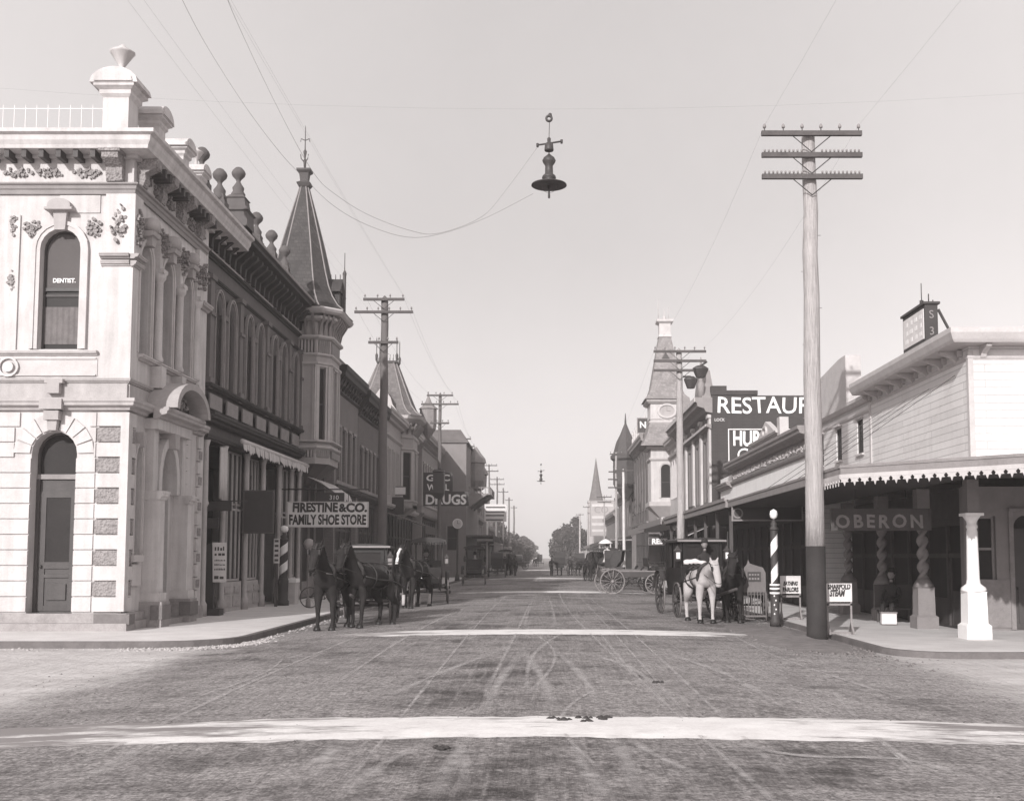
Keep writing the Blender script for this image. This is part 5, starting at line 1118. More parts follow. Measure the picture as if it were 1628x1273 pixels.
def far_right():
    T=FR(8.4)
    b=simple_block('bank_block','dark brick bank block with ornate round bay, behind the NA board',T,-1,90,106,12.0,0,[91.5,94,96.5,99,101.5,104],brick_m,trim_g,.9,.7,9,.9,6,9.2,0,True,trim_g,fz=4.6,seed=41,par_h=.4)
    o=MB(); o.lathe(7.6,104.6,[(.3,7.4),(1.1,8.6),(1.2,8.8),(1.2,11.0),(1.45,11.2),(1.45,11.5),(1.2,11.7),(.9,12.8),(.5,13.6),(.1,14.6),(.03,15.6)],8,False); o.build('round_bay',trim_d,b)
    cr=MB(T); 
    for i in range(8): cr.lathe(90.5+i*2.1,.2,[(.14,12.4),(.14,12.9),(.05,13.0),(.12,13.3),(.02,13.7)],6)
    cr.build('roof_finial',trim_w,b)
    p=MB(T); 
    for i in range(7): p.box(90.4+i*2.5,91.0+i*2.5,0,.15,4.6,11.1)
    p.build('pier',brick_d,b)
    S=[('long_brick_store','long mid-grey brick store past the bank block on the right',106.3,126,8.6,brick_m,8.3,[109,112,115,118,121],1.),
       ('signboard_store','pale store standing under the big lettered roof boards',126.4,150,7.0,siding,8.2,[],1.),
       ('far_awning_store','low store with pale awning far along the right side',150.4,176,6.2,brick_l,8.3,[],1.),
       ('last_right_store','last two-storey store on the right before the dark trees',176.4,205,8.4,siding,8.6,[181,187,193,199],1.2)]
    for i,(n,l,A,B,zt,m_,X,ws,ww) in enumerate(S):
        T=FR(X); bb=simple_block(n,l,T,-1,A,B,zt,0,ws,m_,trim_g,.6,.5,8,ww,4.9,zt-1.6,0,False,None,fz=3.9,seed=i+60,par_h=.5,base=.13)
        g=MB(T); g.box(A+.4,B-.4,-.3,-.25,.3,3.9); g.build('shop_glass',glass_s,bb)
        a=MB(T); a.box(A+.2,B-.2,0,2.2,3.5,3.62); a.box(A+.2,B-.2,2.15,2.22,3.2,3.62); a.build('awning',canvas_d if i%2 else trim_g,bb,0)
        p=MB(T)
        for k in range(5): p.box(A+.4+(B-A-.9)*k/4,A+.52+(B-A-.9)*k/4,2.0,2.12,.13,3.5)
        p.build('veranda_post',trim_w,bb)
    # church spire
    c=thing('church','distant pale church with a slender grey spire','church',(12.5,232,0))
    m=MB(); X,Y=ux(948,230),230; m.sq(X,Y,[(1.6,0),(1.6,13.0),(1.8,13.2),(1.8,13.6)]); m.build('tower',cream,c); s=MB(); s.lathe(X,Y,[(1.5,13.6),(1.0,16),(.02,22.6)],8,False); s.build('spire',slate_l,c); n=MB(); n.box(X-1,X+7,231.7,250,0,8); n.build('nave',cream,c)
    r=MB(); r.add([(X-1.4,231.7,8),(X+7.4,231.7,8),(X+7.4,250,8),(X-1.4,250,8),(X+3,231.7,12),(X+3,250,12)],[(0,1,4),(2,3,5),(1,2,5,4),(3,0,4,5),(0,1,2,3)]); r.build('roof',slate,c)
far_right()
# ---------------- telegraph poles, wires, arc lamps ----------------
PEGS={}
def pole(key,label,X,Y,vtop,arms,wpx,m,tarv=None,base=0.,lean=0.,group='telegraph poles along both kerbs'):
    z1=vz(vtop,Y); t=thing('telegraph_pole',label,'telegraph pole',(X,Y,base),0,group); r=wpx/2*Y/F
    s=MB(); zt=vz(tarv,Y) if tarv else base-.1; n=10; rnd=random.Random(key)
    P=[]
    for i in range(n+1):
        z=zt+(z1-zt)*i/n; P.append((X+lean*z+rnd.uniform(-.022,.022),Y,z))
    s.tube(P[:-1]+[(P[-1][0],Y,z1-.15),(P[-1][0],Y,z1)],r*1.08,14,True,r*.72); s.v[-14:]=[((v[0]-P[-1][0])*.15+P[-1][0],(v[1]-Y)*.15+Y,v[2]) for v in s.v[-14:]]
    if Y<60:
        z=max(zt,base)+1.2;k=0
        while z<z1-2.3: s.tube([(X+lean*z,Y,z),(X+lean*z+(.23 if k%2 else -.23),Y-.02,z+.01)],.009,5); z+=.85; k+=1
    s.build('shaft',m,t,0)
    if tarv: b=MB(); b.tube([(X,Y,base-.1),(X,Y,base+.25),(X+lean*zt,Y,zt)],r*1.2,16,True,r*1.1); b.build('tarred_base',tar,t,0)
    pegs=[]
    for (va,half,np_) in arms:
        za=vz(va,Y); L=half*Y/F; x=X+lean*za; a=MB(); a.box(x-L,x+L,Y-r-.1,Y-r-.01,za-.055,za+.055)
        ao=a.build('crossarm',arm_m,t,0)
        if Y<80:
            br=MB()
            for sg in (-1,1): br.tube([(x+sg*min(.45,L*.6),Y-r-.06,za-.05),(x,Y-r-.02,za-.42)],.012,4)
            br.build('brace',iron,ao,0)
        if np_:
            pn=MB()
            for i in range(np_):
                u=x-L+.07+(2*L-.14)*i/(np_-1)
                if abs(u-x)<r*.8: continue
                hh=1. if np_<8 else .6
                pn.lathe(u,Y-r-.055,[(.012,za+.05),(.012,za+.13*hh),(.035*hh,za+.13*hh),(.04*hh,za+.17*hh),(.022,za+.22*hh),(0,za+.235*hh)],6); pegs.append((u,Y-r-.055,za+.19*hh))
            pn.build('insulators',trim_g,ao,0)
    PEGS[key]=pegs; return t
pole('A','tall pale pole with tarred black base standing by the right corner awning',6.09,24.95,208,[(219,81,6),(253,81,24),(287,81,24)],28,timber,868,0.,lean=.003)
pole('B','slender pale pole carrying two dark bell lamps, before the clock tower',ux(1083,50),50,553,[(560,42,6),(575,42,0),(590,42,0)],12,timber,880,0.)
pole('L1','tall dark pole with three crossarms rising behind the first coach',-7.05,47.4,470,[(478,33,4),(498,47,6),(546,24,4)],15,dtimber,None,.15)
pole('L2','dark pole passing in front of the DRUGS board',ux(698,73),73,624,[(629,21,4),(643,30,6),(673,15,4)],6.5,dtimber,None,.15)
pole('L3','short stout dark pole just beyond the DRUGS board',ux(732,98),98,691,[(698,16,4),(710,22,6)],6,dtimber,None,.15)
pole('C','pale pole with four crossarms in front of the brick bank block',ux(980,98),98,718,[(722,10,4),(750,12,0),(762,13,0),(775,13,0)],4.4,timber,885,.0)
pole('D','plain white pole at the right kerb next to the brick bank block',ux(992,92),92,745,[(748,17,0)],5,mat('whitewashed_pole',.62,.15,3.,.8,.1),None,.0)
far=[('left',777,737,130,[(740,13),(749,15)],.5),('left',790,757,155,[(762,11),(770,12)],0),('left',800,775,175,[(782,8)],0),('left',809,790,205,[(795,6)],0),('left',817,803,235,[(807,5)],0),
     ('right',961,786,128,[(790,12),(798,11)],0),('right',943,812,165,[(816,9)],0),('right',935,800,185,[(806,8)],0),('right',922,815,215,[(818,6)],0),('right',912,822,245,[(826,5)],0)]
words=['first','second','third','fourth','fifth']
for i,(sd_,u,v,Y,arms,_) in enumerate(far):
    k=words[i%5]; pole('f%d'%i,f'{k} of the five small far poles counted outward along the {sd_} kerb',ux(u,Y),Y,v,[(a,h_,4) for a,h_ in arms],3.0,dtimber if sd_=='left' else timber,None,.0)
# sheet-iron transformer on the DRUGS pole
t=thing('transformer_box','black transformer box hung on the pole before the DRUGS board','transformer box',(ux(697,72.6),72.6,5.8)); Y=72.55
m=MB(); xa,xb=ux(688,Y),ux(706,Y); m.sq((xa+xb)/2,Y,[(.2,5.75),(.36,6.1),(.36,7.45),(.42,7.5),(.3,7.65)]); m.build('case',iron,t); m=MB(); m.box((xa+xb)/2-.1,(xa+xb)/2+.1,Y+.2,Y+.42,7.6,7.75); m.build('hanger_hook',iron,t)
def wire(p,q,sag,r=.006,label='thin wire',N=10):
    m=MB(); m.tube([(p[0]+(q[0]-p[0])*i/N,p[1]+(q[1]-p[1])*i/N,p[2]+(q[2]-p[2])*i/N-4*sag*(i/N)*(1-i/N)) for i in range(N+1)],r,3); o=m.build('wire',wirem,None,0); tag(o,label,'wire',label if label.startswith('telegraph') else None); return o
def span(a,b,idx,r,label,back=None):
    A=PEGS[a]; 
    for i in idx:
        if i>=len(A): continue
        q=PEGS[b][min(i,len(PEGS[b])-1)] if b else (A[i][0],-12,A[i][2])
        wire(A[i],q,.5,r,label)
span('L1',None,(0,3,5,9),.002,'telegraph wire running back over the camera from the tall dark left pole')
span('L1','L2',(0,3,4,9),.0035,'telegraph wire between the tall dark left pole and the DRUGS pole')
span('L2','L3',(0,3,4,9),.004,'telegraph wire between the DRUGS pole and the stout pole beyond')
span('A','B',(0,5),.0022,'telegraph wire between the tall pale pole and the bell lamp pole')
span('B','C',(0,2,4),.003,'telegraph wire between the bell lamp pole and the bank block pole')
span('A',None,(0,5),.0016,'telegraph wire running back over the camera from the tall pale pole')
# guy lines over the street to the arc lamp
def lampwire(px,label):
    P=[]
    for i,(u,v) in enumerate(px):
        Y=20-6.5*i/(len(px)-1); P.append((ux(u,Y),Y,vz(v,Y)))
    pts=[]
    for i in range(len(P)-1):
        p0,p1,p2,p3=P[max(i-1,0)],P[i],P[i+1],P[min(i+2,len(P)-1)]
        for k in range(5):
            t=k/5; pts.append(tuple(.5*((2*p1[j])+(-p0[j]+p2[j])*t+(2*p0[j]-5*p1[j]+4*p2[j]-p3[j])*t*t+(-p0[j]+3*p1[j]-3*p2[j]+p3[j])*t**3) for j in range(3)))
    pts.append(P[-1]); m=MB(); m.tube(pts,.0033,4); o=m.build('lamp_cable',wirem); tag(o,label,'cable')
lampwire([(847,308),(771,346),(700,371),(642,377),(575,357),(520,326),(473,283),(433,243),(371,165),(300,60),(250,-30)],'lower slack feed cable sweeping from the arc lamp up to the left')
lampwire([(855,233),(803,302),(763,345),(693,371),(645,366),(575,340),(520,306),(492,280),(457,225),(400,120),(350,20),(330,-30)],'upper slack feed cable sweeping from the arc lamp crossbar to the left')
m=MB(); zp=vz(178,20); m.tube([(-26+52*i/24,20,zp+.05+2.6*((i-12)/12)**2) for i in range(25)],.0012,3); tag(m.build('span_wire',wirem),'fine span wire over the crossing that carries the big arc lamp','wire')
def arc_lamp(x,y,zd,s,label):
    t=thing('arc_lamp',label,'street lamp',(x,y,zd),0,'arc lamps hung over the street'); L=lambda *a:[(r*s,zd+z*s) for r,z in a]
    m=MB(); m.lathe(x,y,L((0,.02),(.32,-.02),(.325,-.035),(.3,-.04),(.12,-.01),(0,0)),28); m.build('shade',iron,t)
    m=MB(); m.lathe(x,y,L((.1,.02),(.11,.06),(.08,.07),(.13,.1),(.12,.14),(.075,.18),(.07,.33),(.11,.39),(.125,.43),(.1,.48),(.04,.53),(.01,.56)),16); m.build('housing',iron,t)
    m=MB(); m.lathe(x,y,L((0,-.28),(.02,-.27),(.022,-.22),(.012,-.12),(.03,-.04)),10); m.torus((x,y,zd-.02*s),'y',.15*s,.004*s,20,4); m.build('lower_carbon_holder',iron,t,0)
    m=MB(); m.lathe(x,y,L((.08,.61),(.085,.63),(.075,.74),(.03,.78),(.035,.84),(.02,.86)),12); m.tube([(x-.21*s,y,zd+.72*s),(x+.23*s,y,zd+.79*s)],.016*s,6); m.lathe(x-.21*s,y,[(.02*s,zd+.68*s),(.025*s,zd+.75*s)],6);m.lathe(x+.23*s,y,[(.02*s,zd+.75*s),(.025*s,zd+.82*s)],6); m.build('insulator_head',iron,t,0)
    m=MB(); m.tube([(x,y,zd+.54*s),(x,y,zd+.62*s)],.01,4); m.tube([(x,y,zd+.85*s),(x+.01,y,zd+1.18*s)],.006,4); m.build('hanger_rod',iron,t,0)
    m=MB(); m.torus((x,y,zd+1.22*s),'y',.05*s,.022*s,14,6,.03*s); m.lathe(x+.02*s,y,L((.01,1.24),(.035,1.27),(.03,1.31),(0,1.33)),8); m.build('pulley',iron,t,0)
arc_lamp(ux(873,20),20,vz(292,20),1.02,'large arc lamp with wide flat shade hanging over the near crossing')
arc_lamp(ux(860,100),100,vz(764,100),1.2,'tiny distant arc lamp hanging far down the street')
for (u,v,w_,lb) in ((1117,592,26,'larger dark bell lamp at the tip of the crossarm on the slender pole'),(1101,609,22,'lower dark bell lamp hung just right of the slender pole')):
    Y=49.8; x=ux(u,Y); z=vz(v,Y); r=w_/2*Y/F; t=thing('bell_lamp',lb,'street lamp',(x,Y,z),0,'bell lamps on the slender pole')
    m=MB(); m.lathe(x,Y,[(r*.55,z-.24),(r,z+.14),(r*.98,z+.2),(r*.55,z+.3),(.05,z+.32)],8,False); m.build('bell_shade',iron,t)
    m=MB(); m.tube([(x,Y,z+.3),(x+(.3 if u>1110 else -.35),Y,z+(.5 if u>1110 else .3))],.05,6); m.build('bracket_arm',iron,t)
# ---------------- signs ----------------
def board(name,label,X0,X1,Y,z0,z1,bm,fm=None,lines=(),fr=.035,hang=None,cat='sign',th=.05):
    t=thing(name,label,cat,((X0+X1)/2,Y,z0)); TF=FF(Y); m=MB(TF); m.box(X0+fr,X1-fr,-th,0,z0+fr,z1-fr); m.build('board',bm,t)
    f=MB(TF); f.box(X0,X1,-th-.01,.015,z0,z0+fr); f.box(X0,X1,-th-.01,.015,z1-fr,z1); f.box(X0,X0+fr,-th-.01,.015,z0+fr,z1-fr); f.box(X1-fr,X1,-th-.01,.015,z0+fr,z1-fr); f.build('frame',fm or bm,t,0)
    for (s,h,z,m_,kw) in lines: text(s,h,TF,kw.pop('u',(X0+X1)/2),z,.002,m_,t,**kw)
    if hang:
        for hx in (X0+.25*(X1-X0),X0+.75*(X1-X0)): q=MB(); q.tube([(hx,Y+.02,z1-.01),(hx,Y+.02,z1+hang)],.012,4); q.build('hanger_rod',iron,t)
    return t
Y=42.3; t=board('shop_sign','pale hanging board reading FIRESTINE & CO. FAMILY SHOE STORE',ux(455,Y),ux(585,Y),Y,vz(838,Y),vz(797,Y),sign_l,canvas_l,
 [('FIRESTINE',.34,vz(813,Y),letter_d,dict(u=ux(500,Y),width=ux(537,Y)-ux(461,Y)-.1,bold=.022)),('&',.3,vz(813,Y),letter_d,dict(u=ux(544,Y),bold=.02)),('CO.',.32,vz(813,Y),letter_d,dict(u=ux(566,Y),bold=.022)),('FAMILY SHOE STORE',.36,vz(833,Y),letter_d,dict(u=ux(520,Y),width=ux(583,Y)-ux(457,Y)-.08,bold=.02))],.04,.5)
m=MB(); m.tube([(-10.2,42.32,4.5),(-6.8,42.32,4.5)],.03,6); m.build('mounting_bar',iron,t)
board('number_sign','small dark board reading 310 above the shoe store sign',ux(500,Y),ux(546,Y),Y-.02,vz(797,Y)+.01,vz(783,Y),sign_b,sign_b,[('310',.17,vz(794,Y),sign_l,dict(u=ux(530,Y)))],.02)
Y=33.8; board('hanging_sign','upper of two narrow black boards hanging beyond the corner building',ux(310,Y),ux(366,Y),Y,vz(812,Y),vz(797,Y),sign_b,None,[],.02)
board('hanging_sign','lower narrower black board of the pair beyond the corner building',ux(309,Y),ux(346,Y),Y,vz(840,Y),vz(823,Y),sign_b,None,[],.02)
m=MB(); m.tube([(-10.25,Y+.03,3.62),(-9.2,Y+.03,3.62)],.02,6); tag(m.build('sign_bracket',iron),'iron arm that carries the two narrow black boards','bracket')
Y=37.; t=board('square_sign','big square black board hanging before the dark arcaded shopfront',ux(384,Y),ux(434,Y),Y,vz(848,Y),vz(779,Y),sign_b,mat('sign_edge',.09,.2,3.,.7,.1),[],.05,.5)
# poster board, window-side signs, barber poles
Y=33.3; t=thing('poster_stand','tall dark advertising stand holding a white printed poster','poster',(-9.9,Y,.15)); m=MB(); m.box(ux(323,Y),ux(341,Y),Y,Y+.12,.35,vz(865,Y)); m.box(ux(325,Y),ux(352,Y),Y-.1,Y+.35,.15,.35); m.build('stand',sign_b,t)
TF=FF(Y-.06); m=MB(TF); m.prism([(ux(340,Y),vz(925,Y)),(ux(361,Y),vz(925,Y)),(ux(360,Y),vz(862,Y)),(ux(338,Y),vz(862,Y))],-.04,0); m.build('poster',paper,t)
for s,z_,h,w_ in (('MILLINERY',0,0,0),): pass
m=MB(TF); x0=ux(341,Y); rnd=random.Random(3)
for v,hh,n_ in ((868,7,4),(878,5,3),(889,2.5,7),(896,2.5,8),(903,3,7),(914,6,2)):
    z=vz(v+hh,Y); 
    for i in range(n_):
        w_=.33/n_; m.box(x0+.02+i*w_,x0+.02+(i+rnd.uniform(.45,.85))*w_,.0,.004,z,z+hh*Y/F*rnd.uniform(.6,1))
m.build('poster_print',trim_d,t,0)
Y=39.3; t=thing('door_sign','narrow upright white notice board by the striped pole on the left','sign',(ux(439,Y),Y,.15)); m=MB(); m.box(ux(435,Y),ux(444,Y),Y,Y+.05,vz(895,Y),vz(856,Y)); m.build('board',paper,t); m=MB(); m.box(ux(437,Y),ux(442,Y),Y+.01,Y+.05,.15,vz(895,Y)); m.build('post',trim_d,t)
m=MB(); 
for i in range(5): m.box(ux(436.5,Y),ux(442.5,Y),Y-.006,Y,vz(892,Y)+i*.17,vz(892,Y)+i*.17+.08)
m.build('painted_print',trim_d,t,0)
def barber(x,y,z0,z1,r,label,base=.13,fancy=True):
    t=thing('barber_pole',label,'barber pole',(x,y,base))
    def coil(ph,m_,nm,rr):
        q=MB(); N=70;vs=[];k=5
        for i in range(N+1):
            f=i/N; z=z0+(z1-z0)*f
            for j in range(k+1):
                a=ph+f*math.pi*2*2.0+math.pi*j/k; vs.append((x+rr*math.cos(a),y+rr*math.sin(a),z))
        q.add(vs,[(i*(k+1)+j,i*(k+1)+j+1,(i+1)*(k+1)+j+1,(i+1)*(k+1)+j) for i in range(N) for j in range(k)],True); return q.build(nm,m_,t,0)
    coil(0,sign_w,'white_stripe',r); coil(math.pi,sign_b,'dark_stripe',r)
    m=MB(); m.lathe(x,y,[(r*.95,z1),(r*1.3,z1+.03),(r*1.1,z1+.08),(r*.7,z1+.12),(r*1.0,z1+.17),(r*.6,z1+.22),(r*.35,z1+.3)],12); m.build('cap',sign_b,t); m=MB(); m.lathe(x,y,[(.01,z1+.3),(r*.9,z1+.35),(r*1.1,z1+.44),(r*.9,z1+.53),(.01,z1+.58)],12); m.build('ball',sign_w,t)
    m=MB(); m.lathe(x,y,[(r*1.5,base),(r*1.5,base+.15),(r*1.2,base+.2),(r*1.25,z0-.25),(r*1.35,z0-.12),(r*1.1,z0)],14); m.build('base_post',sign_b,t)
    if fancy:
        for z in (z0-.2,z0-.08,z0+.02): b=MB(); b.lathe(x,y,[(r*1.38,z),(r*1.42,z+.02),(r*1.38,z+.05)],14); b.build('white_band',sign_w,t)
        for i in range(5): b=MB(); a=-1.9+.35*(i%2); b.lathe(x+r*1.2*math.cos(a),y+r*1.2*math.sin(a),[(0,.35+i*.12),(.02,.365+i*.12),(.025,.385+i*.12),(0,.41+i*.12)],6); b.build('white_stud',sign_w,t)
    return t
Y=29.9; barber(ux(1231,Y),Y,vz(932,Y),vz(843,Y),.1,'tall white and black barber pole with ball top at the right kerb',base=0.05)
Y=58.; barber(ux(1073,Y),Y,vz(900,Y),vz(852,Y),.09,'small distant barber pole in front of the striped canvas',fancy=False)
Y=40.3; barber(ux(451,Y),Y,vz(918,Y),vz(860,Y),.15,'thick dark striped barber pole on the left shopfront',base=.15,fancy=False)
Y=41.6; t=thing('stone_block','pale square stone pedestal at the foot of the left barber pole','pedestal',(ux(460,Y),Y,.15)); m=MB(); xx=ux(459,Y); m.box(xx-.32,xx+.32,Y-.3,Y+.3,.15,.95); m.build('block',trim_w,t); m=MB(); m.box(xx+.02,xx+.36,Y-.33,Y+.33,.953,1.1); m.build('cap_stone',sign_w,t)
# DRUGS boards
Y=76.; t=board('drug_store_sign','black board reading DRUGS in white letters, partly behind a pole',ux(672,Y),ux(745,Y),Y,vz(804,Y),vz(781,Y),sign_b,None,[('DRUGS',.66,vz(801,Y),sign_w,dict(width=ux(741,Y)-ux(676,Y),bold=.03))],.04)
board('drug_store_sign','black board with white letters G C and WALL above DRUGS',ux(672,Y),ux(719,Y),Y+.02,vz(781,Y)+.01,vz(751,Y),sign_b,None,[('G. C',.42,vz(764,Y),sign_w,dict(width=ux(711,Y)-ux(673,Y),bold=.015)),('WALL',.42,vz(779,Y),sign_w,dict(width=ux(711,Y)-ux(673,Y)-.1,bold=.015))],.03)
# post clock
t=thing('street_clock','round white clock on a post at the left kerb beyond DRUGS','clock',(ux(727,82),82,.15)); Y=82; x=ux(727,Y); z=vz(832,Y); r=8*Y/F
TF=FF(Y); m=MB(TF); O=[(x+r*math.cos(i*.314),z+r*math.sin(i*.314)) for i in range(20)]; m.prism(O,-.15,0); m.build('case',sign_w,t); m=MB(TF); m.prism([(x+(a-x)*.82,z+(b-z)*.82) for a,b in O],.0,.01); fo=m.build('face',clockf,t); m=MB(TF); m.box(x-.015,x+.015,.01,.02,z,z+.22); m.box(x,x+.16,.01,.02,z-.015,z+.015); m.build('hands',iron,fo,0)
m=MB(); m.lathe(x,Y+.08,[(.2,.15),(.15,.5),(.08,.7),(.07,z-r-.1),(.12,z-r)],8); m.build('post',trim_d,t)
Y=125.; t=board('striped_sign','white roadside board with four dark lines of worn lettering on posts',ux(770,Y),ux(805,Y),Y,vz(829,Y),vz(801,Y),paper,None,[],.05); m=MB(FF(Y))
for i,v in enumerate((805,812,818,825)): m.box(ux(772,Y),ux(803-i,Y),0,.02,vz(v+2.2,Y),vz(v,Y))
m.build('painted_lines',trim_d,t,0); m=MB(); m.box(ux(773,Y),ux(776,Y),Y,Y+.2,.1,vz(829,Y)); m.box(ux(787,Y),ux(790,Y),Y,Y+.2,.1,vz(829,Y)); m.build('post',sign_w,t)
Y=71.; t=board('shaped_sign','small scroll-topped pale sign projecting beside the second spired bay',ux(617,Y),ux(645,Y),Y,vz(787,Y),vz(773,Y),sign_l,trim_d,[],.05)
board('square_sign','small plain black board under the scroll-topped sign',ux(618,70),ux(641,70),70,vz(818,70),vz(790,70),sign_b,None,[],.04)
# right side
Y=88.; board('bank_sign','black roof board with white letters NA behind the clock tower',ux(1014,Y),ux(1040,Y),Y,vz(689,Y),vz(664,Y),sign_b,trim_g,[('NA',.5,vz(680,Y),sign_w,dict(u=ux(1028,Y)+.05,bold=.02))],.08)
Y=150.; t=board('roof_signboard','tall pale lettered signboards stacked on a roof below the church spire',ux(938,Y),ux(978,Y),Y,vz(852,Y),vz(795,Y),mat('faded_board',.36,.2,1.,.9,.1),trim_g,[('CO.',.9,vz(815,Y),trim_g,dict())],.1); m=MB(FF(Y))
for v in (803,822,833,843): m.box(ux(941,Y),ux(975,Y),0,.03,vz(v+2,Y),vz(v-2,Y))
m.build('painted_lines',canvas_l,t,0)
Y=64.; board('hotel_sign','small white board hung above REST by the slender pole',ux(1052,Y),ux(1079,Y),Y,vz(834,Y),vz(822,Y),paper,None,[('AL',.12,vz(831,Y),trim_d,dict())],.03)
Y=66.; t=board('small_restaurant_sign','low board of white letters REST under the right awning',ux(1031,Y),ux(1068,Y),Y,vz(866,Y),vz(854,Y),sign_b,trim_g,[('REST',.3,vz(864,Y),sign_w,dict(u=ux(1049,Y),bold=.02))],.03)
Y=37.5; board('hanging_sign','dark framed board with a pale O hanging under the right awning',ux(1164,Y),ux(1278,Y),Y,vz(828,Y),vz(803,Y),sign_b,trim_g,[('O',.36,vz(824,Y),trim_g,dict(u=ux(1174,Y)))],.05,.1)
Y=26.4; t=board('hanging_sign','dark board with grey letters OBERON hanging across the corner arcade',ux(1322,Y),ux(1482,Y),Y,vz(843,Y),vz(808,Y),mat('faded_black_board',.075,.3,2.,.8,.1),None,[('OBERON',.30,vz(838,Y),mat('grey_letter_paint',.24,.25,4.,.8,.1),dict(u=ux(1399,Y),width=ux(1470,Y)-ux(1331,Y),sp=1.35,bold=.012))],.03,.45)
def sandwich(name,label,u0,u1,vt,vb,Y,lines,base=.13):
    t=board(name,label,ux(u0,Y),ux(u1,Y),Y,vz(vb,Y),vz(vt,Y),paper,paper,lines,.02,None,'sign',.03)
    m=MB()
    for x in (ux(u0,Y)+.02,ux(u1,Y)-.02): m.box(x-.02,x+.02,Y,Y+.035,base,vz(vb,Y)); m.prism([(x,base),(x+.001,base),(x,base)],0,0) if False else None; m.add([(x-.02,Y-.2,base),(x+.02,Y-.2,base),(x+.02,Y+.25,base),(x-.02,Y+.25,base),(x-.02,Y+.017,base+.28),(x+.02,Y+.017,base+.28)],[(0,1,2,3),(0,1,5,4),(2,3,4,5),(1,2,5),(0,3,4)])
    m.box(ux(u0,Y),ux(u1,Y),Y,Y+.035,vz(vb+6,Y),vz(vb+3,Y)); m.box(ux(u0,Y),ux(u1,Y),Y+.0,Y+.05,base,base+.05); m.build('leg_frame',trim_g,t,0); return t
Y=25.6; sandwich('pavement_sign','white pavement sign reading SHARPOLD STEAM beside the tall pale pole',1313,1353,927,956,Y,[('SHARPOLD',.12,vz(936,Y),letter_d,dict(width=.52,bold=.008)),('STEAM',.14,vz(947,Y),letter_d,dict(u=ux(1330,Y),width=.36,bold=.01,slant=.3))])
Y=31.5; sandwich('pavement_sign','white pavement sign reading PARLORS beside the tall barber pole',1240,1272,915,943,Y,[('BATHING',.11,vz(930,Y),letter_d,dict(width=.42,slant=.3,bold=.008)),('PARLORS',.12,vz(940,Y),letter_d,dict(width=.45,bold=.01))])
# roof box sign over the saloon
t=thing('roof_box_sign','tall box sign with a pale side panel braced on the saloon roof','sign',(9.8,28,6.8)); m=MB(); m.box(9.5,9.82,27.2,28.9,7.25,8.22); m.box(9.45,9.87,27.15,28.95,8.22,8.28); m.build('box',sign_b,t); m=MB(FR(9.5)); m.box(27.28,28.82,0,.02,7.36,8.12); m.build('side_panel',paper,t)
m=MB(FR(9.5)); rnd=random.Random(9)
for i in range(3):
    for j in range(4): m.box(27.4+j*.35,27.4+j*.35+rnd.uniform(.12,.24),.02,.025,7.46+i*.22,7.46+i*.22+.11)
m.build('faded_lettering',sign_l,t,0)
text('S',.2,FF(27.2),9.66,7.86,.003,trim_g,t); text('3',.2,FF(27.2),9.66,7.44,.003,trim_g,t)
m=MB(); m.tube([(9.7,28,8.27),(9.7,28,8.5)],.05,6); m.tube([(9.7,28,8.5),(9.7,28,8.95)],.012,4); m.tube([(9.6,27.2,8.27),(9.6,27.2,8.48)],.015,4); m.tube([(9.85,27.6,8.27),(9.85,27.6,8.42)],.015,4); m.build('finial',iron,t,0)
m=MB(); m.tube([(9.85,27.25,8.1),(10.35,27.25,7.1),(10.45,27.1,6.75)],.035,6); m.tube([(9.6,27.2,6.75),(9.6,27.2,7.26)],.04,6); m.tube([(9.6,28.5,6.75),(9.6,28.5,7.26)],.04,6); m.build('brace',sign_b,t,0)
# kerb gas lamp on the left and small box
t=thing('gas_lamp','thin dark post with frosted globe near the left kerb','lamp',(-8.2,38.9,.15)); x,Y=ux(491,38.9),38.9; m=MB(); m.lathe(x,Y,[(.09,.15),(.08,.4),(.03,.5),(.025,2.1),(.06,2.15)],8); m.build('post',trim_g,t); m=MB(); m.lathe(x,Y,[(.05,2.15),(.16,2.25),(.2,2.38),(.14,2.5),(.05,2.55)],10); m.build('globe',mat('frosted_globe',.3,.1,3.,.4,0),t)
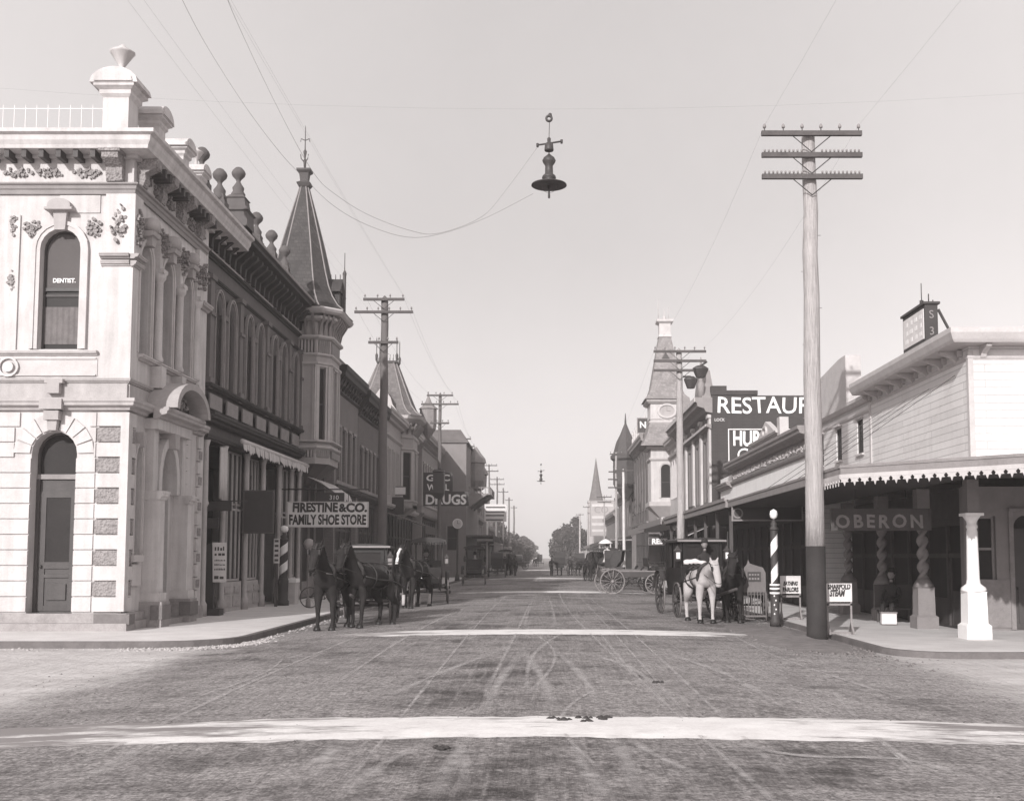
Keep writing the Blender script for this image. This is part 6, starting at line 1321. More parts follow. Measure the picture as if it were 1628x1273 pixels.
# ---------------- horses ----------------
def horse(name,label,x,y,rz,coat,low=0.,turn=0.,blaze=False,socks=False,sc_=1.,group='harness horses',z=None,harness=True,step=0.):
    t=thing('horse',label,'horse',(x,y,crown(x) if z is None else z),rz,group,True)
    nm=(0,-.93+.0*low,1.70-.28*low); pl=(turn*.18,-1.06-.16*low,1.96-.42*low)
    hm=(turn*.3,-1.22-.14*low,1.76-.42*low); mz=(turn*.38,-1.36-.08*low,1.47-.45*low); ns=(turn*.4,-1.40-.05*low,1.38-.47*low)
    V=[(0,.62,1.30,.31),(0,.25,1.27,.325),(0,-.15,1.22,.345),(0,-.5,1.22,.31),(turn*.02,-.74,1.42-.06*low,.22),(turn*.08,)+nm[1:]+(.165,),pl+(.13,),hm+(.118,),mz+(.08,),ns+(.07,)]
    E=[(i,i+1) for i in range(9)]
    def chain(a,pts):
        p=a
        for q in pts: V.append(q); E.append((p,len(V)-1)); p=len(V)-1
    s1=step
    for sg in (-1,1):
        d=.10*sg*s1
        chain(3,[(.15*sg,-.56,1.0,.145),(.165*sg,-.52-d*.3,.8,.10),(.16*sg,-.55-d,.5,.058),(.16*sg,-.54-d*1.6,.2,.04),(.16*sg,-.57-d*1.6,.1,.045),(.16*sg,-.6-d*1.6,.025,.058)])
        chain(0,[(.16*sg,.60,1.05,.19),(.19*sg,.5+d*.5,.82,.13),(.17*sg,.80+d,.54,.065),(.17*sg,.76+d,.2,.042),(.17*sg,.73+d,.1,.045),(.17*sg,.69+d,.025,.058)])
        chain(6,[(pl[0]+.075*sg,pl[1]+.01,pl[2]+.10,.035),(pl[0]+.10*sg,pl[1]-.01,pl[2]+.19,.012)])
    body=skinned('body',V,E,coat,t,2)
    # mane and forelock
    m=MB(); rnd=random.Random(int(x*10)+5); P=[(turn*.02,-.62,1.62-.05*low),(turn*.08,nm[1]+.10,nm[2]+.1),(pl[0],pl[1]+.06,pl[2]+.1)]
    for i in range(26):
        f=i/25; a,b,g=(P[0],P[1],f*2) if f<.5 else (P[1],P[2],f*2-1); q=[a[k]+(b[k]-a[k])*g for k in range(3)]; s=rnd.choice((-1,1))
        m.tube([tuple(q),(q[0]+.08*s,q[1]+.03,q[2]-.05),(q[0]+.14*s,q[1]+.05,q[2]-.2)],.022,4,True,.006)
    if not low:
        m.tube([(pl[0],pl[1]-.06,pl[2]+.09),(pl[0],pl[1]-.14,pl[2]-.02),(pl[0],pl[1]-.17,pl[2]-.12)],.035,5,True,.01)
    m.build('mane',hair if coat is not whiteh else sock,t,0)
    m=MB(); m.tube([(0,.86,1.38),(0,.98,1.2),(0,1.0,.85),(0,.97,.5)],.06,7,True,.02); m.build('tail',hair if coat is not whiteh else sock,t)
    # eyes and nostrils
    m=MB()
    for sg in (-1,1): c=(hm[0]+.088*sg,hm[1]-.0+.03,hm[2]+.09); m.lathe(c[0],c[1],[(0,c[2]-.025),(.02,c[2]-.015),(.025,c[2]),(.02,c[2]+.015),(0,c[2]+.025)],8)
    for sg in (-1,1): c=(ns[0]+.03*sg,ns[1]-.045,ns[2]+.01); m.lathe(c[0],c[1],[(0,c[2]-.018),(.014,c[2]),(0,c[2]+.018)],6)
    m.build('eyes_and_nostrils',lacq,t,0)
    if blaze:
        m=MB(); r=[.045,.04,.035,.05]; a=[(pl[0],pl[1]-.11,pl[2]-.02),(hm[0],hm[1]-.10,hm[2]+.02),((hm[0]+mz[0])/2,(hm[1]+mz[1])/2-.085,(hm[2]+mz[2])/2+.01),(mz[0],mz[1]-.07,mz[2]-.02)]
        m.tube(a,.05,8,True,.045); m.build('white_blaze',sign_w,t)
    if socks:
        for sg in (-1,1):
            for yy in (-.55,.77):
                m=MB(); m.tube([(.16*sg,yy,.44),(.16*sg,yy,.2),(.16*sg,yy-.02,.09)],.055,8,True,.052); m.build('white_sock',sock,t)
    for sg in (-1,1):
        for yy in (-.60,.69): m=MB(); d=.10*sg*s1; m.lathe(.16*sg,yy-(d*1.6 if yy<0 else -d),[(.085,.0),(.08,.03),(.06,.1),(.03,.11)],10); m.build('hoof',lacq,t)
    if harness:
        m=MB()
        # collar
        pts=[]
        for i in range(17):
            a=2*math.pi*i/16; pts.append((.235*math.sin(a),-.62-.13*math.cos(a)-.03,1.32+.33*math.cos(a)-.02*low))
        m.tube(pts,.045,6); m.build('collar',leather,t,0)
        m=MB(); 
        for yy,rr in ((-.25,.335),(.35,.315)):
            m.tube([(rr*math.sin(2*math.pi*i/16),yy,1.23+rr*1.02*math.cos(2*math.pi*i/16)) for i in range(17)],.016,4)
        for sg in (-1,1): m.tube([(.26*sg,-.6,1.25),(.32*sg,-.1,1.16),(.30*sg,.5,1.12),(.27*sg,1.1,.95)],.018,4)
        m.tube([(0,-.6,1.62),(0,-.25,1.57),(0,.35,1.57),(0,.8,1.5)],.02,4); m.build('harness_straps',leather,t,0)
        m=MB()
        for sg in (-1,1):
            m.tube([(pl[0]+.11*sg,pl[1],pl[2]+.05),(hm[0]+.105*sg,hm[1],hm[2]),(mz[0]+.07*sg,mz[1],mz[2])],.012,4)
            c=(hm[0]+.12*sg,hm[1]-.02,hm[2]+.10); m.box(c[0]-.01,c[0]+.01,c[1]-.06,c[1]+.05,c[2]-.06,c[2]+.05)
            m.tube([(mz[0]+.06*sg,mz[1],mz[2]),(.14*sg,-.8,1.35),(.12*sg,.2,1.55),(.15*sg,1.2,1.6)],.008,4)
        for c,rr in ((pl,.13),(mz,.075)): m.tube([(c[0]+rr*math.cos(2*math.pi*i/12),c[1]+rr*math.sin(2*math.pi*i/12)*.9,c[2]+.03+rr*.4*math.sin(2*math.pi*i/12)) for i in range(13)],.012,4)
        m.build('bridle',leather,t,0)
    t.scale=(sc_*1.12,sc_,sc_)
    return t
# ---------------- people ----------------
def person(label,x,y,z,rz,coatm,trm,pose='stand',hat='bowler',dress=False,group=None,s=1.):
    t=thing('person',label,'person',(x,y,z),rz,group,True); H=1.0
    if pose=='sit': hz=.52; 
    else: hz=.93
    V=[(0,0,hz,.135),(0,.01,hz+.22,.13),(0,0,hz+.42,.15),(0,0,hz+.53,.085),(0,-.01,hz+.62,.055),(0,-.03,hz+.70,.075),(0,-.035,hz+.78,.085),(0,-.03,hz+.83,.06)]
    E=[(i,i+1) for i in range(7)]
    def chain(a,pts):
        p=a
        for q in pts: V.append(q); E.append((p,len(V)-1)); p=len(V)-1
        return p
    for sg in (-1,1):
        if pose=='sit':
            chain(0,[(.1*sg,-.05,hz,.1),(.12*sg,-.45,hz+.02,.07),(.12*sg,-.5,hz-.38,.05),(.12*sg,-.52,hz-.47,.045),(.12*sg,-.66,hz-.49,.04)])
            w=chain(2,[(.17*sg,0,hz+.44,.065),(.24*sg,-.04,hz+.2,.05),(.16*sg,-.28,hz+.14,.035),(.14*sg,-.35,hz+.14,.03)])
            for k in range(5): chain(w,[(.14*sg+(k-2)*.018*sg,-.40+.008*abs(k-2),hz+.13,.009),(.14*sg+(k-2)*.02*sg,-.44+.012*abs(k-2),hz+.10,.008)])
        else:
            st_=.16*sg
            chain(0,[(.09*sg,0,hz-.08,.105),(.1*sg,-.03+st_*.5,.5,.07),(.1*sg,st_+.02,.1,.045),(.1*sg,st_,.045,.045),(.11*sg,st_-.15,.03,.038)])
            w=chain(2,[(.18*sg,0,hz+.44,.065),(.23*sg,.0,hz+.17,.05),(.22*sg,-.08-st_*.3,hz-.06,.035),(.22*sg,-.09-st_*.3,hz-.13,.03)])
            for k in range(5): chain(w,[(.22*sg,-.12-st_*.3+(k)*.016,hz-.19,.009),(.21*sg,-.12-st_*.3+k*.017,hz-.24+.008*abs(k-2),.008)])
    body=skinned('body',V,E,coatm,t,1)
    m=MB(); m.lathe(0,-.04,[(.0,hz+.66),(.06,hz+.68),(.085,hz+.74),(.092,hz+.79),(.08,hz+.85),(0,hz+.87)],12); m.lathe(0,-.135,[(0,hz+.74),(.018,hz+.75),(.012,hz+.78),(0,hz+.8)],6); m.lathe(0,-.03,[(.05,hz+.58),(.05,hz+.68)],8)
    for sg in (-1,1): m.lathe(.09*sg,-.03,[(0,hz+.75),(.015,hz+.76),(.015,hz+.79),(0,hz+.8)],6)
    m.build('face',skin,t,0)
    m=MB(); m.lathe(0,-.02,[(.095,hz+.77),(.1,hz+.82),(.085,hz+.88),(0,hz+.9)],12); m.build('hair',hair,t)
    if hat=='bowler': m=MB(); m.lathe(0,-.03,[(.155,hz+.845),(.16,hz+.85),(.1,hz+.86),(.1,hz+.92),(.07,hz+.97),(0,hz+.98)],14); m.build('hat',wool,t)
    if hat=='straw': m=MB(); m.lathe(0,-.03,[(.2,hz+.845),(.2,hz+.855),(.1,hz+.86),(.1,hz+.94),(0,hz+.945)],14); m.build('hat',cloth_l,t)
    if dress: m=MB(); m.lathe(0,0 if pose!='sit' else -.15,[(.16,hz+.12),(.2,hz-.1),(.3,hz-.4),(.36,.03 if pose!='sit' else hz-.42)],14); m.build('skirt',trm,t)
    else:
        m=MB(); m.lathe(0,0,[(.14,hz-.02),(.165,hz-.06),(.17,hz+.1),(.14,hz+.2)],12); m.build('coat_skirt',trm,t)
    t.scale=(s,)*3
    return t
# ---------------- wheels and carriages (local: forward is -y) ----------------
def wheel(par,x,y,r,m_=None,n=12,dish=.0,name='wheel'):
    m=MB(); m.torus((x,y,r),'x',r-.035,.028,30,6,.03); m.T=lambda a,b,c:(c+x,a+y,b+r)
    m.lathe(0,0,[(.0,-.11),(.05,-.11),(.085,-.05),(.085,.05),(.05,.11),(.0,.12)],10); m.T=ID
    for k in range(n): a=2*math.pi*k/n+.1; m.tube([(x,y+.06*math.cos(a),r+.06*math.sin(a)),(x,y+(r-.05)*math.cos(a),r+(r-.05)*math.sin(a))],.02,5,True,.014)
    w=m.build(name,m_ or wheelp,par,0); q=MB(); q.torus((x,y,r),'x',r-.006,.008,30,4,.028); q.build('tyre',tyre_m,w,0); return w
YZ=lambda u,n,z:(n,u,z)      # polygon in (y,z), thickness along x
def carriage(kind,label,x,y,rz,z=None,group='horse-drawn carriages in the street',wm=None,bodym=None,s=1.,cat='carriage',shafts=True,lampm=None):
    nm={'hack':'closed_carriage','surrey':'canopy_carriage','buggy':'buggy','wagon':'open_wagon'}[kind]
    t=thing(nm,label,cat,(x,y,crown(x) if z is None else z),rz,group,True); bm_=bodym or lacq; tr=.74
    fr,rr=(.47,.58); fy,ry=-1.05,.95
    if kind=='buggy': fr,rr=.52,.58; fy,ry=-.75,.65
    if kind=='wagon': fr,rr=.5,.62; fy,ry=-1.0,1.1
    for sg in (-1,1): wheel(t,sg*tr,fy,fr,wm); wheel(t,sg*tr,ry,rr,wm)
    a=MB(); a.tube([(-tr,fy,fr),(tr,fy,fr)],.035,6); a.tube([(-tr,ry,rr),(tr,ry,rr)],.035,6); a.tube([(0,fy,fr),(0,ry,rr-.05)],.04,6)
    for sg in (-1,1):
        for yy,rd in ((fy,fr),(ry,rr)): a.tube([(sg*.45,yy-.4,rd+.14),(sg*.45,yy-.2,rd+.05),(sg*.45,yy+.2,rd+.05),(sg*.45,yy+.4,rd+.14)],.022,4)
    a.build('axles_and_springs',iron,t,0)
    b=MB(YZ)
    if kind=='hack':
        b.prism([(-.62,.62),(-.78,1.0),(-.8,1.32),(.92,1.32),(.95,1.0),(.75,.62)],-.56,.56); b.build('lower_body',bm_,t)
        c=MB(YZ); 
        for sg in (-1,1):
            for yy in (-.78,-.1,.42,.86): c.box(yy,yy+.07,sg*.55-.035,sg*.55+.035,1.32,2.02)
        c.box(.86,.93,-.5,.5,1.32,2.02); c.box(-.78,-.72,-.5,-.4,1.32,2.02); c.box(-.78,-.72,.4,.5,1.32,2.02); c.box(-.78,-.72,-.4,.4,1.9,2.02); c.box(.49,.86,.53,.57,1.32,2.02); c.box(.49,.86,-.57,-.53,1.32,2.02)
        c.build('upper_frame',bm_,t,0)
        g=MB(YZ); g.box(-.75,-.74,-.4,.4,1.32,1.9); g.box(-.71,-.1,.545,.555,1.32,2.0); g.box(-.71,-.1,-.555,-.545,1.32,2.0); g.build('window_glass',glass,t,0)
        r=MB(); r.T=lambda a_,n,z_:(a_,n,z_); r.prism([(-.66,2.02),(.66,2.02),(.66,2.07),(.4,2.12),(0,2.14),(-.4,2.12),(-.66,2.07)],-.9,1.0); r.build('roof',leather,t)
        e=MB(); e.box(-.68,.68,-.93,-.9,2.03,2.08); e.build('roof_edge',trim_g,t)
        d=MB(YZ); d.prism([(-.8,1.0),(-1.2,.75),(-1.55,.75),(-1.75,1.05),(-1.8,1.05),(-1.6,.68),(-1.2,.66),(-.8,.7)],-.45,.45); d.box(-1.3,-.82,-.45,.45,1.2,1.3); d.box(-1.2,-.9,-.4,.4,.75,1.2); d.build('driver_box',bm_,t,0)
    elif kind=='surrey':
        b.prism([(-1.3,.8),(-1.35,1.0),(-.2,1.0),(-.15,.95),(.95,.95),(1.05,.8),(.6,.62),(-.9,.62)],-.5,.5); b.build('body',bm_,t)
        q=MB(YZ)
        for yy in (-.6,.55): q.box(yy,yy+.45,-.48,.48,1.15,1.27); q.prism([(yy+.45,1.2),(yy+.55,1.65),(yy+.5,1.68),(yy+.38,1.25)],-.48,.48); q.box(yy+.05,yy+.4,-.4,.4,.96,1.15)
        q.build('seat',leather,t)
        p=MB()
        for sg in (-1,1):
            for yy in (-1.1,.95): p.tube([(sg*.5,yy,.95),(sg*.52,yy,2.4)],.02,5)
        p.build('canopy_post',iron,t); c=MB(); c.prism([(-.68,2.38),(.68,2.38),(.66,2.47),(.35,2.55),(0,2.58),(-.35,2.55),(-.66,2.47)],-1.4,1.2); c.build('canopy',leather,t)
        f=MB(); 
        for i in range(14): f.box(-.68+i*.1,-.62+i*.1,-1.41,-1.39,2.28,2.38)
        f.build('canopy_fringe',leather,t,0)
        d=MB(YZ); d.prism([(-1.3,.95),(-1.5,1.4),(-1.47,1.42),(-1.25,.97)],-.45,.45); d.build('dashboard',leather,t)
    elif kind=='buggy':
        b.prism([(-.8,.75),(-.8,1.0),(.75,1.0),(.75,.75)],-.42,.42); b.build('body',bm_,t); q=MB(YZ); q.box(-.1,.45,-.42,.42,1.0,1.2); q.prism([(.45,1.1),(.55,1.6),(.5,1.62),(.38,1.15)],-.42,.42); q.build('seat',leather,t,0)
        h=MB(YZ); h.prism([(.6,1.1),(.68,1.7),(.45,2.15),(-.1,2.25),(-.45,2.2),(-.45,2.16),(-.1,2.2),(.42,2.1),(.62,1.68),(.55,1.1)],-.52,.52); h.prism([(.6,1.1),(.66,1.7),(.42,2.12),(-.1,2.21),(.0,1.6),(.3,1.2)],.5,.52);h.prism([(.6,1.1),(.66,1.7),(.42,2.12),(-.1,2.21),(.0,1.6),(.3,1.2)],-.52,-.5); h.build('folding_hood',leather,t,0)
        d=MB(YZ); d.prism([(-.78,1.0),(-.95,1.3),(-.92,1.31),(-.74,1.0)],-.4,.4); d.build('dashboard',leather,t)
    else:
        b.box(-1.5,1.6,-.5,.5,.82,.88); b.box(-1.5,1.6,-.54,-.5,.82,1.15); b.box(-1.5,1.6,.5,.54,.82,1.15); b.box(1.6,1.64,-.5,.5,.82,1.15); b.box(-1.54,-1.5,-.5,.5,.82,1.3); b.build('box_body',bodym or wood_m,t,0)
        q=MB(YZ); q.box(-1.2,-.75,-.54,.54,1.35,1.42); q.prism([(-.78,1.38),(-.7,1.75),(-.67,1.75),(-.73,1.38)],-.5,.5); q.box(-1.0,-.95,-.5,-.46,1.15,1.35); q.box(-1.0,-.95,.46,.5,1.15,1.35); q.build('seat',leather,t,0)
        q=MB(YZ); q.box(-1.5,1.6,-.57,-.54,1.08,1.13); q.box(-1.5,1.6,.54,.57,1.08,1.13); q.build('side_rail',trim_g,t,0)
    if kind in('hack','surrey'):
        for sg in (-1,1):
            l=MB(); yy=-.9 if kind=='hack' else -1.2; l.sq(sg*.68,yy,[(.05,1.5),(.075,1.55),(.08,1.75),(.1,1.78),(.05,1.84),(.02,1.9),(.02,1.93)]); lo=l.build('carriage_lamp',iron,t); g=MB(); g.box(sg*.68-.05,sg*.68+.05,yy-.085,yy-.078,1.57,1.74); g.build('lamp_glass',lampm or trim_g,lo)
        for sg in (-1,1):
            f=MB(); P=[(sg*.74,ry+ (rr+.09)*math.cos(a),rr+(rr+.09)*math.sin(a)) for a in [0.2+i*.33 for i in range(8)]]; vs=[]
            for p in P: vs+=[(p[0]-.08,p[1],p[2]),(p[0]+.08,p[1],p[2]),(p[0]+.08,p[1],p[2]+.012),(p[0]-.08,p[1],p[2]+.012)]
            f.add(vs,[(i*4+j,i*4+(j+1)%4,i*4+4+(j+1)%4,i*4+4+j) for i in range(7) for j in range(4)],True); f.build('mudguard',leather,t)
    if shafts:
        p=MB()
        if shafts=='pole': p.tube([(0,fy-.1,fr),(0,fy-3.0,.85)],.035,6); p.tube([(-.75,fy-.35,fr+.12),(.75,fy-.35,fr+.12)],.03,6)
        else:
            for sg in (-1,1): p.tube([(sg*.4,fy-.1,fr+.1),(sg*.42,fy-1.0,.8),(sg*.36,fy-2.6,1.05)],.025,6)
        p.build('draught_pole' if shafts=='pole' else 'shaft',wood_m,t)
    t.scale=(s,)*3
    return t
G=lambda x,y:dict(x=x,y=y)
# left near team and coach
horse('h','black horse nearest the left kerb, left one of the leading pair',-5.5,28.5,R(-6),bay,turn=-.2,sc_=1.06)
horse('h','dark bay horse on the street side of the leading left pair',-4.62,29.1,R(-26),bay,turn=.1,sc_=1.05,step=.5)
carriage('hack','black closed coach behind the pair of dark horses on the left',-5.15,32.1,R(3),shafts='pole',s=1.03)
# second team
horse('h','dark horse with broad white blaze and white feet, second left carriage',-4.72,40.0,R(-17),bay,turn=-.1,blaze=True,socks=True,step=1.,sc_=1.08)
carriage('surrey','dark canopied carriage behind the white-blazed horse',-4.65,43.9,R(6))
person('driver in dark coat and bowler seated in the canopied left carriage',-4.7,43.3,.72,R(8),wool,wool,'sit',group=None)
t=thing('parcel','small white parcel on the front of the canopied left carriage','parcel',(-4.75,42.2,1.15)); m=MB(); m.cbox(-4.8,42.1,1.1,.3,.25,.26); m.build('box',sign_w,t); m=MB(); m.cbox(-4.8,42.1,1.1,.02,.256,.263); m.build('string',trim_d,t)
carriage('surrey','canopied carriage seen from behind at the left kerb past DRUGS',-4.75,73.2,R(182),shafts=None,wm=wheell)
person('passenger in pale shirt seated in the rear-facing left carriage',-4.7,73.0,.78,R(180),cloth_l,wool,'sit')
carriage('buggy','hooded buggy far along the left kerb beside the striped board',-4.3,97,R(180),shafts=None); carriage('surrey','canopied carriage farthest but two on the left kerb',-4.2,113,R(5),shafts=None)
horse('h','distant dark horse between two far carriages on the left',-3.7,109,R(5),bay,group='harness horses'); carriage('buggy','hooded buggy in the far line of rigs on the left',-4.3,135,R(180),shafts=None); carriage('wagon','small open wagon at the end of the left line of rigs',-4.0,160,R(90),shafts=None)
carriage('hack','dark closed coach farthest away along the left kerb',-4.4,178,R(0),shafts=None)
person('distant man in dark suit at the left roadside by the striped board',-2.9,104,crown(-2.9),R(20),wool,wool); person('distant man in pale shirt in the left roadway',-4.5,121,crown(4.5),R(-30),cloth_l,wool)
# middle of the road, far
carriage('buggy','hooded buggy driving away in the middle of the street',ux(890,104),104,R(180),shafts=None,z=.15)
horse('h','horse drawing the hooded buggy away down the middle of the street',ux(890,104),107.0,R(180),bay,z=.15)
person('man in dark clothes walking just left of the middle buggy',ux(877,102),102,.16,R(10),wool,wool); person('man in dark clothes walking just right of the middle buggy',ux(907,104),104,.14,R(-15),wool,wool,s=1.05)
carriage('buggy','tiny buggy far off near the vanishing point of the street',ux(858,215),215,R(180),shafts=None,z=.16); horse('h','tiny horse far off beside the tiny buggy',ux(852,208),208,R(30),bay,z=.16,harness=False)
# right side
horse('h','white horse with lowered head standing before the right coach',4.3,30.8,R(8),whiteh,low=.85,turn=.2,sc_=1.0)
horse('h','dark horse standing beside the white horse on the right',5.32,31.6,R(-6),bay,low=.25,turn=-.2)
carriage('hack','black closed coach with pale lamp glass behind the white horse',4.6,34.4,R(7),shafts='pole',lampm=sign_w,s=1.12)
# folded pale robe over the driver's footboard
m=MB(); vs=[];n=12
for i in range(n+1):
    u=-.34+.68*i/n; vs+=[(4.42+u,32.95-.1*math.cos(u*3),1.72+.04*math.cos(u*6)+.015*math.sin(i*2.1)),(4.42+u,32.8-.1*math.cos(u*3),1.80+.045*math.cos(u*6+.4)+.015*math.sin(i*1.3)),(4.42+u,32.68,1.68+.03*math.cos(u*4)+.02*math.sin(i*2.7))]
m.add(vs,[(i*3+j,i*3+j+1,i*3+4+j,i*3+3+j) for i in range(n) for j in range(2)],True); o=m.build('lap_robe',cloth_l); tag(o,'pale rumpled robe on the driver seat above the white horse','blanket')
sm=o.modifiers.new('solid','SOLIDIFY'); sm.thickness=.04
person('coachman in dark coat seated on the right coach behind the white horse',4.75,33.1,.98,R(7),wool,wool,'sit')
for a_,b_,lb in (((-5.4,27.2,1.5),(-5.1,30.9,1.7),'slack rein from the left leading dark horse back to the coach'),((-5.2,27.9,1.5),(-5.0,30.9,1.7),'slack rein from the street-side dark horse back to the coach'),((4.4,29.6,1.15),(4.65,32.8,1.6),'slack rein from the white horse back to the coachman')):
    wire(a_,b_,.12,.011,lb)['category']='rein'
# small cart with arched panel
t=thing('vendor_cart','grey hand cart with arched lettered panel next to the tall barber pole','cart',(5.95,31.6,0.1),0,None,True)
m=MB(FF(0)); m.prism([(-.33,.8),(.33,.8),(.33,1.35),(.26,1.5),(0,1.58),(-.12,1.62),(-.16,1.72),(-.2,1.6),(-.28,1.5),(-.33,1.35)],-.06,0); m.build('arched_panel',mat('dull_grey_paint',.16,.2,4.,.8,.2),t); m=MB(FF(0)); m.box(-.19,.19,0,.012,1.1,1.38); m.build('name_plate',sign_b,t)
m=MB(FF(0)); 
for i in range(4): m.box(-.15+i*.08,-.1+i*.08,.012,.02,1.28,1.32); m.box(-.15+i*.08,-.1+i*.08,.012,.02,1.16,1.21)
m.build('painted_letters',trim_g,t,0)
m=MB()
for k in range(7): m.tube([(-.28+k*.093,0,.8),(-.24+k*.08,.0,.15)],.014,5)
m.tube([(-.33,0,.8),(-.33,0,.0)],.025,5); m.tube([(.33,0,.8),(.33,0,.0)],.025,5); m.tube([(-.5,0,.45),(-.42,0,.2),(-.25,0,.05),(0,-.05,.03)],.02,5); m.box(-.33,.33,-.02,.02,.1,.15); m.build('slatted_rack',mat('dull_grey_paint',.16),t,0)
for sg in (-1,1): wheel(t,sg*.4,.5,.42,wheelp,10)
m=MB(); m.box(-.3,.3,.05,.9,.72,.8); m.tube([(-.4,.5,.42),(.4,.5,.42)],.03,5); m.box(-.03,.03,.45,.55,.42,.72); m.build('cart_bed',wood_m,t,0)
# wagons further down the right
carriage('wagon','open spring wagon standing broadside on the right, light spoked wheels',4.2,54.3,R(98),wm=wheell,shafts='sh')
carriage('wagon','second open wagon parked behind the broadside wagon on the right',4.9,61.5,R(70),wm=wheelp,shafts=None)
horse('h','dark horse standing between the coach and the wagons on the right',5.9,57.5,R(100),bay,low=.4)
carriage('buggy','hooded buggy behind the right wagons carrying the parasol lady',4.45,74,R(180),shafts=None); carriage('buggy','hooded buggy next past the parasol lady on the right',4.0,86,R(20),shafts=None); carriage('surrey','canopied carriage far along the right kerb',4.3,96,R(0),shafts=None); carriage('wagon','far open wagon at the right kerb by the first far pole',3.9,110,R(60),shafts=None); carriage('buggy','last hooded buggy far along the right kerb',3.9,126,R(180),shafts=None)
horse('h','distant dark horse among the right-hand rigs',3.3,82,R(20),bay); horse('h','farthest dark horse among the right-hand rigs',3.4,104,R(30),bay)
person('woman in white dress seated high holding a white parasol',4.4,79.5,1.45,R(180),cloth_l,cloth_l,'sit','straw',True)
carriage('wagon','high wagon that seats the woman with the white parasol',4.4,79.8,R(180),shafts=None)
t=thing('parasol','open white parasol held by the seated woman in white','parasol',(4.3,79.2,2.2)); m=MB(); m.lathe(ux(963,79.3),79.3,[(.02,3.2),(.3,3.08),(.5,2.92),(.52,2.86),(.5,2.88),(.3,3.03),(.02,3.15)],12); m.build('canopy',sign_w,t); m=MB(); m.tube([(ux(963,79.3),79.3,3.28),(ux(963,79.3)+.03,79.35,2.15)],.012,5); m.build('stick',wood_m,t)
person('man in white shirt on the right by the first far wagons',ux(985,84),84,1.1,R(0),cloth_l,wool,'sit','bowler')
person('seated man in dark suit by the twisted columns of the saloon arcade',9.35,29.9,.13,R(-35),wool,wool,'sit')
t=thing('bench','dark bench under the saloon arcade where the man sits','bench',(9.45,30.2,.13)); m=MB(); m.box(9.0,10.0,29.85,30.3,.48,.54); m.build('seat',wood_m,t); m=MB(); m.box(9.0,10.0,30.3,30.36,.54,1.15); m.build('backrest',wood_m,t)
for xx in (9.05,9.9):
    for yy in (29.9,30.3): m=MB(); m.box(xx,xx+.06,yy,yy+.05,.13,.48); m.build('leg',wood_m,t)
t=thing('footbox','small pale box lying in front of the seated man','box',(9.0,28.9,.13)); m=MB(FA(8.75,28.9,R(-8))); m.box(0,.38,-.25,0,.16,.44); m.build('case',paper,t); m=MB(FA(8.75,28.9,R(-8))); m.box(-.02,.4,-.27,.02,.44,.47); m.build('lid',trim_g,t)
# bicycle beyond the near team
t=thing('bicycle','bicycle leaning by the left kerb half hidden behind the horses','bicycle',(-7.6,38.3,.15),R(4),None,True)
for xx,nn in ((-.55,'wheel'),(.5,'wheel')):
    m=MB(); m.torus((xx,0,.36),'y',.345,.02,30,6); m.T=ID
    for k in range(12): a=k*.5236; m.tube([(xx,0,.36),(xx+.34*math.cos(a),0,.36+.34*math.sin(a))],.003,3)
    w=m.build(nn,iron,t,0)
m=MB(); 
for a,b_ in (((-.05,.3),(-.2,.88)),((-.2,.86),(.35,.9)),((-.05,.3),(.37,.8)),((-.05,.3),(-.55,.36)),((-.18,.8),(-.55,.36)),((.33,.98),(.5,.36))): m.tube([(a[0],0,a[1]),(b_[0],0,b_[1])],.016,6)
m.build('frame',iron,t,0); m=MB(); m.tube([(.33,-.25,1.02),(.3,0,1.0),(.33,.25,1.02)],.014,5); m.build('handlebar',iron,t); m=MB(); m.cbox(-.22,0,.9,.24,.14,.05); m.build('saddle',leather,t)
carriage('buggy','hooded buggy standing sideways behind the broadside wagon on the right',4.7,68,R(75),shafts=None); carriage('surrey','canopied carriage between the parasol wagon and the pale pole',5.0,90.5,R(10),shafts=None); carriage('buggy','hooded buggy just before the farthest right wagon',4.5,104,R(160),shafts=None)
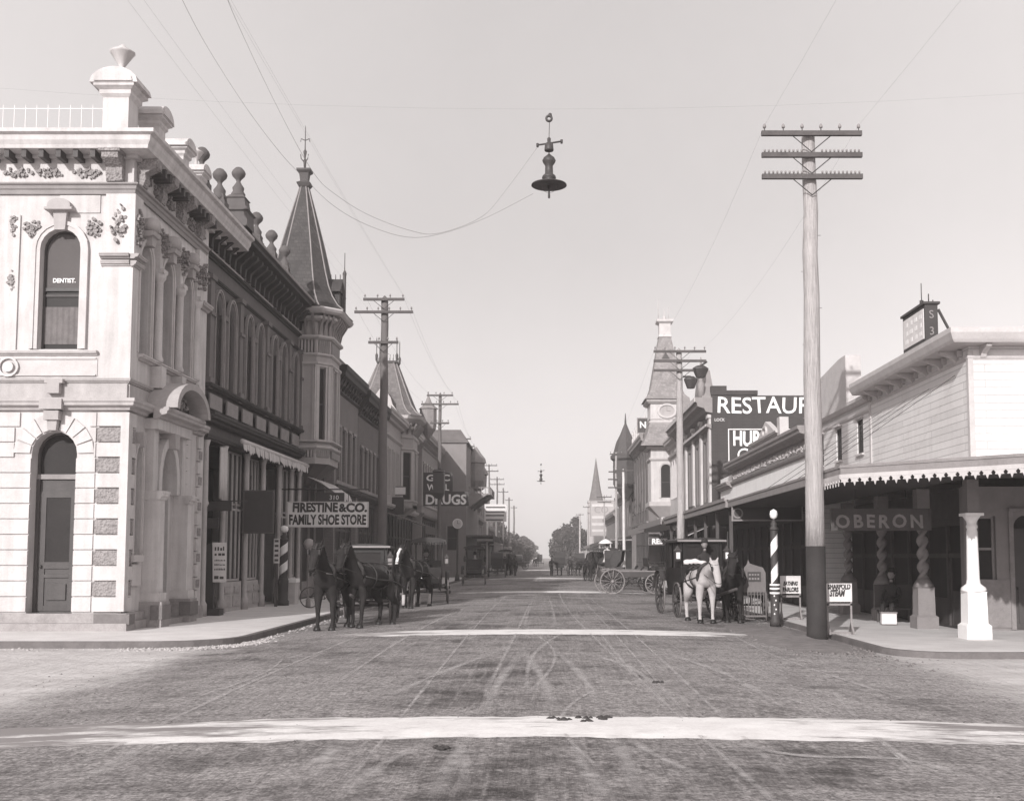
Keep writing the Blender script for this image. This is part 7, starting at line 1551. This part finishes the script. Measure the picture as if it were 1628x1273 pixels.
# ---------------- trees ----------------
def tree(x,y,h,r,m_,label,seed,cone=False,n=2600,group='street trees at the far end'):
    t=thing('tree',label,'tree',(x,y,0),0,group,True); rnd=random.Random(seed)
    tr=MB(); tr.tube([(0,0,-.1),(.1,0,h*.25),(0,.1,h*.6),(.1,0,h*.85)],.28,8,True,.06)
    for k in range(7): a=k*.9; z=h*(.25+.07*k); tr.tube([(0,0,z),(r*.5*math.cos(a),r*.5*math.sin(a),z+h*.12),(r*.8*math.cos(a),r*.8*math.sin(a),z+h*.2)],.1,5,True,.02)
    tr.build('trunk',bark,t,0)
    cl=[]
    for k in range(26):
        f=rnd.random(); z=h*(.16+.8*f); rad=r*((1-f)**.8*1.05+.08 if cone else math.sin(math.pi*min(1,.15+f*.85))**.6); a=rnd.uniform(0,6.28); q=rnd.random()**.5*rad*.8
        cl.append((q*math.cos(a),q*math.sin(a),z,rnd.uniform(.6,1.25)*r*.36))
    m=MB(); vs=[];fs=[]
    for i in range(n):
        c=rnd.choice(cl); d=Vector((rnd.gauss(0,1),rnd.gauss(0,1),rnd.gauss(0,.8))).normalized()*c[3]*(rnd.random()**.35); p=Vector(c[:3])+d; s=rnd.uniform(.14,.34)
        u=Vector((rnd.gauss(0,1),rnd.gauss(0,1),rnd.gauss(0,.6))).normalized(); w=u.cross(Vector((rnd.gauss(0,1),rnd.gauss(0,1),rnd.gauss(0,1)))).normalized()
        o=len(vs); vs+=[tuple(p+u*s),tuple(p+w*s*.7),tuple(p-u*s),tuple(p-w*s*.7)]; fs.append((o,o+1,o+2,o+3))
    m.add(vs,fs); m.build('crown',m_,t,0); return t
def tcopy(src,x,y,label,rz,s):
    c=copy_tree(src); c.location=(x,y,0); c.rotation_euler=(0,0,rz); c.scale=(s,s,s); c['label']=label; return c
a=tree(4.0,226,8.2,3.6,leafm,'big rounded dark tree nearest on the right at the far end',1,n=5200); b=tree(6.4,236,10.6,2.4,leafm,'pointed dark conifer rising behind the big round tree',2,True,2600)
tcopy(a,6.6,232,'dark round tree on the outer side of the pointed conifer',1.2,.95); tcopy(a,4.3,262,'dark round tree one beyond the big right tree',2.5,.95); tcopy(a,4.6,330,'small dim tree farther down the right side',4,1.0)
c=tree(-5.6,232,6.0,2.5,leafm2,'dusty grey-green tree nearest on the left at the far end',3,n=4200)
tcopy(c,-7.2,222,'taller dusty tree outermost in the left row',1,1.12); tcopy(c,-4.9,250,'dusty tree second along the left row',2,1.05); tcopy(c,-5.0,285,'dusty tree third along the left row',3,1.05); tcopy(c,-5.2,330,'dusty tree fourth along the left row',4,1.1); tcopy(c,-5.5,400,'last dim tree of the left row near the vanishing point',5,1.2); tcopy(b,-8.6,212,'narrow dark tree behind the last store on the left',1,.8); tcopy(a,5.6,420,'last dim tree of the right row near the vanishing point',1,1.2)
# ---------------- dusty air ----------------
HZ=True
if HZ:
    m=MB(); m.box(-70,70,-30,620,-1.2,27); hm_=bpy.data.materials.new('dusty_air'); hm_.use_nodes=True; n=hm_.node_tree; n.nodes.clear(); o=n.nodes.new('ShaderNodeOutputMaterial'); v=n.nodes.new('ShaderNodeVolumePrincipled'); v.inputs['Density'].default_value=.001; v.inputs['Color'].default_value=(1,.96,.95,1); v.inputs['Anisotropy'].default_value=0.; n.links.new(v.outputs[0],o.inputs['Volume'])
    ho=m.build('haze',hm_); tag(ho,kind='stuff')
